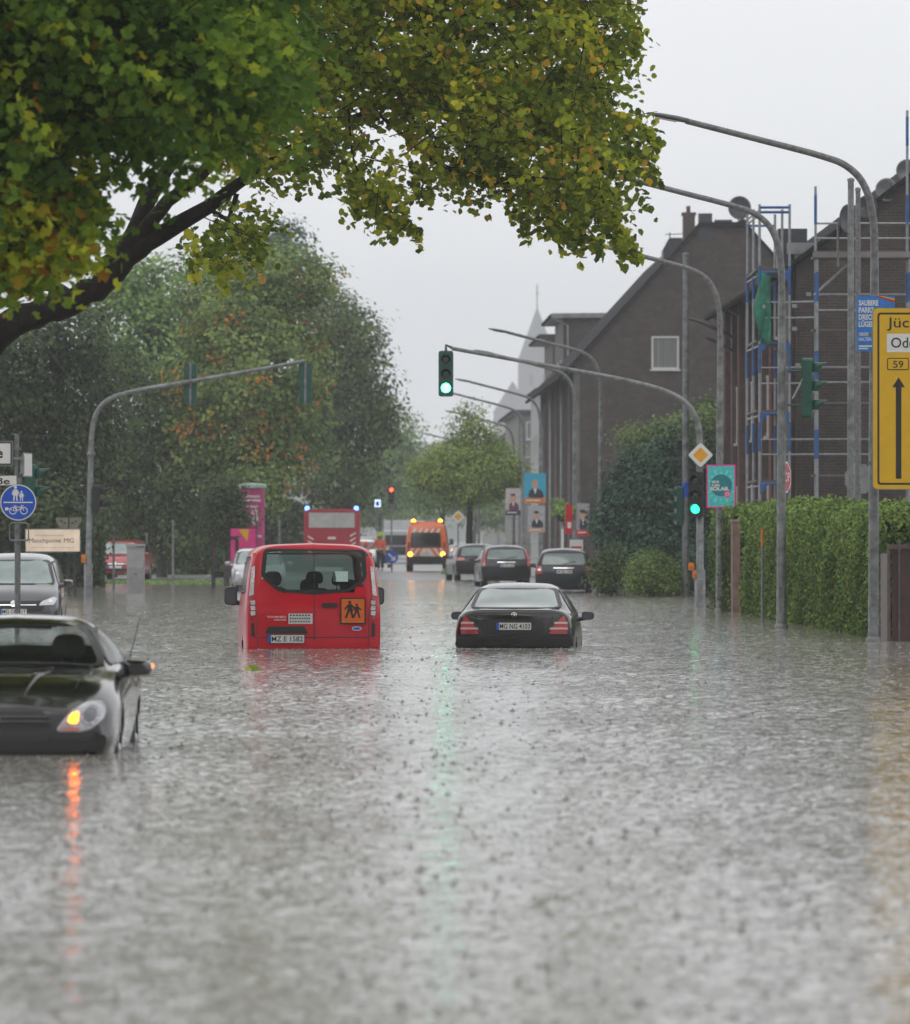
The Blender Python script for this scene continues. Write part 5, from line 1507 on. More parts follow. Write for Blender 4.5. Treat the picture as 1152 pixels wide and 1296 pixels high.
for py, px, lab in ((717, 875, 'upper orange push button box between the slim pole and the right mast'), (727, 880, 'lower orange push button box on the right signal mast')):
    p = W(px, py, 55)
    t = thing('push_button', lab, 'push button', (p.x, p.y - .02, p.z))
    b = MB(); b.prism(rpoly([(-.06, -.09), (.06, -.09), (.06, .09), (-.06, .09)], .04, 4), -.06, .06); b.build('case', mat('request_orange', (.75, .22, .02), .4), t)
    b = MB(); b.lathe([(.03, -.02), (.025, 0)], (0, -.06, -.03), 12, axis='y'); b.build('button', M_DARK, t)
# far red signal
p = W(495.5, 620, 21)
t = signal_head('distant signal with a red lamp glowing in the rain', (p.x, p.y, p.z - .33), 0, 0, 3, M_SIGNALB, M_REDLIT)
b = MB(); b.tube([(0, .14, .5), (0, .14, -4.1)], .05, 8); b.build('post', M_GALV, t)
p = W(478, 637, 20)
t = thing('lit_sign', 'small bluish white lit sign hanging in the rain above the people', 'lit sign', tuple(p))
b = MB(); b.box((0, 0, 0), (.42, .1, .5), 0); b.rect(-.19, -.23, .19, .23, -.053, 1); b.rect(-.10, -.16, .10, .12, -.056, 2); b.build('light_box', [M_DARK, mat('lit_panel', (.7, .85, 1), .4, nz=None, emis=1.5, ecol=(.55, .75, 1)), M_SIGNBLUE], t)
b = MB(); b.tube([(0, .09, .3), (0, .09, -3.6)], .045, 8); b.build('post', M_GALV, t)

# ---- plain poles
def pole(label, px, s, top, r, m=None, cap=True, z=None, name='steel_pole', cat='pole', group=None):
    loc = place(px, s, z)
    t = thing(name, label, cat, loc, 0, group)
    h = CH + (HY - top) / s - loc[2]
    b = MB(); b.tube([(0, 0, -.5), (0, 0, h * .4), (0, 0, h)], [r, r * .95, r * .8], 12); b.build('shaft', m or M_GALV, t)
    if cap:
        b = MB(); b.lathe([(r * .95, -.03), (r * .95, .03), (.001, .06)], (0, 0, h), 12); b.build('cap', M_GALV2, t)
    return t
t = pole('slim steel pole with a small blue sticker beside the right signal mast', 868, 46.5, 322, .10)
b = MB(); b.lathe([(.101, -.2), (.101, .2)], (0, 0, CH + (HY - 620) / 46.5 - t.location.z), 14); b.build('sticker', M_SIGNBLUE, t)
pole('thicker pale mast rising in front of the scaffolded house', 1077, 58, 228, .085, M_GALV)
pole('thinner grey mast close behind the thicker pale one', 1086, 57, 240, .07, M_GALV2)
pole('thin grey post in the gravel yard left of the utility cabinet', 144, 40, 668, .04, cap=True)
pole('thin grey post standing before the dark hedge of the gravel yard', 219, 35, 660, .045)
pole('thin grey post far back between the yard and the crimson car', 186, 34, 676, .04)
pole('pale post between the advertising column and the fire engine', 353.5, 31, 655, .06)
pole('pale slanting stake before the brick terrace', 712, 38, 668, .05, M_WHITE)
# orange-topped marker stake in front of the hedge
loc = place(965, 66.5)
t = thing('marker_stake', 'thin pale marker stake with an orange top in front of the hedge', 'stake', loc)
h = CH + (HY - 669) / 66.5 - loc[2]
b = MB(); b.tube([(0, 0, -.3), (0, 0, h - .33)], .025, 8); b.build('stake', M_GALV, t)
b = MB(); b.tube([(0, 0, h - .33), (0, 0, h)], .032, 8); b.build('marker_top', mat('faded_orange', (.50, .17, .03), .5, nz=(20, .2)), t)

# ---- the yellow direction sign
def direction_sign():
    s = 84; p = W(1103, 390, s); loc = place(1103, s, 0)
    w_, h = 1.75, 230 / s
    z0 = CH + (HY - 620) / s; z1 = z0 + h
    t = thing('direction_sign', 'large yellow direction sign with a black arrow at the right edge', 'road sign', (p.x, p.y - .22, 0))
    b = MB()
    pl = rpoly([(0, z0), (w_, z0), (w_, z1), (0, z1)], .08, 5)
    b.prism(pl, -.012, .012, mi=3)
    sc = lambda d, r_: rpoly([(d, z0 + d), (w_ - d, z0 + d), (w_ - d, z1 - d), (d, z1 - d)], r_, 5)
    b.flat(sc(.012, .075), -.014, 0); b.flat(sc(.075, .05), -.017, 1); b.flat(sc(.105, .03), -.020, 0)
    q = lambda px, py: ((px - 1103) / s, CH + (HY - py) / s)
    x, z = q(1121.5, 415); b.text('Jüchen', x, z, .150, -.024, 1, width=.72, bold=.006)
    x0, za = q(1121, 446.5); x1, zb_ = q(1222, 423); b.rect(x0, za, x1, zb_, -.023, 2, .01)
    x, z = q(1126.5, 440.5); b.text('Odenkirchen', x, z, .150, -.027, 1, width=1.08, bold=.006)
    x0, za = q(1121.5, 469); x1, zb_ = q(1149, 453.5)
    b.rect(x0, za, x1, zb_, -.023, 1, .03); b.rect(x0 + .014, za + .014, x1 - .014, zb_ - .014, -.026, 0, .02)
    x, z = q(1129, 466); b.text('59', x, z, .105, -.029, 1, width=.155, bold=.008)
    xc, za = q(1136, 606); _, zt = q(1136, 478)
    b.rect(xc - .042, za, xc + .042, zt - .12, -.023, 1); b.flat([(xc - .095, zt - .15), (xc + .095, zt - .15), (xc, zt)], -.0235, 1)
    b.build('sign_panel', [M_YELLOW, M_BLACK, M_WHITE, M_SIGNBACK], t)
    b = MB()
    for z in (z0 + .4, z1 - .4):
        b.box((w_ / 2, .035, z), (w_ * .94, .04, .06)); b.box((.045, .11, z), (.2, .1, .05))
    b.build('bracket', M_GALV, t)
    b = MB(); b.tube([(w_ - .2, .10, -.5), (w_ - .2, .10, z1 - .1)], .045, 10); b.build('post', M_GALV, t)
direction_sign()

def poster(label, px0, py0, px1, py1, s, draw, yaw=0, dy=-.13, mats=None, group=None, backm=None):
    p = W((px0 + px1) / 2, (py0 + py1) / 2, s)
    w_, h = (px1 - px0) / s, (py1 - py0) / s
    t = thing('poster', label, 'poster', (p.x, p.y + dy, p.z), yaw, group)
    b = MB(); b.box((0, .004, 0), (w_, .008, h), 0)
    draw(b, w_, h)
    b.build('sheet', mats, t)
    b = MB()
    for z in (h * .35, -h * .35): b.box((0, .018, z), (.10, .02, .02))
    b.build('cable_tie', M_DARK, t)
    return t
def dr_blue(b, w_, h):
    b.rect(-w_ / 2, -h / 2, w_ / 2, h / 2, -.002, 1)
    for k, tx in enumerate(('SAUBERE', 'PARKS', 'DRECKIGE', 'LÜGEN')):
        b.text(tx, -w_ * .45, h * .33 - k * .108, .078, -.005, 0, width=(.30, .23, .36, .25)[k], bold=.035)
    for k, tx in enumerate(('VERSPRECHEN', 'HALTEN')):
        b.text(tx, -w_ * .45, -h * .22 - k * .075, .05, -.005, 0, width=(.30, .19)[k], bold=.02)
    b.rect(-w_ * .45, -h * .42, -w_ * .1, -h * .39, -.005, 0); b.rect(-w_ * .45, -h * .46, -w_ * .2, -h * .435, -.005, 0)
    b.flat([(-.02, h / 2), (.04, h / 2), (w_ / 2, h * .42), (w_ / 2, h * .38)], -.005, 2); b.flat([(.05, h / 2), (.09, h / 2), (w_ / 2, h * .45), (w_ / 2, h * .42)], -.005, 3)
poster('bright blue poster with white capitals tucked behind the yellow sign', 1084, 375, 1132, 445, 83, dr_blue, 0, -.10, [M_WHITE, M_PBLUE, M_SIGNRED, M_YELLOW])
def dr_solar(b, w_, h):
    b.rect(-w_ / 2, -h / 2, w_ / 2, h / 2, -.002, 1)
    b.rect(-w_ / 2 + .03, -h / 2 + .03, w_ / 2 - .03, h / 2 - .03, -.005, 2)
    for k in range(16):
        a = 2 * PI * k / 16
        r0, r1 = .26, .30 + .06 * (k % 2)
        d_ = Vector((math.cos(a), math.sin(a))); n_ = Vector((-d_.y, d_.x)) * .008
        P = [d_ * r0 + n_, d_ * r0 - n_, d_ * r1 - n_ * 2, d_ * r1 + n_ * 2]
        b.flat([(max(-w_ / 2 + .035, min(w_ / 2 - .035, q.x)), q.y) for q in P], -.007, 4)
    b.disc((0, .02), .235, -.008, 3)
    b.text('MEHR', -.20, .07, .05, -.011, 0, width=.16, bold=.03); b.text('KLIMA', -.20, .0, .05, -.011, 0, width=.18, bold=.03); b.text('SOLAR.', -.24, -.09, .075, -.011, 0, width=.42, bold=.04)
    b.disc((.13, -.17), .07, -.009, 1)
    b.ring((.13, -.17), .028, .042, -.012, 0)
poster('turquoise poster with a pink border and the word SOLAR', 894, 588, 931, 643, 59, dr_solar, R(3), -.12, [M_WHITE, M_PINK, M_POSTER_TEAL, M_POSTER_DTEAL, mat('poster_pale_teal', (.3, .72, .70), .5, nz=(10, .1))])
def portrait(bgm, hair=True, slogan=True):
    def f(b, w_, h):
        b.rect(-w_ / 2, -h / 2, w_ / 2, h / 2, -.002, 1)
        b.flat(rpoly([(-w_ * .30, -h * .32), (w_ * .42, -h * .32), (w_ * .34, -h * .08), (w_ * .1, 0), (-w_ * .1, 0), (-w_ * .26, -h * .1)], .1, 4), -.005, 3)
        b.flat([(-w_ * .07, -h * .01), (w_ * .09, -h * .01), (w_ * .02, -h * .2)], -.007, 0)
        b.disc((0, h * .14), h * .15, -.008, 2, sx=.76)
        if hair: b.disc((0, h * .255), h * .105, -.0095, 3, sx=.95, sz=.48)
        b.rect(-w_ * .5, -h * .5, w_ * .5, -h * .32, -.009, 4); b.rect(-w_ * .4, -h * .42, w_ * .25, -h * .38, -.011, 0)
    return f
M_SUIT = mat('dark_suit', (.02, .025, .05), .6, nz=(8, .2))
poster('cyan portrait poster of a bald figure in a dark suit on the far lamp post', 663, 599, 691, 637, 31.2, portrait(0, False), 0, -.12, [M_WHITE, mat('poster_cyan', (.03, .40, .60), .5, nz=(8, .1)), M_SKIN, M_SUIT, mat('poster_orange', (.65, .2, .04), .5, nz=(9, .2))])
poster('pale portrait poster directly below the cyan one', 668, 640, 690, 674, 31.2, portrait(0), 0, -.12, [M_WHITE, mat('poster_grey', (.42, .43, .46), .5, nz=(8, .2)), M_SKIN, M_SUIT, M_SKIN])
t = poster('whitish picture poster left of the cyan portrait poster', 640, 618, 659, 652, 28.6, portrait(0), 0, -.12, [M_WHITE, mat('poster_pale', (.5, .47, .48), .5, nz=(8, .2)), M_SKIN, mat('poster_plum', (.16, .03, .07), .5), M_SUIT])
poster('red and white portrait poster right of the hanging plant', 730, 637, 746, 678, 36.8, portrait(0), R(-8), -.12, [M_WHITE, mat('poster_dim', (.36, .34, .36), .5, nz=(8, .2)), M_SKIN, M_SUIT, M_SIGNRED])
poster('narrow red poster seen edge-on beside the red and white portrait', 715, 638, 725, 676, 38.5, lambda b, w_, h: (b.rect(-w_ / 2, -h / 2, w_ / 2, h / 2, -.002, 1), b.rect(-w_ * .2, -h * .3, w_ * .3, -h * .1, -.005, 0)), R(25), -.12, [M_WHITE, M_SIGNRED])
poster('white notice board with a line of print standing behind the dark hatchback', 721, 683, 738, 703, 41, lambda b, w_, h: (b.rect(-w_ / 2, -h / 2, w_ / 2, h / 2, -.002, 1), b.rect(-w_ * .4, -h * .05, w_ * .4, h * .08, -.005, 2)), 0, -.12, [M_WHITE, M_WHITE, M_SIGNRED])
# hanging plant on the fifth lamp post
p = W(712, 645, 36.8)
t = thing('hanging_basket', 'green hanging plant on the terrace front above the dark hatchback', 'plant', tuple(p))
C, N, tn = crown_points([(0, 0, 0, .42, .4, .22), (-.1, 0, .2, .2, .2, .25), (.15, 0, -.15, .2, .2, .2)], 500, .14, per=14, bias=.15)
leaves('foliage', C, N, .11, tn, L_GREEN, t, 'dab')
b = MB(); b.lathe([(.05, -.42), (.2, -.36), (.27, -.18)], (0, 0, 0), 14); b.tube([(0, 0, -.2), (0, 0, .5)], .012, 6); b.build('basket', M_DARK, t)

# ---- left pole: street names and the blue pedestrian and cycle sign
def left_signs():
    s = 77; loc = place(21.5, s)
    t = thing('sign_post', 'grey post holding the street names and the blue round sign', 'sign post', loc)
    zz = lambda py: CH + (HY - py) / s - loc[2]
    b = MB(); b.tube([(0, 0, -.4), (0, 0, zz(560)), (0, 0, zz(549))], [.038, .038, .036], 12); b.build('post', M_GALV2, t)
    for k in (zz(592), zz(620)):
        pass
    p = W(23.5, 636, s)
    r = thing('pedestrian_cycle_sign', 'round blue sign with a pedestrian pair above a bicycle', 'road sign', (p.x, p.y - .06, p.z))
    b = MB(); R_ = .30
    b.lathe([(.001, .012), (R_, .012), (R_, -.006), (.001, -.006)], (0, 0, 0), 36, mi=2, axis='y', smooth=False)
    b.disc((0, 0), R_ * .985, -.009, 1, 36); b.disc((0, 0), R_ * .93, -.012, 0, 36)
    b.rect(-.24, -.008, .24, .012, -.015, 1)
    def fig(x, z, k):
        b.disc((x, z + .145 * k), .028 * k, -.015, 1, 14)
        b.flat([(x - .03 * k, z + .11 * k), (x + .03 * k, z + .11 * k), (x + .055 * k, z + .0), (x - .05 * k, z + .0)], -.015, 1)
        b.line((x - .02 * k, z), (x - .03 * k, z - .095 * k), .024 * k, -.015, 1); b.line((x + .02 * k, z), (x + .03 * k, z - .095 * k), .024 * k, -.015, 1)
        b.line((x - .03 * k, z + .10 * k), (x - .06 * k, z + .02 * k), .018 * k, -.015, 1); b.line((x + .03 * k, z + .10 * k), (x + .07 * k, z + .03 * k), .018 * k, -.015, 1)
    fig(-.045, .115, .92); fig(.055, .085, .62)
    for x in (-.085, .095): b.ring((x, -.135), .048, .062, -.015, 1, 24)
    for a_, c_ in (((-.085, -.135), (-.05, -.06)), ((-.05, -.075), (.06, -.075)), ((-.05, -.075), (.0, -.135)), ((.0, -.135), (.06, -.075)), ((.095, -.135), (.055, -.05)), ((-.075, -.055), (-.03, -.055)), ((.05, -.045), (.09, -.055)), ((-.085, -.135), (0, -.135))):
        b.line(a_, c_, .013, -.015, 1)
    b.rect(-.215, -.13, -.16, -.08, -.015, 1); b.line((-.16, -.10), (-.10, -.12), .012, -.015, 1)
    b.build('sign_panel', [M_SIGNBLUE, M_WHITE, M_SIGNBACK], r)
    b = MB(); b.box((0, .03, .12), (.09, .05, .03)); b.box((0, .03, -.12), (.09, .05, .03)); b.build('clamp', M_GALV, r)
    # empty frame below
    p = W(24.5, 673, s)
    f = thing('empty_sign', 'small empty rounded metal frame under the round blue sign', 'sign frame', (p.x, p.y - .05, p.z))
    b = MB(); o = rpoly([(-.155, -.145), (.155, -.145), (.155, .145), (-.155, .145)], .06, 5)
    b.tube([(a_, 0, c_) for a_, c_ in o + [o[0]]], .011, 6, cap=False); b.build('frame', M_GALV, f)
    b = MB(); b.box((0, .02, -.14), (.3, .03, .03)); b.box((0, .02, .14), (.12, .03, .03)); b.build('clamp', M_GALV, f)
    # upper white sign: only its end shows
    p = W(-40, 574, s)
    q = thing('name_sign', 'white sign in a thick grey frame, cut by the left edge', 'street sign', (p.x, p.y - .05, p.z))
    w_, h = 114 / s, 32 / s
    b = MB(); b.prism(rpoly([(-w_ / 2, -h / 2), (w_ / 2, -h / 2), (w_ / 2, h / 2), (-w_ / 2, h / 2)], .05, 4), -.03, .03, mi=2)
    b.flat(rpoly([(-w_ / 2 + .015, -h / 2 + .015), (w_ / 2 - .015, -h / 2 + .015), (w_ / 2 - .015, h / 2 - .015), (-w_ / 2 + .015, h / 2 - .015)], .04, 4), -.032, 1)
    b.flat(rpoly([(-w_ / 2 + .03, -h / 2 + .03), (w_ / 2 - .03, -h / 2 + .03), (w_ / 2 - .03, h / 2 - .03), (-w_ / 2 + .03, h / 2 - .03)], .03, 4), -.035, 2)
    b.flat(rpoly([(-w_ / 2 + .045, -h / 2 + .045), (w_ / 2 - .045, -h / 2 + .045), (w_ / 2 - .045, h / 2 - .045), (-w_ / 2 + .045, h / 2 - .045)], .02, 4), -.038, 0)
    b.text('Stadtmitte', -w_ / 2 + .18, -.07, .17, -.042, 3, width=w_ - .18 - .165, bold=.02)
    b.build('sign_panel', [M_WHITE, M_DARK, M_SIGNBACK, M_BLACK], q)
    b = MB(); b.box((w_ / 2 + .05, .03, .08), (.16, .05, .04)); b.box((w_ / 2 + .05, .03, -.08), (.16, .05, .04)); b.build('bracket', M_GALV, q)
    p = W(-22, 609, s)
    q = thing('street_name_sign', 'slim white street name sign ending in straße above the blue round sign', 'street sign', (p.x, p.y - .05, p.z), R(0))
    w_, h = 88 / s, 13 / s
    b = MB(); b.box((0, 0, 0), (w_, .015, h), 2, Matrix.Rotation(R(-1.5), 3, 'Y')); b.box((0, -.003, 0), (w_ - .02, .015, h - .02), 0, Matrix.Rotation(R(-1.5), 3, 'Y'))
    b.text('Hofstraße', -w_ / 2 + .1, -.05, .105, -.013, 1, width=w_ - .22, bold=.015); b.build('sign_panel', [M_WHITE, M_BLACK, M_SIGNBACK], q)
    b = MB(); b.box((w_ / 2 + .01, .02, .01), (.12, .05, .1)); b.build('bracket', M_GALV, q)
    p = W(29, 588, s)
    q = thing('side_sign', 'narrow sign turned edge-on at the top of the left sign post', 'street sign', (p.x, p.y, p.z), R(82))
    b = MB(); b.box((.35, 0, 0), (.7, .02, .40), 0); b.rect(.02, -.18, .68, .18, -.012, 1); b.build('sign_panel', [M_SIGNBACK, M_WHITE], q)
    b = MB(); b.box((-.03, 0, 0), (.08, .05, .3)); b.build('bracket', M_GALV, q)
    p = W(40, 613, 70)
    q = signal_head('dark green two-lamp signal in profile behind the left sign post', tuple(p), R(84), None, 2, M_SIGNAL, visor=.26)
    b = MB(); b.tube([(0, .10, .2), (0, .24, .2), (0, .24, -p.z - .4)], .04, 8); b.build('post', M_GALV, q)
left_signs()
# notice board of the tennis ground
p = W(67, 684, 46)
t = thing('notice_board', 'pale lit notice board reading Matchpoint MG behind the slate crossover', 'sign', (p.x, p.y, p.z))
w_, h = 1.52, .66
b = MB(); b.box((0, .03, 0), (w_, .06, h), 0, Matrix.Rotation(R(-1), 3, 'Y')); b.rect(-w_ / 2 + .02, -h / 2 + .03, w_ / 2 - .02, h / 2 - .03, -.002, 1)
b.text('Matchpoint MG', -w_ / 2 + .10, -.06, .12, -.006, 2, width=1.24, bold=.0)
b.disc((.15, -.02), .035, -.009, 3)
b.rect(-.5, .13, .3, .145, -.006, 4); b.rect(-.6, -.20, .6, -.19, -.006, 4)
b.build('panel', [M_GALV, mat('lit_board', (.60, .50, .40), .5, nz=(2.5, .25), emis=.28, ecol=(1, .80, .60)), M_SUIT, mat('tennis_ball', (.45, .5, .05), .6, nz=(20, .2)), mat('faint_print', (.42, .36, .3), .5)], t)
b = MB()
for x in (-.6, .6): b.tube([(x, .05, h / 2 - .1), (x, .05, -p.z + gz(p.x, p.y) - .3)], .035, 8)
b.build('post', M_DARK, t)
p = W(86, 655, 46)
t = thing('round_sign', 'dim half-round sign with dots above the pale notice board', 'sign', (p.x, p.y + .4, p.z))
b = MB(); half = [(.36 * math.cos(a), .36 * math.sin(a)) for a in np.linspace(PI, 2 * PI, 20)]
b.prism([(x, z) for x, z in half], 0, .03, mi=0)
for k in range(5): b.disc((-.2 + .1 * k, -.10 - .05 * (k % 2)), .028, -.004, 1, 10)
b.build('panel', [mat('dull_cream', (.20, .19, .14), .6, nz=(8, .3)), M_DARK], t)
b = MB(); b.tube([(0, .02, 0), (0, .02, -p.z + gz(p.x, p.y) - .3)], .03, 8); b.build('post', M_DARK, t)
# utility cabinet
loc = place(172, 43)
t = thing('utility_cabinet', 'pale grey utility cabinet standing at the edge of the flooded street', 'cabinet', loc)
h = CH + (HY - 690) / 43 - loc[2]; w_ = 22 / 43
b = MB(); b.box((0, 0, h / 2 - .05), (w_, .42, h), 0); b.build('case', mat('pale_grey_plastic', (.33, .34, .34), .5, nz=(7, .15)), t, bevel=.015)
b = MB(); b.box((0, -.02, h + .0), (w_ + .05, .50, .07)); b.build('lid', mat('pale_grey_plastic', (.33, .34, .34)), t, bevel=.012)
b = MB(); b.box((0, -.215, h * .32), (w_ * .9, .02, h * .56)); d = b.build('door', mat('grey_plastic', (.27, .28, .28), .5, nz=(7, .15)), t, bevel=.006)
b = MB(); b.lathe([(.025, -.03), (.02, 0)], (0, -.22, h * .48), 12, axis='y'); b.build('lock', M_DARK, d)
# fence post and brown panel on the right
loc = place(931, 59.5)
t = thing('gate_post', 'reddish brown gate post between two lengths of hedge', 'post', loc)
h = CH + (HY - 660) / 59.5 - loc[2]
b = MB(); b.box((0, 0, h / 2 - .1), (.16, .9, h + .2)); b.build('post', mat('reddish_render', (.20, .12, .10), .6, nz=(5, .3), bump=(30, .3)), t, bevel=.01)
b = MB(); b.box((0, 0, h + .02), (.2, .96, .05)); b.build('cap', mat('pinkish_stone', (.32, .22, .2), .6, nz=(8, .2)), t)
def brown_fence():
    s = 82.5; loc = place(1125, s, -.5)
    t = thing('metal_fence', 'brown ribbed metal fence standing in the water under the yellow sign', 'fence', loc)
    top = CH + (HY - 692) / s + .5
    b = MB()
    for k in range(14):
        x = .06 + k * .115; b.box((x + .05, .0 if k % 2 else .012, top / 2), (.115, .03, top - .06))
    b.build('ribbed_panel', M_BROWN, t)
    b = MB(); b.box((.85, 0, top), (1.72, .09, .07)); b.build('top_rail', mat('worn_brown', (.16, .11, .105), .5, nz=(8, .3)), t)
    b = MB(); b.tube([(.155, -.05, 0), (.155, -.05, top + .1)], .018, 8); b.tube([(.0, 0, 0), (.0, 0, top + .02)], .03, 8); b.build('post', mat('worn_brown', (.16, .11, .105)), t)
    b = MB(); b.box((.01, .9, top / 2 - .05), (.03, 1.8, top - .12)); b.build('side_panel', M_BROWN, t)
brown_fence()
# stop sign behind the second lamp post
p = W(993, 604, 67)
t = thing('stop_sign', 'red octagonal stop sign half hidden behind a lamp post', 'road sign', (p.x, p.y, p.z), R(64))
b = MB(); oc = lambda r_: [(r_ * math.cos(PI / 8 + k * PI / 4), r_ * math.sin(PI / 8 + k * PI / 4)) for k in range(8)]
b.prism(oc(.32), -.008, .008, mi=2); b.flat(oc(.318), -.011, 0); b.flat(oc(.285), -.014, 1); b.text('STOP', 0, -.08, .17, -.018, 0, width=.44, bold=.01, center=True)
b.build('sign_panel', [M_WHITE, M_SIGNRED, M_SIGNBACK], t)
b = MB(); b.tube([(0, .05, .34), (0, .05, -p.z - .3)], .032, 8); b.build('post', M_GALV, t)
p = W(1088, 606, 56)
t = thing('reversed_sign', 'grey rear side of a road sign behind the pale mast', 'road sign', (p.x, p.y, p.z), R(180))
b = MB(); b.prism(oc(.36), -.008, .008, mi=0); b.build('sign_panel', [M_SIGNBACK], t)
b = MB(); b.tube([(0, -.05, .36), (0, -.05, -p.z - .3)], .032, 8); b.build('post', M_GALV, t)
# green bin behind the hedge
loc = place(1072, 58)
t = thing('wheelie_bin', 'dark green bin lid showing over the hedge behind the masts', 'bin', (loc[0], loc[1], .55))
b = MB(); b.add([(x * k, y * k, z) for z, k in ((0, .8), (1.65, 1)) for x, y in ((-.24, -.24), (.24, -.24), (.24, .24), (-.24, .24))], [(0, 1, 5, 4), (1, 2, 6, 5), (2, 3, 7, 6), (3, 0, 4, 7), (3, 2, 1, 0), (4, 5, 6, 7)]); b.build('body', mat('bin_green', (.012, .06, .035), .5, nz=(9, .2)), t, bevel=.02)
b = MB(); b.box((0, 0, 1.7), (.54, .54, .07)); b.build('lid', mat('bin_green', (.012, .06, .035)), t, bevel=.02)
# advertising column and the lit poster case in front
def ad_column():
    s = 37; loc = place(319, s)
    t = thing('advertising_column', 'pink advertising column with a pale green cap on the left pavement', 'advertising column', loc)
    zz = lambda py: CH + (HY - py) / s - loc[2]
    b = MB(); r = .43
    b.lathe([(r, -.1), (r, zz(617))], (0, 0, 0), 28); b.build('drum', M_PINK2, t)
    b = MB(); b.lathe([(r * 1.12, zz(618)), (r * 1.15, zz(615)), (r * 1.1, zz(612.5)), (.001, zz(611))], (0, 0, 0), 28); b.build('cap', mat('pale_verdigris', (.30, .40, .36), .5, nz=(9, .2)), t)
    # papers wrapped on the drum
    def wrap(a0, a1, z0, z1, dr, mi, mb):
        vs = []; K = 10
        for k in range(K + 1):
            a = a0 + (a1 - a0) * k / K
            for z in (z0, z1): vs.append(((r + dr) * math.cos(a), (r + dr) * math.sin(a), z))
        mb.add(vs, [(2 * k, 2 * k + 2, 2 * k + 3, 2 * k + 1) for k in range(K)], mi, True)
    b = MB(); wrap(R(-165), R(-15), zz(690), zz(620), .006, 0, b)
    for k, (py, a0, a1) in enumerate(((627, -130, -50), (632, -125, -45), (640, -120, -60), (677, -80, -40))): wrap(R(a0), R(a1), zz(py + 3), zz(py), .012, 1, b)
    vs = []; 
    for k in range(20):
        a = 2 * PI * k / 20; an = R(-75) + .32 * math.cos(a); vs.append(((r + .013) * math.cos(an), (r + .013) * math.sin(an), zz(654) + .28 * math.sin(a)))
    b.add(vs, [tuple(range(20))], 1)
    b.build('poster', [M_PINK2, mat('poster_white', (.62, .5, .56), .5, nz=(6, .2)), M_YELLOW], t)
    s2 = 39; p = W(308, 694, s2)
    q = thing('poster_case', 'pink poster case with a yellow triangle below the advertising column', 'poster', (p.x, p.y, p.z))
    b = MB(); w_, h = 32 / s2, 50 / s2
    b.box((0, .05, 0), (w_ + .05, .1, h + .05), 0); b.rect(-w_ / 2, -h / 2, w_ / 2, h / 2, -.004, 1)
    b.flat([(-w_ * .2, h * .48), (w_ * .22, h * .48), (w_ * .16, h * .18)], -.007, 2)
    b.text('Weltweit', -w_ * .32, -h * .08, .10, -.007, 3, width=w_ * .68, bold=.02)
    b.build('case', [M_DARK, M_PINK, M_YELLOW, M_WHITE], q)
    b = MB(); b.box((0, .05, -h / 2 - .3), (w_ * .6, .08, .7)); b.build('stand', M_DARK, q)
    loc = place(284, 40)
    q = thing('bus_shelter', 'dark framed glass shelter left of the pink poster case', 'shelter', loc)
    zz = lambda py: CH + (HY - py) / 40 - loc[2]
    x0, x1 = -15 / 40, 15 / 40
    b = MB()
    for x in (x0, x1):
        for y in (0, 1.6): b.box((x, y, zz(682) / 2), (.06, .06, zz(682)))
    for z in (.12, zz(682)):
        b.box(((x0 + x1) / 2, 0, z), (x1 - x0 + .06, .055, .055)); b.box((x0, .8, z), (.055, 1.54, .055)); b.box((x1, .8, z), (.055, 1.54, .055))
    b.build('frame', M_DARK, q)
    b = MB(); b.box(((x0 + x1) / 2, .8, zz(682) + .06), (x1 - x0 + .2, 1.9, .05)); b.build('roof', M_DARK, q)
    b = MB(); b.box((x0, .8, zz(682) / 2), (.01, 1.5, zz(682) - .2)); b.box((x1, .8, zz(682) / 2), (.01, 1.5, zz(682) - .2)); b.build('pane', M_GLASS2, q)
ad_column()
# blue keep-right sign
p = W(496, 705, 27)
t = thing('keep_right_sign', 'round blue sign with a white slanting arrow in front of the white lorry', 'road sign', (p.x, p.y, p.z))
b = MB(); b.lathe([(.001, .01), (.30, .01), (.30, -.005), (.001, -.005)], (0, 0, 0), 28, mi=2, axis='y', smooth=False); b.disc((0, 0), .29, -.008, 0)
b.line((-.16, .16), (.08, -.08), .085, -.012, 1); b.flat([(.17, -.17), (.17, .06), (-.06, -.17)], -.0125, 1); b.build('sign_panel', [M_SIGNBLUE, M_WHITE, M_SIGNBACK], t)
b = MB(); b.tube([(0, .04, .3), (0, .04, -p.z)], .035, 8); b.box((-.12, .02, -.42), (.16, .04, .16)); b.build('post', M_DARK, t)
# low kerb stone by the bushes and the grass on the island
loc = place(800, 46)
t = thing('kerb_wall', 'low pale stone kerb wall between the two bushes', 'wall', (loc[0], loc[1], loc[2]))
b = MB()
for k in range(4): b.box((-.33 + k * .27, .03 * (k % 2), .16 - .02 * k), (.26, .4, .42 - .04 * k), 0, Matrix.Rotation(R(3 * (k % 2) - 4), 3, 'Y'))
b.build('stones', mat('pale_stone', (.22, .215, .20), .6, nz=(8, .3), bump=(25, .4)), t, bevel=.04)
b = MB(); b.box((.1, .02, .40), (1.1, .36, .05), 0, Matrix.Rotation(R(5), 3, 'Y')); b.build('coping', mat('pale_stone', (.22, .215, .20)), t, bevel=.02)
def grass_patch(label, px, s, w_, d_, n, h=.2):
    loc = place(px, s)
    C = np.stack([RNG.uniform(-w_, w_, n), RNG.uniform(-d_, d_, n), RNG.uniform(0, h, n)], 1) + np.array(loc)
    o = leaves('grass', C, RNG.normal(size=C.shape) * .6 + np.array([0, -.8, .2]), .16, RNG.uniform(.1, .7, n), L_GREEN, None, 'needle')
    tag(o, label, 'grass', kind='stuff')
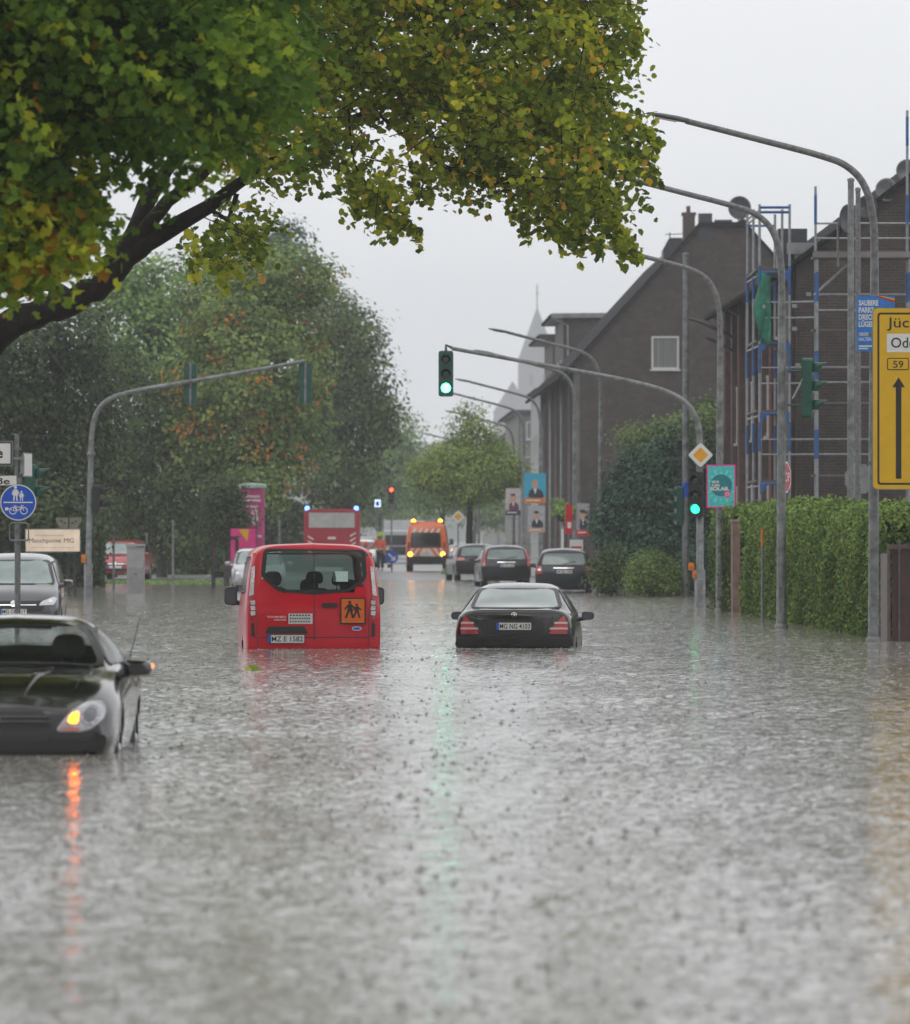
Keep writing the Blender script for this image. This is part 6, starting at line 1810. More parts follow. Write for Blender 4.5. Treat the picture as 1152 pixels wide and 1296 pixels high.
grass_patch('bright green grass below the crimson car', 170, 36, 1.1, 2.2, 900, .12)
grass_patch('grass strip at the edge of the gravel yard beside the shelter', 262, 36, 1.2, 3, 900, .12)
grass_patch('grassy tip of the traffic island under the street tree', 592, 28.5, 1.1, 6, 1400, .16)

p = W(315, 850, 106)
o = leaves('fallen_leaf', np.array([[p.x, p.y, .02], [p.x + .07, p.y + .05, .03]]), np.array([[.1, -.3, 1.], [.3, -.5, .8]]), .11, [.85, .7], L_MAPLE, None, 'maple')
tag(o, 'yellow-green fallen leaf floating on the water below the red minibus', 'leaf')

# ================================================================ buildings
M_BRICK = brick_mat('dark_brick', (.066, .044, .037), (.036, .025, .022), (.080, .066, .058), 1.0, .6)
M_BRICK2 = brick_mat('sooty_brick', (.056, .038, .033), (.034, .025, .022), (.072, .062, .056), 1.0, .6)
M_BRICKR = brick_mat('reddish_brick', (.125, .070, .060), (.095, .052, .046), (.10, .085, .08), 1.0, .35)
M_TILE = mat('roof_tile', (.022, .021, .022), .85, spec=.08, nz=(3, .4), bump=(14, .6, .04))
M_SLATE = mat('slate', (.045, .052, .062), .4, nz=(4, .35), bump=(12, .4, .03))
M_ZINC = mat('zinc', (.30, .31, .32), .4, .5, nz=(3, .2))
M_CURTAIN = mat('net_curtain', (.20, .205, .20), .8, nz=(2.5, .4), stretch=(9, 1, .1))
M_FRAME = mat('window_frame', (.62, .63, .62), .4, nz=(8, .06))
M_RENDER = mat('pale_render', (.40, .40, .40), .6, nz=(1.5, .15))
M_STONE = mat('grey_stone', (.20, .19, .185), .6, nz=(1.5, .25), bump=(6, .3, .05))
def window_part(t, x, y, z, w_, h, axis='y', sgn=-1, depth=.10):
    """frame, sill, mullion and curtain behind glass; on a wall facing -y (axis y) or -x (axis x)"""
    f = MB()
    def bx(mb, c, d, mi=0):
        if axis == 'y': mb.box((x + c[0], y + sgn * c[1], z + c[2]), d, mi)
        else: mb.box((x + sgn * c[1], y + c[0], z + c[2]), (d[1], d[0], d[2]), mi)
    k = .09
    bx(f, (-w_ / 2 + k / 2, .03, 0), (k, .08, h)); bx(f, (w_ / 2 - k / 2, .03, 0), (k, .08, h)); bx(f, (0, .03, h / 2 - k / 2), (w_ - 2 * k, .08, k)); bx(f, (0, .03, -h / 2 + k / 2), (w_ - 2 * k, .08, k))
    fr = f.build('window', M_FRAME, t)
    s_ = MB(); bx(s_, (0, .06, -h / 2 - .04), (w_ + .14, .16, .07)); s_.build('sill', M_FRAME, fr)
    g = MB(); bx(g, (0, .012, 0), (w_ - 2 * k, .02, h - 2 * k)); g.build('pane', M_CURTAIN, fr)
    return fr
def dish(label, px, py, s, r, yaw, mount, m=None, dark=True):
    p = W(px, py, s)
    t = thing('satellite_dish', label, 'satellite dish', tuple(p), yaw, 'satellite dishes on the roofs')
    b = MB(); b.lathe([(.001, .16 * r), (r * .4, .12 * r), (r * .75, .04 * r), (r, -.10 * r), (r * 1.02, -.09 * r), (r * .75, .06 * r), (.001, .19 * r)], (0, 0, 0), 28, axis='y'); b.build('reflector', m or M_SLATE, t)
    b = MB(); b.tube([(0, .1, 0), (0, .28, -.1), (0, .28, -mount)], .03, 8); b.tube([(0, 0, -r * .9), (0, -r * .7, -r * .25)], .015, 6); b.box((0, -r * .72, -r * .2), (.06, .12, .06)); b.build('mount', M_GALV2, t)

# ---- gabled brick terrace
def gable_house():
    y0, y1 = 296.0, 350.0; s = F / y0
    xa = (735 - CX) / s; z_e = CH + (HY - 452) / s
    xr = (905 - CX) / s; zr = CH + (HY - 275) / s; xb = xr + (xr - xa)
    base = (xa, y0, .1)
    t = thing('gabled_brick_house', 'dark brick terrace whose blank gable carries one white window', 'house', base)
    P = lambda x, z: (x - xa, z - .1)
    xl, xh, zh = (886 - CX) / s, (944 - CX) / s, CH + (HY - 286) / s     # the ridge is cut short by a level top
    kk = (zh - z_e) / (xl - xa); xb = xh + (xl - xa); xr, zr = xl, zh
    wall = [P(xa, -.6), P(xb, -.6), P(xb, z_e), P(xh, zh), P(xl, zh), P(xa, z_e)]
    sk = .018
    b = MB(); n = len(wall); L_ = y1 - y0
    b.v += [(x, 0, z) for x, z in wall] + [(x - sk * L_, L_, z) for x, z in wall]
    b.f += [tuple(range(n)), tuple(range(2 * n - 1, n - 1, -1))] + [(i, i + n, (i + 1) % n + n, (i + 1) % n) for i in range(n)]
    b.m += [0] * (n + 2); b.s += [False] * (n + 2)
    b.build('wall', M_BRICK, t)
    def slope(x0, z0, x1, z1, name):
        b = MB(); th = .16
        q = [(x0, z0), (x1, z1), (x1, z1 + th), (x0, z0 + th)]
        b.v += [(x, -.25, z) for x, z in q] + [(x - sk * L_, L_ + .2, z) for x, z in q]
        b.f += [(0, 1, 2, 3), (7, 6, 5, 4), (0, 4, 5, 1), (1, 5, 6, 2), (2, 6, 7, 3), (3, 7, 4, 0)]; b.m += [0] * 6; b.s += [False] * 6
        return b.build(name, M_TILE, t)
    e = .9; k = (zr - z_e) / (xr - xa)
    x0, z0 = P(xa - e, z_e - e * k); x1, z1 = P(xr, zr)
    rf = slope(x0, z0 + .02, x1, z1 + .02, 'roof')
    x2, z2 = P(xb + e, z_e - e * k); x3, z3 = P(xh, zh); slope(x1 + .002, z1 + .02, x3 - .002, z3 + .021, 'roof'); slope(x3, z3 + .02, x2, z2 + .02, 'roof')
    b = MB(); b.tube([(x0 - .05, -.3, z0 + .05), (x0 - .05 - sk * L_, L_, z0 + .05)], .09, 8); b.build('gutter', M_TILE, rf)
    # eave brackets
    b = MB()
    for i in range(26):
        y = 1 + i * 2.05; b.box((-.4 - sk * y, y, P(0, z_e)[1] - .5), (.7, .12, .16))
    b.build('eave_bracket', M_SLATE, rf)
    # street front: pilasters, bands, downpipes and window reveals seen at a grazing angle
    for i in range(17):
        y = .6 + i * 3.2
        b = MB(); b.box((-.12 - sk * y, y, P(0, z_e)[1] / 2), (.24, .7, P(0, z_e)[1])); b.build('pilaster', M_BRICKR if i % 3 else M_STONE, t)
    for i in range(8):
        for z in (2.2, 5.2, 7.9):
            window_part(t, -.01 - sk * (2.2 + i * 6.4), 2.2 + i * 6.4, z, 1.1, 1.7, 'x', -1)
    for y in (.25, 17.5, 34):
        b = MB(); b.tube([(-.30 - sk * y, y, 0), (-.30 - sk * y, y, P(0, z_e)[1] - .5), (x0 + .1 - sk * y, y, z0)], .055, 8); b.build('downpipe', M_ZINC, t)
    q = lambda px, py: P((px - CX) / s, CH + (HY - py) / s)
    x, z = q(842, 446.5); window_part(t, x, 0, z, 35 / s, 42 / s)
    b = MB(); a0, c0 = q(868, 303); b.box((q(865.5, 0)[0] + 7 / s, .7, c0 + .1), (15 / s, 1.0, 2.2)); b.box((q(865.5, 0)[0] + 7 / s, .7, c0 + 1.22), (18 / s, 1.1, .12)); b.tube([(q(872, 0)[0], .7, c0 + 1.2), (q(872, 0)[0], .7, c0 + 1.6)], .1, 8); b.build('chimney', M_BRICKR, t)
    b = MB(); b.box((q(893, 0)[0], .4, q(0, 287)[1]), (17 / s, .9, 34 / s)); b.build('chimney', M_SLATE, t)
    b = MB(); b.box((q(916, 0)[0], .5, q(0, 286)[1] - .3), (22 / s, .8, 1.2)); b.build('chimney', M_BRICK2, t)
    # slate dormer on the left slope
    b = MB(); xd, zd = q(857, 316)
    arch = [(xd - 14 / s, zd - 1.3), (xd + 16 / s, zd - 1.3), (xd + 16 / s, zd + .35), (xd + 9 / s, zd + .75), (xd - 6 / s, zd + .75), (xd - 14 / s, zd + .2)]
    b.prism(arch, 4, 6.5); b.build('dormer', M_SLATE, t)
    b = MB(); b.tube([(q(852, 0)[0], 4.5, q(0, 300)[1]), (q(852, 0)[0], 4.5, q(0, 288)[1])], .03, 6)
    b.tube([(q(846, 0)[0], 4.5, q(0, 291)[1]), (q(868, 0)[0], 4.5, q(0, 290)[1])], .022, 6); b.build('roof_aerial', M_GALV2, t)
    return t
gable_house()
G_D = 'satellite dishes on the roofs'
dish('big dark satellite dish on the ridge of the gabled brick house', 936, 263, 27, .54, R(8), 1.6)
dish('smaller dark satellite dish just under the big one on the gable ridge', 941, 287, 26.8, .36, R(-20), 1.0)

def box_house(label, px0, px1, top, s, depth, wallm, roofm, over=.5, name='town_house', slope=0., wins=(), base=None, pitch=0.):
    x0, x1 = (px0 - CX) / s, (px1 - CX) / s; y = F / s
    h = CH + (HY - top) / s
    t = thing(name, label, 'house', (x0, y, .05))
    w_ = x1 - x0; sk = .018 * depth
    b = MB(); b.v += [(0, 0, -.5), (w_, 0, -.5), (w_, 0, h), (0, 0, h), (-sk, depth, -.5), (w_ - sk, depth, -.5), (w_ - sk, depth, h), (-sk, depth, h)]
    b.f += [(0, 1, 2, 3), (7, 6, 5, 4), (0, 3, 7, 4), (1, 5, 6, 2), (0, 4, 5, 1), (3, 2, 6, 7)]; b.m += [0] * 6; b.s += [False] * 6
    b.build('wall', wallm, t)
    b = MB(); th = .28
    o = over
    z2 = h + slope * w_
    b.v += [(-o, -.3, h + .01), (w_ + o, -.3, z2 + .01), (w_ + o, -.3, z2 + th), (-o, -.3, h + th), (-o - sk, depth + .3, h + .01), (w_ + o - sk, depth + .3, z2 + .01), (w_ + o - sk, depth + .3, z2 + th), (-o - sk, depth + .3, h + th)]
    b.f += [(0, 1, 2, 3), (7, 6, 5, 4), (0, 4, 5, 1), (1, 5, 6, 2), (2, 6, 7, 3), (3, 7, 4, 0)]; b.m += [0] * 6; b.s += [False] * 6
    if pitch:
        o_ = len(b.v); z3 = h + th + pitch
        b.v += [(-o, -.3, h + th), (w_ + o, -.3, h + th), (w_ / 2, -.3, z3), (-o - sk, depth, h + th), (w_ + o - sk, depth, h + th), (w_ / 2 - sk, depth, z3)]
        b.f += [[o_ + i for i in f] for f in ((0, 1, 2), (5, 4, 3), (0, 2, 5, 3), (1, 4, 5, 2))]; b.m += [0] * 4; b.s += [False] * 4
    b.build('roof', roofm, t)
    b = MB(); b.tube([(-o - .05, -.35, h + .1), (-o - .05 - sk, depth, h + .1)], .09, 8); b.build('gutter', M_TILE, t)
    for i in range(int(depth / 5)):
        for z in np.arange(2.2, h - 1.2, 2.9):
            window_part(t, -.01 - .018 * (2.5 + i * 5), 2.5 + i * 5, float(z), 1.2, 1.7, 'x', -1)
    for px, py, ww, hh in wins:
        window_part(t, (px - px0) / s, 0, CH + (HY - py) / s - .05, ww, hh)
    b = MB(); b.tube([(.25, -.12, 0), (.25, -.12, h - .4), (-o, -.25, h)], .06, 8); b.build('downpipe', M_ZINC, t)
    return t
box_house('dark flat-roofed brick house rising behind the gable slope', 713, 836, 404, 22.2, 14, M_BRICK2, M_ZINC, .7, 'flat_roofed_house', .01)
box_house('lower dark brick house with a projecting eave beside the church spire', 700, 760, 430, 21.2, 16, M_BRICK2, M_SLATE, .85, 'brick_house', 0)
box_house('pale hazy house end beyond the brick terrace, behind the small street tree', 683, 730, 497, 18.2, 20, M_RENDER, M_SLATE, .3, 'pale_house', 0, ())
box_house('grey rendered house with a dark eave right of the small street tree', 656, 700, 524, 16, 40, M_STONE, M_SLATE, .5, 'grey_house', 0, ((671, 545, .6, 1.4), (671, 590, .9, 1.5)), None, 0)
box_house('low pale building far down the right side of the street', 628, 690, 575, 12.5, 60, M_RENDER, M_TILE, .4, 'pale_house', 0, (), None, 3.0)
box_house('distant grey building at the end of the street', 486, 556, 655, 6.5, 20, M_STONE, M_TILE, .4, 'far_building', 0, (), None, 2.5)

# ---- the scaffolded house
def scaffold_house():
    s = 48; y0 = F / s; L_ = 30; sk = .018
    x0 = (1008 - CX) / s; ze = CH + (HY - 335) / s; W_ = 10.5
    t = thing('brick_corner_house', 'sooty brick house wrapped in blue scaffolding at the right', 'house', (x0, y0, -.1))
    ze += .1
    k = math.tan(R(37)); zr = ze + W_ / 2 * k
    wall = [(0, -.5), (W_, -.5), (W_, ze), (W_ / 2, zr), (0, ze)]; n = 5
    b = MB(); b.v += [(x, 0, z) for x, z in wall] + [(x - sk * L_, L_, z) for x, z in wall]
    b.f += [tuple(range(n)), tuple(range(2 * n - 1, n - 1, -1))] + [(i, i + n, (i + 1) % n + n, (i + 1) % n) for i in range(n)]; b.m += [0] * 7; b.s += [False] * 7
    b.build('wall', M_BRICK2, t)
    for sgn in (0, 1):
        b = MB(); th = .16
        xa, za = (-.55, ze - .55 * k) if not sgn else (W_ / 2 + .001, zr); xb, zb = (W_ / 2, zr) if not sgn else (W_ + .55, ze - .55 * k)
        q = [(xa, za + .02), (xb, zb + .02), (xb, zb + th), (xa, za + th)]
        b.v += [(x, -.3, z) for x, z in q] + [(x - sk * L_, L_ + .2, z) for x, z in q]
        b.f += [(0, 1, 2, 3), (7, 6, 5, 4), (0, 4, 5, 1), (1, 5, 6, 2), (2, 6, 7, 3), (3, 7, 4, 0)]; b.m += [0] * 6; b.s += [False] * 6
        rf = b.build('roof', M_TILE, t)
    b = MB(); b.tube([(-.62, -.3, ze - .35), (-.62 - sk * L_, L_, ze - .35)], .10, 8); b.build('gutter', M_TILE, t)
    b = MB()
    for i in range(7): # lead flashing strips on the slope
        a = .6 + i * .65; b.box((a, .6, ze + a * k + .20), (.08, 1.6, .05), 0, Matrix.Rotation(-R(37), 3, 'Y'))
    b.build('snow_guard', M_ZINC, t)
    q = lambda px, py: ((px - CX) / s - x0, CH + (HY - py) / s + .1)
    b = MB(); a, c = q(1007, 298); b.box((a, 2.0, c - .4), (37 / s, 1.2, 1.3)); b.build('chimney', M_SLATE, t)
    b = MB(); a, c = q(1052, 312); b.box((a, 3.0, c), (106 / s, 4.0, .30)); b.box((a + .1, 3.0, c - .42), (96 / s, 3.8, .54)); b.build('dormer', M_ZINC, t)
    for i in range(9):
        y = .7 + i * 3.4
        b = MB(); b.box((-.1 - sk * y, y, ze / 2), (.2, .6, ze)); b.build('pilaster', M_BRICKR, t)
    for y in (1.8, 7.2, 14, 21, 28):
        b = MB(); b.tube([(-.18 - sk * y, y, 0), (-.18 - sk * y, y, ze - .6), (-.6 - sk * y, y, ze - .35)], .06, 8); b.build('downpipe', mat('rusty_pipe', (.20, .10, .085), .5, nz=(6, .3)), t)
    for i in range(4):
        for z in (2.4, 5.4):
            window_part(t, -.01 - sk * (4 + i * 6.8), 4 + i * 6.8, z, 1.1, 1.7, 'x', -1)
    b = MB(); a, c = q(932, 366); b.tube([(-.2 - sk * 24, 24, c - .5), (-1.0 - sk * 24, 24, c - .1), (-1.6 - sk * 24, 24, c + .1)], .06, 6); b.tube([(-.2 - sk * 24, 24, c - .9), (-1.0 - sk * 24, 24, c - .5)], .05, 6); b.build('canopy_bracket', M_SLATE, t)
scaffold_house()
M_ALU = mat('scaffold_tube', (.30, .32, .34), .4, .5, nz=(6, .2))
M_SBLUE = mat('scaffold_blue', (.02, .10, .30), .4, nz=(5, .25))
M_PLANK = mat('wet_plank', (.10, .085, .07), .5, nz=(3, .35), stretch=(.3, 1, 1))
M_NET = mat('green_net', (.015, .17, .11), .7, nz=(7, .3))
def scaffolding():
    s = 49.5; y0 = F / s
    t = thing('scaffolding', 'blue and silver scaffolding standing against the sooty brick house', 'scaffolding', ((1032 - CX) / s, y0, -.2))
    q = lambda px, py: ((px - 1032) / s, CH + (HY - py) / s + .2)
    def std(px, y, top, bot, ms):
        x, z1 = q(px, top); _, z0 = q(px, bot)
        b = MB(); n = 6
        b.tube([(x, y, z0), (x, y, z1)], .034, 8, 0)
        for k in range(int((z1 - z0) / 2) + 1):   # painted couplings
            z = z0 + .4 + k * 2.0
            if z + .5 < z1: b.tube([(x, y, z), (x, y, z + .75)], .039, 8, 1)
        b.build('standard', ms, t)
    # tower along the street front: pairs of standards 0.75 m apart
    for k, y in enumerate((0.2, 2.7, 5.2)):
        sh = -.045 * k
        for px, top in ((962 + k * -2, 258), (1000 - k * 3, 258)):
            std(px, y, top, 690, [M_ALU, M_SBLUE])
    std(1032, -.1, 236, 700, [M_ALU, M_SBLUE]); std(1148, -.1, 140, 700, [M_ALU, M_SBLUE]); std(1032, -.9, 330, 700, [M_ALU, M_SBLUE]); std(1148, -.9, 330, 700, [M_ALU, M_SBLUE]); std(1262, -.1, 236, 700, [M_ALU, M_SBLUE])
    def bar(a, b_, y0_, y1_, m, r_=.026):
        (xa, za), (xb, zb) = q(*a), q(*b_)
        b = MB(); b.tube([(xa, y0_, za), (xb, y1_, zb)], r_, 8); b.build('ledger', m, t)
    for py in (262, 268, 344, 434, 523, 612): 
        bar((962, py), (1000, py), .2, .2, M_SBLUE, .035)
        bar((962, py + 3), (958, py + 3), .2, 5.2, M_ALU); 
        if py in (268,): bar((958, py + 5), (994, py + 5), 5.2, 5.2, M_SBLUE, .03)
    for py in (382, 402, 465, 485, 556, 575, 640): bar((1000, py), (1032, py), .2, -.1, M_ALU); bar((962, py), (1000, py), .2, .2, M_ALU, .02)
    for py, m in ((283, M_ALU), (302, M_ALU), (373, M_ALU), (393, M_ALU), (465, M_ALU), (484, M_ALU), (512, M_SBLUE), (556, M_ALU), (575, M_ALU), (603, M_SBLUE), (643, M_ALU)):
        bar((1032, py), (1148, py), -.1, -.1, m); bar((1148, py), (1262, py), -.1, -.1, m)
    bar((1030, 374), (1072, 336), -.12, -.12, M_ALU, .035); bar((1003, 505), (1016, 480), -.1, -.1, M_ALU)
    for py in (329, 420, 512, 603):
        b = MB(); (xa, z), (xb, _) = q(1026, py), q(1266, py); b.box(((xa + xb) / 2, -.5, z + .02), (xb - xa, .82, .05), 0); b.box(((xa + xb) / 2, -.93, z + .10), (xb - xa, .03, .15), 1) if py == 329 else None
        b.build('deck', [M_PLANK, M_STONE], t)
    for py in (344, 434, 523, 612):
        b = MB(); (xa, z), (xb, _) = q(959, py), q(1003, py); b.box(((xa + xb) / 2 - .04, 2.7, z + .07), (xb - xa, 5.0, .05)); b.build('deck', M_PLANK, t)
        b = MB(); (xa, z), (xb, _) = q(962, py), q(1000, py)
        for xx, sg in ((xa, 1), (xb, -1)):
            b = MB(); b.add([(xx, .17, z - .02), (xx + sg * .22, .17, z - .02), (xx, .17, z - .3), (xx, .23, z - .02), (xx + sg * .22, .23, z - .02), (xx, .23, z - .3)], [(0, 1, 2), (5, 4, 3), (0, 2, 5, 3), (1, 4, 5, 2), (0, 3, 4, 1)]); b.build('gusset', M_SBLUE, t)
    # green debris net, slack between two lifts
    b = MB(); (xa, z1), (xb, z0) = q(957, 346), q(976, 434); K = 10
    vs = []
    for i in range(K + 1):
        for j in range(6):
            u, v = j / 5, i / K
            vs.append((xa + (xb - xa) * u + .06 * math.sin(v * 9 + u * 4) * (1 - u), .12 + .10 * math.sin(u * 7 + v * 5), z1 + (z0 - z1) * v + .06 * math.sin(u * 6)))
    b.add(vs, [(i * 6 + j, i * 6 + j + 1, (i + 1) * 6 + j + 1, (i + 1) * 6 + j) for i in range(K) for j in range(5)], 0, True)
    o = b.build('net', M_NET, t)
    m = o.modifiers.new('Solidify', 'SOLIDIFY'); m.thickness = .006
    for px, py in ((966, 388), (1006, 387), (1006, 416), (984, 428), (1010, 462), (1024, 372)):
        b = MB(); x, z = q(px, py); b.box((x, .1, z), (.12, .08, .09)); b.build('coupler', M_ALU, t)
scaffolding()
dish('dark satellite dish behind the lamp arm above the scaffold deck', 1072, 277, 50, .36, R(50), 1.2)
dish('dark satellite dish tilted beside the first one near the pale mast', 1098, 262, 49, .30, R(-30), 1.4)
dish('pale round satellite dish on the roof slope of the scaffolded house', 1122, 240, 48, .30, R(10), 1.6, M_ZINC)
dish('pale satellite dish at the right edge high on the roof', 1148, 216, 47.5, .30, R(10), 1.6, M_ZINC)

# ---- church far down the street
def church():
    s = 2.6; y = F / s
    t = thing('church', 'church tower and pointed spire fading into the rain', 'church', ((680 - CX) / s, y, 0))
    q = lambda px, py: ((px - 680) / s, CH + (HY - py) / s)
    zb = q(0, 458)[1]; w_ = 48 / s
    b = MB(); b.box((0, 0, zb / 2), (w_, w_, zb)); b.build('tower', M_STONE, t)
    za = q(0, 388)[1]
    b = MB(); e = w_ / 2 + .5; b.v += [(-e, -e, zb), (e, -e, zb), (e, e, zb), (-e, e, zb), (0, 0, za)]; b.f += [(0, 1, 4), (1, 2, 4), (2, 3, 4), (3, 0, 4), (3, 2, 1, 0)]; b.m += [0] * 5; b.s += [False] * 5
    b.build('spire', M_SLATE, t)
    zc_ = q(0, 360)[1]
    b = MB(); b.tube([(0, 0, za - 1), (0, 0, zc_)], .35, 6); b.box((0, 0, za + (zc_ - za) * .62), (2.4, .4, .4)); b.lathe([(.001, -.6), (.6, 0), (.001, .6)], (0, 0, za + 1), 10); b.build('cross', M_SLATE, t)
    b = MB(); b.box((-12, 14, q(0, 520)[1] / 2), (18, 30, q(0, 520)[1])); b.prism([(-21.5, q(0, 522)[1]), (-2.5, q(0, 522)[1]), (-12, q(0, 482)[1])], -1.5, 29.5); b.build('nave', M_STONE, t)
    b = MB()
    for x in (-3, 3): b.prism([(x - 1, zb - 12), (x + 1, zb - 12), (x + 1, zb - 7), (x, zb - 5), (x - 1, zb - 7)], -w_ / 2 - .1, -w_ / 2 + .2)
    b.build('belfry_opening', M_DARK, t)
church()
# wooded hills closing the view
def hills():
    n = 60; b = MB()
    for (s, amp, base_, k, off) in ((2.9, 26, 42, .7, 0), (2.45, 30, 56, .9, 2)):
        y = F / s; o = len(b.v)
        for i in range(n + 1):
            x = -420 + 840 * i / n
            z = base_ * (.35 + .65 * math.exp(-((x + 25 - off * 10) / 60) ** 2)) + amp * .10 * math.sin(i * 1.3 * k + off) + amp * .07 * math.sin(i * 3.1 + off)
            b.v += [(x, y, -1.2), (x, y + 60, z), (x, y + 190, z * .9), (x, y + 260, -1.2)]
        for i in range(n):
            for j in range(3): b.f.append([o + i * 4 + j, o + (i + 1) * 4 + j, o + (i + 1) * 4 + j + 1, o + i * 4 + j + 1]); b.m.append(0); b.s.append(True)
    tag(b.build('hills', mat('wooded_hill', (.035, .05, .028), .9, nz=(.08, .5), bump=(.2, 1, 3))), kind='structure')
hills()

# ================================================================ emergency vehicles, lorries, people
def lit(name, col, e): return mat(name, col, .3, nz=None, emis=e, ecol=col)
M_BLUELIT = lit('blue_beacon', (.10, .25, 1), 6)
M_WHITELIT = lit('white_lamp', (1, .96, .85), 8)
M_AMBERB = lit('amber_beacon', (1, .42, .03), 8)
M_FIRE = mat('fire_red', (.42, .012, .03), .35, nz=(2, .15), coat=.6)
M_ORANGE = mat('municipal_orange', (.80, .14, .015), .35, nz=(2, .12), coat=.6)
M_STRIPE = mat('pale_stripe', (.78, .72, .66), .4, nz=(6, .1))
def fire_engine():
    s = 28; p = W(420, 0, s); loc = (p.x, F / s, .04)
    t = thing('fire_engine', 'red fire engine seen from behind with blue beacons flashing above its pale roller shutter', 'fire engine', loc, R(.5))
    t['label'] = 'red fire engine from behind, blue beacons lit above its pale roller shutter'
    q = lambda px, py: ((px - 420) / s, CH + (HY - py) / s - .04)
    w_ = 70 / s; top = q(0, 645)[1]
    b = MB(); b.box((0, 3.2, (top + .55) / 2), (w_, 6.4, top - .55), 0); b.box((0, 3.0, .42), (w_ * .7, 5.6, .34), 1); b.build('body', [M_FIRE, M_DARK], t, bevel=.05)
    b = MB(); b.box((0, 7.6, 1.75), (w_ * .97, 2.2, 2.3)); b.build('cab', M_FIRE, t, bevel=.12)
    (x0, z1), (x1, z0) = q(391, 648), q(449, 668)
    b = MB(); b.box(((x0 + x1) / 2, -.01, (z0 + z1) / 2), (x1 - x0, .05, z1 - z0))
    for k in range(9): b.box(((x0 + x1) / 2, -.038, z0 + (k + .5) * (z1 - z0) / 9), (x1 - x0 - .04, .012, (z1 - z0) / 9 - .02))
    b.build('roller_shutter', mat('shutter_alu', (.60, .60, .58), .4, .3, nz=(3, .12)), t)
    b = MB(); b.box((0, .0, top - .06), (w_ * .86, .12, .14), 0); b.build('light_bar', M_FIRE, t)
    for sx in (-1, 1):
        b = MB(); b.lathe([(.10, 0), (.10, .12), (.07, .17), (.001, .18)], (sx * (w_ / 2 - .14), .06, top - .02), 14); b.build('beacon', M_BLUELIT, t)
        b = MB(); xx = sx * w_ * .38
        for k in range(4):
            z = .95 + k * .22; b.add([(xx - .13, -.008, z), (xx + .13, -.008, z + sx * .15), (xx + .13, -.008, z + sx * .15 + .08), (xx - .13, -.008, z + .08)], [(0, 1, 2, 3)])
        b.build('chevron_stripe', M_STRIPE, t)
        b = MB(); b.box((sx * w_ * .42, -.02, .72), (.16, .05, .26)); b.build('tail_lamp', M_REDLENS, t, bevel=.01)
        b = MB(); b.box((sx * w_ * .49, .1, 1.6), (.08, .16, 2.0)); b.build('corner_post', M_FIRE, t)
    b = MB(); b.box((0, -.03, q(0, 681)[1]), (.36, .03, .12)); b.build('number_plate', M_WHITE, t)
    b = MB(); b.box((0, -.1, .45), (w_ * .95, .2, .22)); b.build('rear_bumper', M_DARK, t, bevel=.02)
    for y in (1.6, 7.4):
        for sx in (-1, 1):
            b = MB(); b.lathe([(.25, -.16), (.46, -.16), (.5, -.1), (.5, .1), (.46, .16), (.25, .16)], (sx * (w_ / 2 - .2), y, .5), 22, axis='x'); wh = b.build('wheel', M_RUBBER, t)
            b = MB(); b.lathe([(.27, 0), (.1, .04 * sx), (.001, .05 * sx)], (sx * (w_ / 2 - .06), y, .5), 18, axis='x'); b.build('rim', M_RIM, wh)
fire_engine()
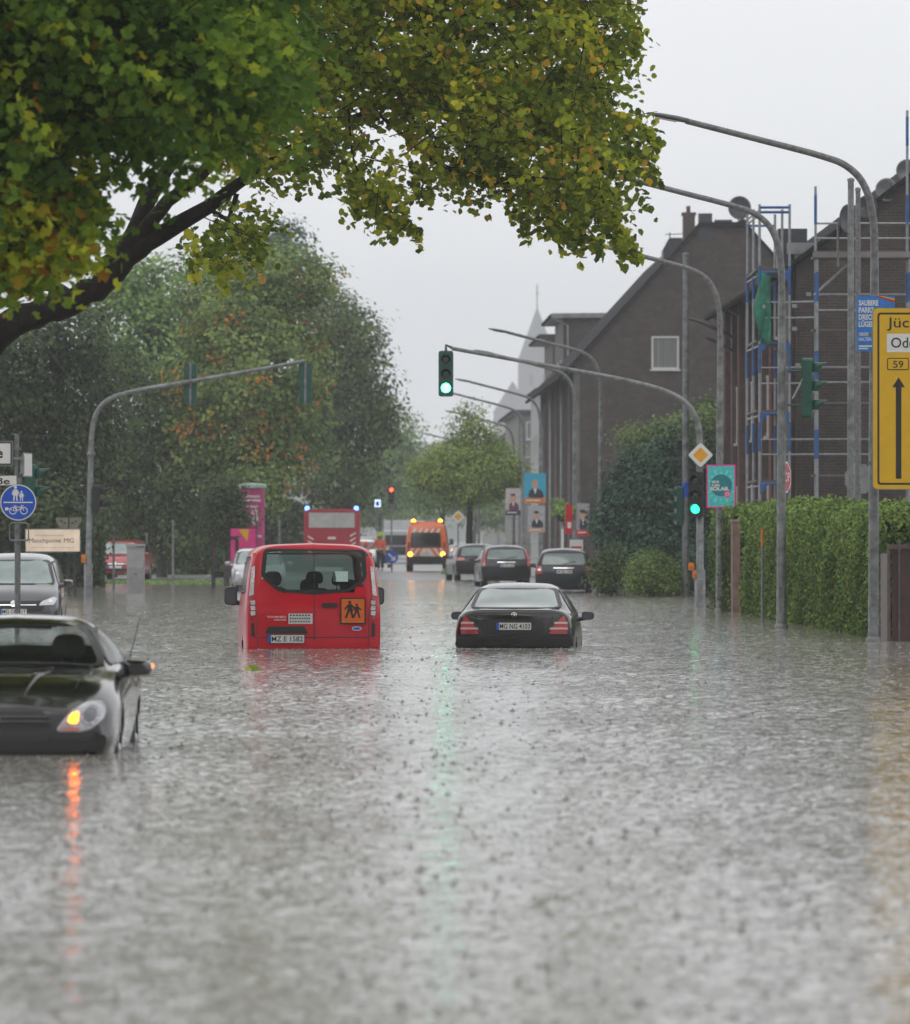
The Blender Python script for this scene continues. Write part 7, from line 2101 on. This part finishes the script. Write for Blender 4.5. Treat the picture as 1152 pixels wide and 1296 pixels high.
def orange_van():
    s = 27; p = W(540, 0, s)
    t = thing('service_van', 'orange municipal van with striped chevrons and amber lamps, seen from behind', 'van', (p.x, F / s, .03), R(-1))
    rows = scaled(VAN, 1.0, 1.1, 1.14)
    c = Car(t, rows, (.05, .08), 4)
    q = lambda px, py: ((px - 540) / s, CH + (HY - py) / s - .03)
    c.window(rpoly([q(520.5, 692.5), q(557.5, 692.5), q(556, 674.5), q(522, 674.5)], .08), 'r', M_DGLASS, cut=False, rim=.04, name='rear_window')
    c.window(rpoly([(-.80, 1.5), (.80, 1.5), (.72, 2.08), (-.72, 2.08)], .1), 'f', M_DGLASS, cut=False, name='windscreen')
    b = MB()
    z0, z1 = q(0, 707)[1], q(0, 694)[1]
    for sx in (-1, 1):
        for k in range(4):
            a = .0 + k * .29
            pol = clip_convex(ccw([(sx * a, z1), (sx * (a + .15), z1), (sx * (a + .50), z0), (sx * (a + .35), z0)]), ccw([(sx * .01, z0), (sx * .88, z0), (sx * .88, z1), (sx * .01, z1)]))
            if len(pol) > 2: c.patch(pol, 'r', .012, .05, mb=b)
        pol = ccw([(sx * .35, z0), (sx * .20, z0), (sx * .01, z0 + .27), (sx * .01, z0 + .48)])
        c.patch(pol, 'r', .012, .05, mb=b)
    zt0, zt1 = q(0, 674)[1], q(0, 669)[1]
    for k in range(5):
        a = -.68 + k * .28; c.patch(ccw([(a, zt0), (a + .12, zt0), (a + .22, zt1), (a + .10, zt1)]), 'r', .012, .06, mb=b)
    b.build('chevron_stripe', M_STRIPE, t)
    for sx in (-1, 1):
        x, z = q(540 + sx * 20.5, 701.5); yy = c.hit('r', x, z, 0)[1]
        b = MB(); b.lathe([(.001, -.05), (.09, -.04), (.11, 0)], (x, yy, z), 16, axis='y'); b.build('tail_lamp', M_AMBERB, t)
        x, z = q(540 + sx * 17, 665.5)
        b = MB(); b.lathe([(.09, 0), (.10, .15), (.06, .22), (.001, .23)], (x, .75, 2.24), 14); b.build('beacon', M_AMBERB, t)
        c.patch(ccw([(sx * .78, 1.05), (sx * .90, 1.03), (sx * .88, 1.38), (sx * .78, 1.38)]), 'r', .02, .1).build('corner_lamp', M_REDLENS, t)
    b = MB(); b.box((0, .75, 2.29), (1.5, .35, .10)); b.build('light_bar', M_ORANGE, t, bevel=.02)
    c.part('rear_bumper', rpoly([(-.90, .34), (.90, .34), (.92, .72), (-.92, .72)], .05), 'r', M_DARK, off=.06, skirt=.1)
    plate(t, -.12, .78, -.07, None, .5, .11)
    c.wheels((.95, 4.3), .985, .36, .22); mirror_part(t, .97, 4.1, 1.4, M_DARK, M_MIRROR, w=.19, h=.30, arm=.03)
    c.body(M_ORANGE)
    p = W(574.5, 697.5, 27.5)
    l = thing('warning_lamp', 'single amber warning lamp right of the orange municipal van', 'lamp', tuple(p))
    b = MB(); b.lathe([(.001, -.06), (.10, -.04), (.12, 0), (.10, .04), (.001, .06)], (0, 0, 0), 16, axis='y'); b.build('lens', M_AMBERB, l)
    b = MB(); b.tube([(0, .02, -.1), (0, .02, -p.z)], .03, 8); b.box((0, .02, -.13), (.16, .1, .06)); b.build('stand', M_DARK, l)
orange_van()
def lorry(label, px, s, w_, top, depth, cabh, front_box=True):
    p = W(px, 0, s); t = thing('lorry', label, 'lorry', (p.x, F / s, .03), R(-3))
    h = CH + (HY - top) / s
    b = MB(); b.box((0, depth / 2 + 2.0, (h + .9) / 2), (w_, depth, h - .9)); b.build('cargo_box', mat('lorry_white', (.55, .56, .56), .45, nz=(1.5, .12)), t, bevel=.04)
    b = MB(); b.box((0, 1.0, (cabh + .5) / 2), (w_ * .93, 1.9, cabh - .5)); b.build('cab', mat('cab_white', (.6, .61, .62), .35, nz=(2, .08)), t, bevel=.12)
    b = MB(); b.box((0, .03, cabh * .70), (w_ * .82, .06, cabh * .30)); b.build('windscreen', M_DGLASS, t, bevel=.03)
    b = MB(); b.box((0, .02, .85), (w_ * .55, .08, .4)); b.build('grille', M_DARK, t)
    for sx in (-1, 1):
        b = MB(); b.lathe([(.001, -.05), (.11, -.03), (.13, 0)], (sx * w_ * .36, .04, .85), 14, axis='y'); b.build('headlight', M_WHITELIT if sx > 0 else M_CLEARLENS, t)
        b = MB(); b.box((sx * (w_ * .5 + .12), .3, cabh * .7), (.2, .08, .45)); b.build('door_mirror', M_DARK, t, bevel=.02)
        for y in (.9, depth + .6):
            b = MB(); b.lathe([(.2, -.14), (.42, -.14), (.46, -.08), (.46, .08), (.42, .14), (.2, .14)], (sx * (w_ / 2 - .2), y, .46), 20, axis='x'); b.build('wheel', M_RUBBER, t)
    b = MB(); b.box((0, 3.4, .7), (w_ * .7, depth + 3, .25)); b.build('chassis', M_DARK, t)
lorry('white box lorry with a headlight on, left of the orange van', 506, 20, 2.3, 659, 6.5, 2.1)
lorry('far white van-sized lorry in the rain behind the orange-clad worker', 466, 14.5, 1.8, 667, 2.6, 1.7)
M_HIVIS = mat('hi_vis_orange', (1.0, .17, .07), .7, nz=(6, .12), emis=0)
M_TROUS = mat('dark_trousers', (.022, .024, .03), .8, nz=(12, .2))
def person(label, px, s, pose, rz, z=.03, hood=False):
    p = W(px, 0, s); t = thing('person', label, 'person', (p.x, F / s, z), rz)
    def skin(name, verts, edges, rad, m, parent):
        me = bpy.data.meshes.new(name); me.from_pydata(verts, edges, []); me.materials.append(m)
        o = bpy.data.objects.new(name, me); COL.objects.link(o); o.parent = parent
        md = o.modifiers.new('Skin', 'SKIN')
        if not me.skin_vertices: 
            return o
        for i, r_ in enumerate(rad): me.skin_vertices[0].data[i].radius = (r_, r_)
        me.skin_vertices[0].data[0].use_root = True
        sb = o.modifiers.new('Subdivision', 'SUBSURF'); sb.levels = sb.render_levels = 1
        for f in me.polygons: f.use_smooth = True
        md.use_smooth_shade = True
        return o
    a = pose
    V = [(0, 0, .95), (0, 0, 1.15), (0, .01, 1.40), (0, 0, 1.52), (0, -.02, 1.62), (0, -.03, 1.72),
         (.19, 0, 1.42), a['re'], a['rh'], (-.19, 0, 1.42), a['le'], a['lh'],
         (.10, 0, .90), (.11, -.03, .50), (.11, .01, .09), (.12, -.13, .04), (-.10, 0, .90), (-.12, .02, .50), (-.12, .06, .09), (-.13, -.08, .04)]
    for sgn, hand, el in ((1, 8, 7), (-1, 11, 10)):      # five fingers on each hand
        d = (Vector(V[hand]) - Vector(V[el])).normalized()
        for k in range(5):
            o_ = Vector((.018 * (k - 2), -.012 + .004 * k, 0)) + d * (.10 if k else .06) + (Vector((0, -.03, 0)) if k == 0 else Vector())
            V.append(tuple(Vector(V[hand]) + o_))
    E = [(0, 1), (1, 2), (2, 3), (3, 4), (4, 5), (2, 6), (6, 7), (7, 8), (2, 9), (9, 10), (10, 11), (0, 12), (12, 13), (13, 14), (14, 15), (0, 16), (16, 17), (17, 18), (18, 19)]
    E += [(8, 20 + k) for k in range(5)] + [(11, 25 + k) for k in range(5)]
    rad = [.15, .15, .16, .06, .095, .085, .075, .055, .04, .075, .055, .04, .10, .07, .055, .045, .10, .07, .055, .045] + [.010] * 10
    skin('body', V, E, rad, M_SKIN, t)
    jv = [(0, 0, .86), (0, 0, 1.15), (0, .01, 1.41), (0, 0, 1.50), (.20, 0, 1.43), a['re'], tuple(Vector(a['re']).lerp(Vector(a['rh']), .88)), (-.20, 0, 1.43), a['le'], tuple(Vector(a['le']).lerp(Vector(a['lh']), .88))]
    skin('jacket', jv, [(0, 1), (1, 2), (2, 3), (2, 4), (4, 5), (5, 6), (2, 7), (7, 8), (8, 9)], [.19, .195, .20, .09, .10, .08, .065, .10, .08, .065], M_HIVIS, t)
    tv = [(0, 0, .90), (.10, 0, .86), (.11, -.03, .50), (.11, .01, .10), (-.10, 0, .86), (-.12, .02, .50), (-.12, .06, .10)]
    skin('trousers', tv, [(0, 1), (1, 2), (2, 3), (0, 4), (4, 5), (5, 6)], [.15, .125, .095, .08, .125, .095, .08], M_TROUS, t)
    b = MB(); b.lathe([(.155, -.05), (.16, .0), (.15, .07), (.11, .13), (.001, .155)], (0, -.02, 1.72), 18); b.lathe([(.155, -.05), (.20, -.055), (.155, -.04)], (0, -.04, 1.72), 18); b.build('hood' if hood else 'helmet', M_HIVIS if hood else mat('helmet_yellow', (.62, .80, .02), .4, nz=(9, .1), emis=0), t)
    # face: nose, eyes and ears on the side away from the helmet's back
    b = MB(); b.box((0, -.115, 1.645), (.03, .035, .05)); b.box((.09, -.03, 1.65), (.02, .04, .06)); b.box((-.09, -.03, 1.65), (.02, .04, .06)); b.build('face', M_SKIN, t, bevel=.01)
    b = MB(); b.box((.035, -.108, 1.67), (.025, .01, .014)); b.box((-.035, -.108, 1.67), (.025, .01, .014)); b.box((0, -.108, 1.595), (.05, .01, .012)); b.build('eyes', M_DARK, t)
    b = MB(); b.lathe([(.205, -.03), (.206, .03)], (0, 0, 1.05), 18); b.build('reflective_band', mat('reflective_tape', (.7, .7, .66), .3, nz=None), t)
person('person in an orange jacket and yellow helmet standing right of the red minibus', 481.5, 26, {'re': (.27, -.02, 1.16), 'rh': (.24, -.10, .92), 'le': (-.33, -.08, 1.18), 'lh': (-.52, -.20, 1.05)}, R(-25))
person('person in orange bending low behind the roof of the red minibus', 462, 25.5, {'re': (.27, -.10, 1.16), 'rh': (.20, -.30, 1.0), 'le': (-.27, -.10, 1.16), 'lh': (-.18, -.30, .98)}, R(60), -.42, True)
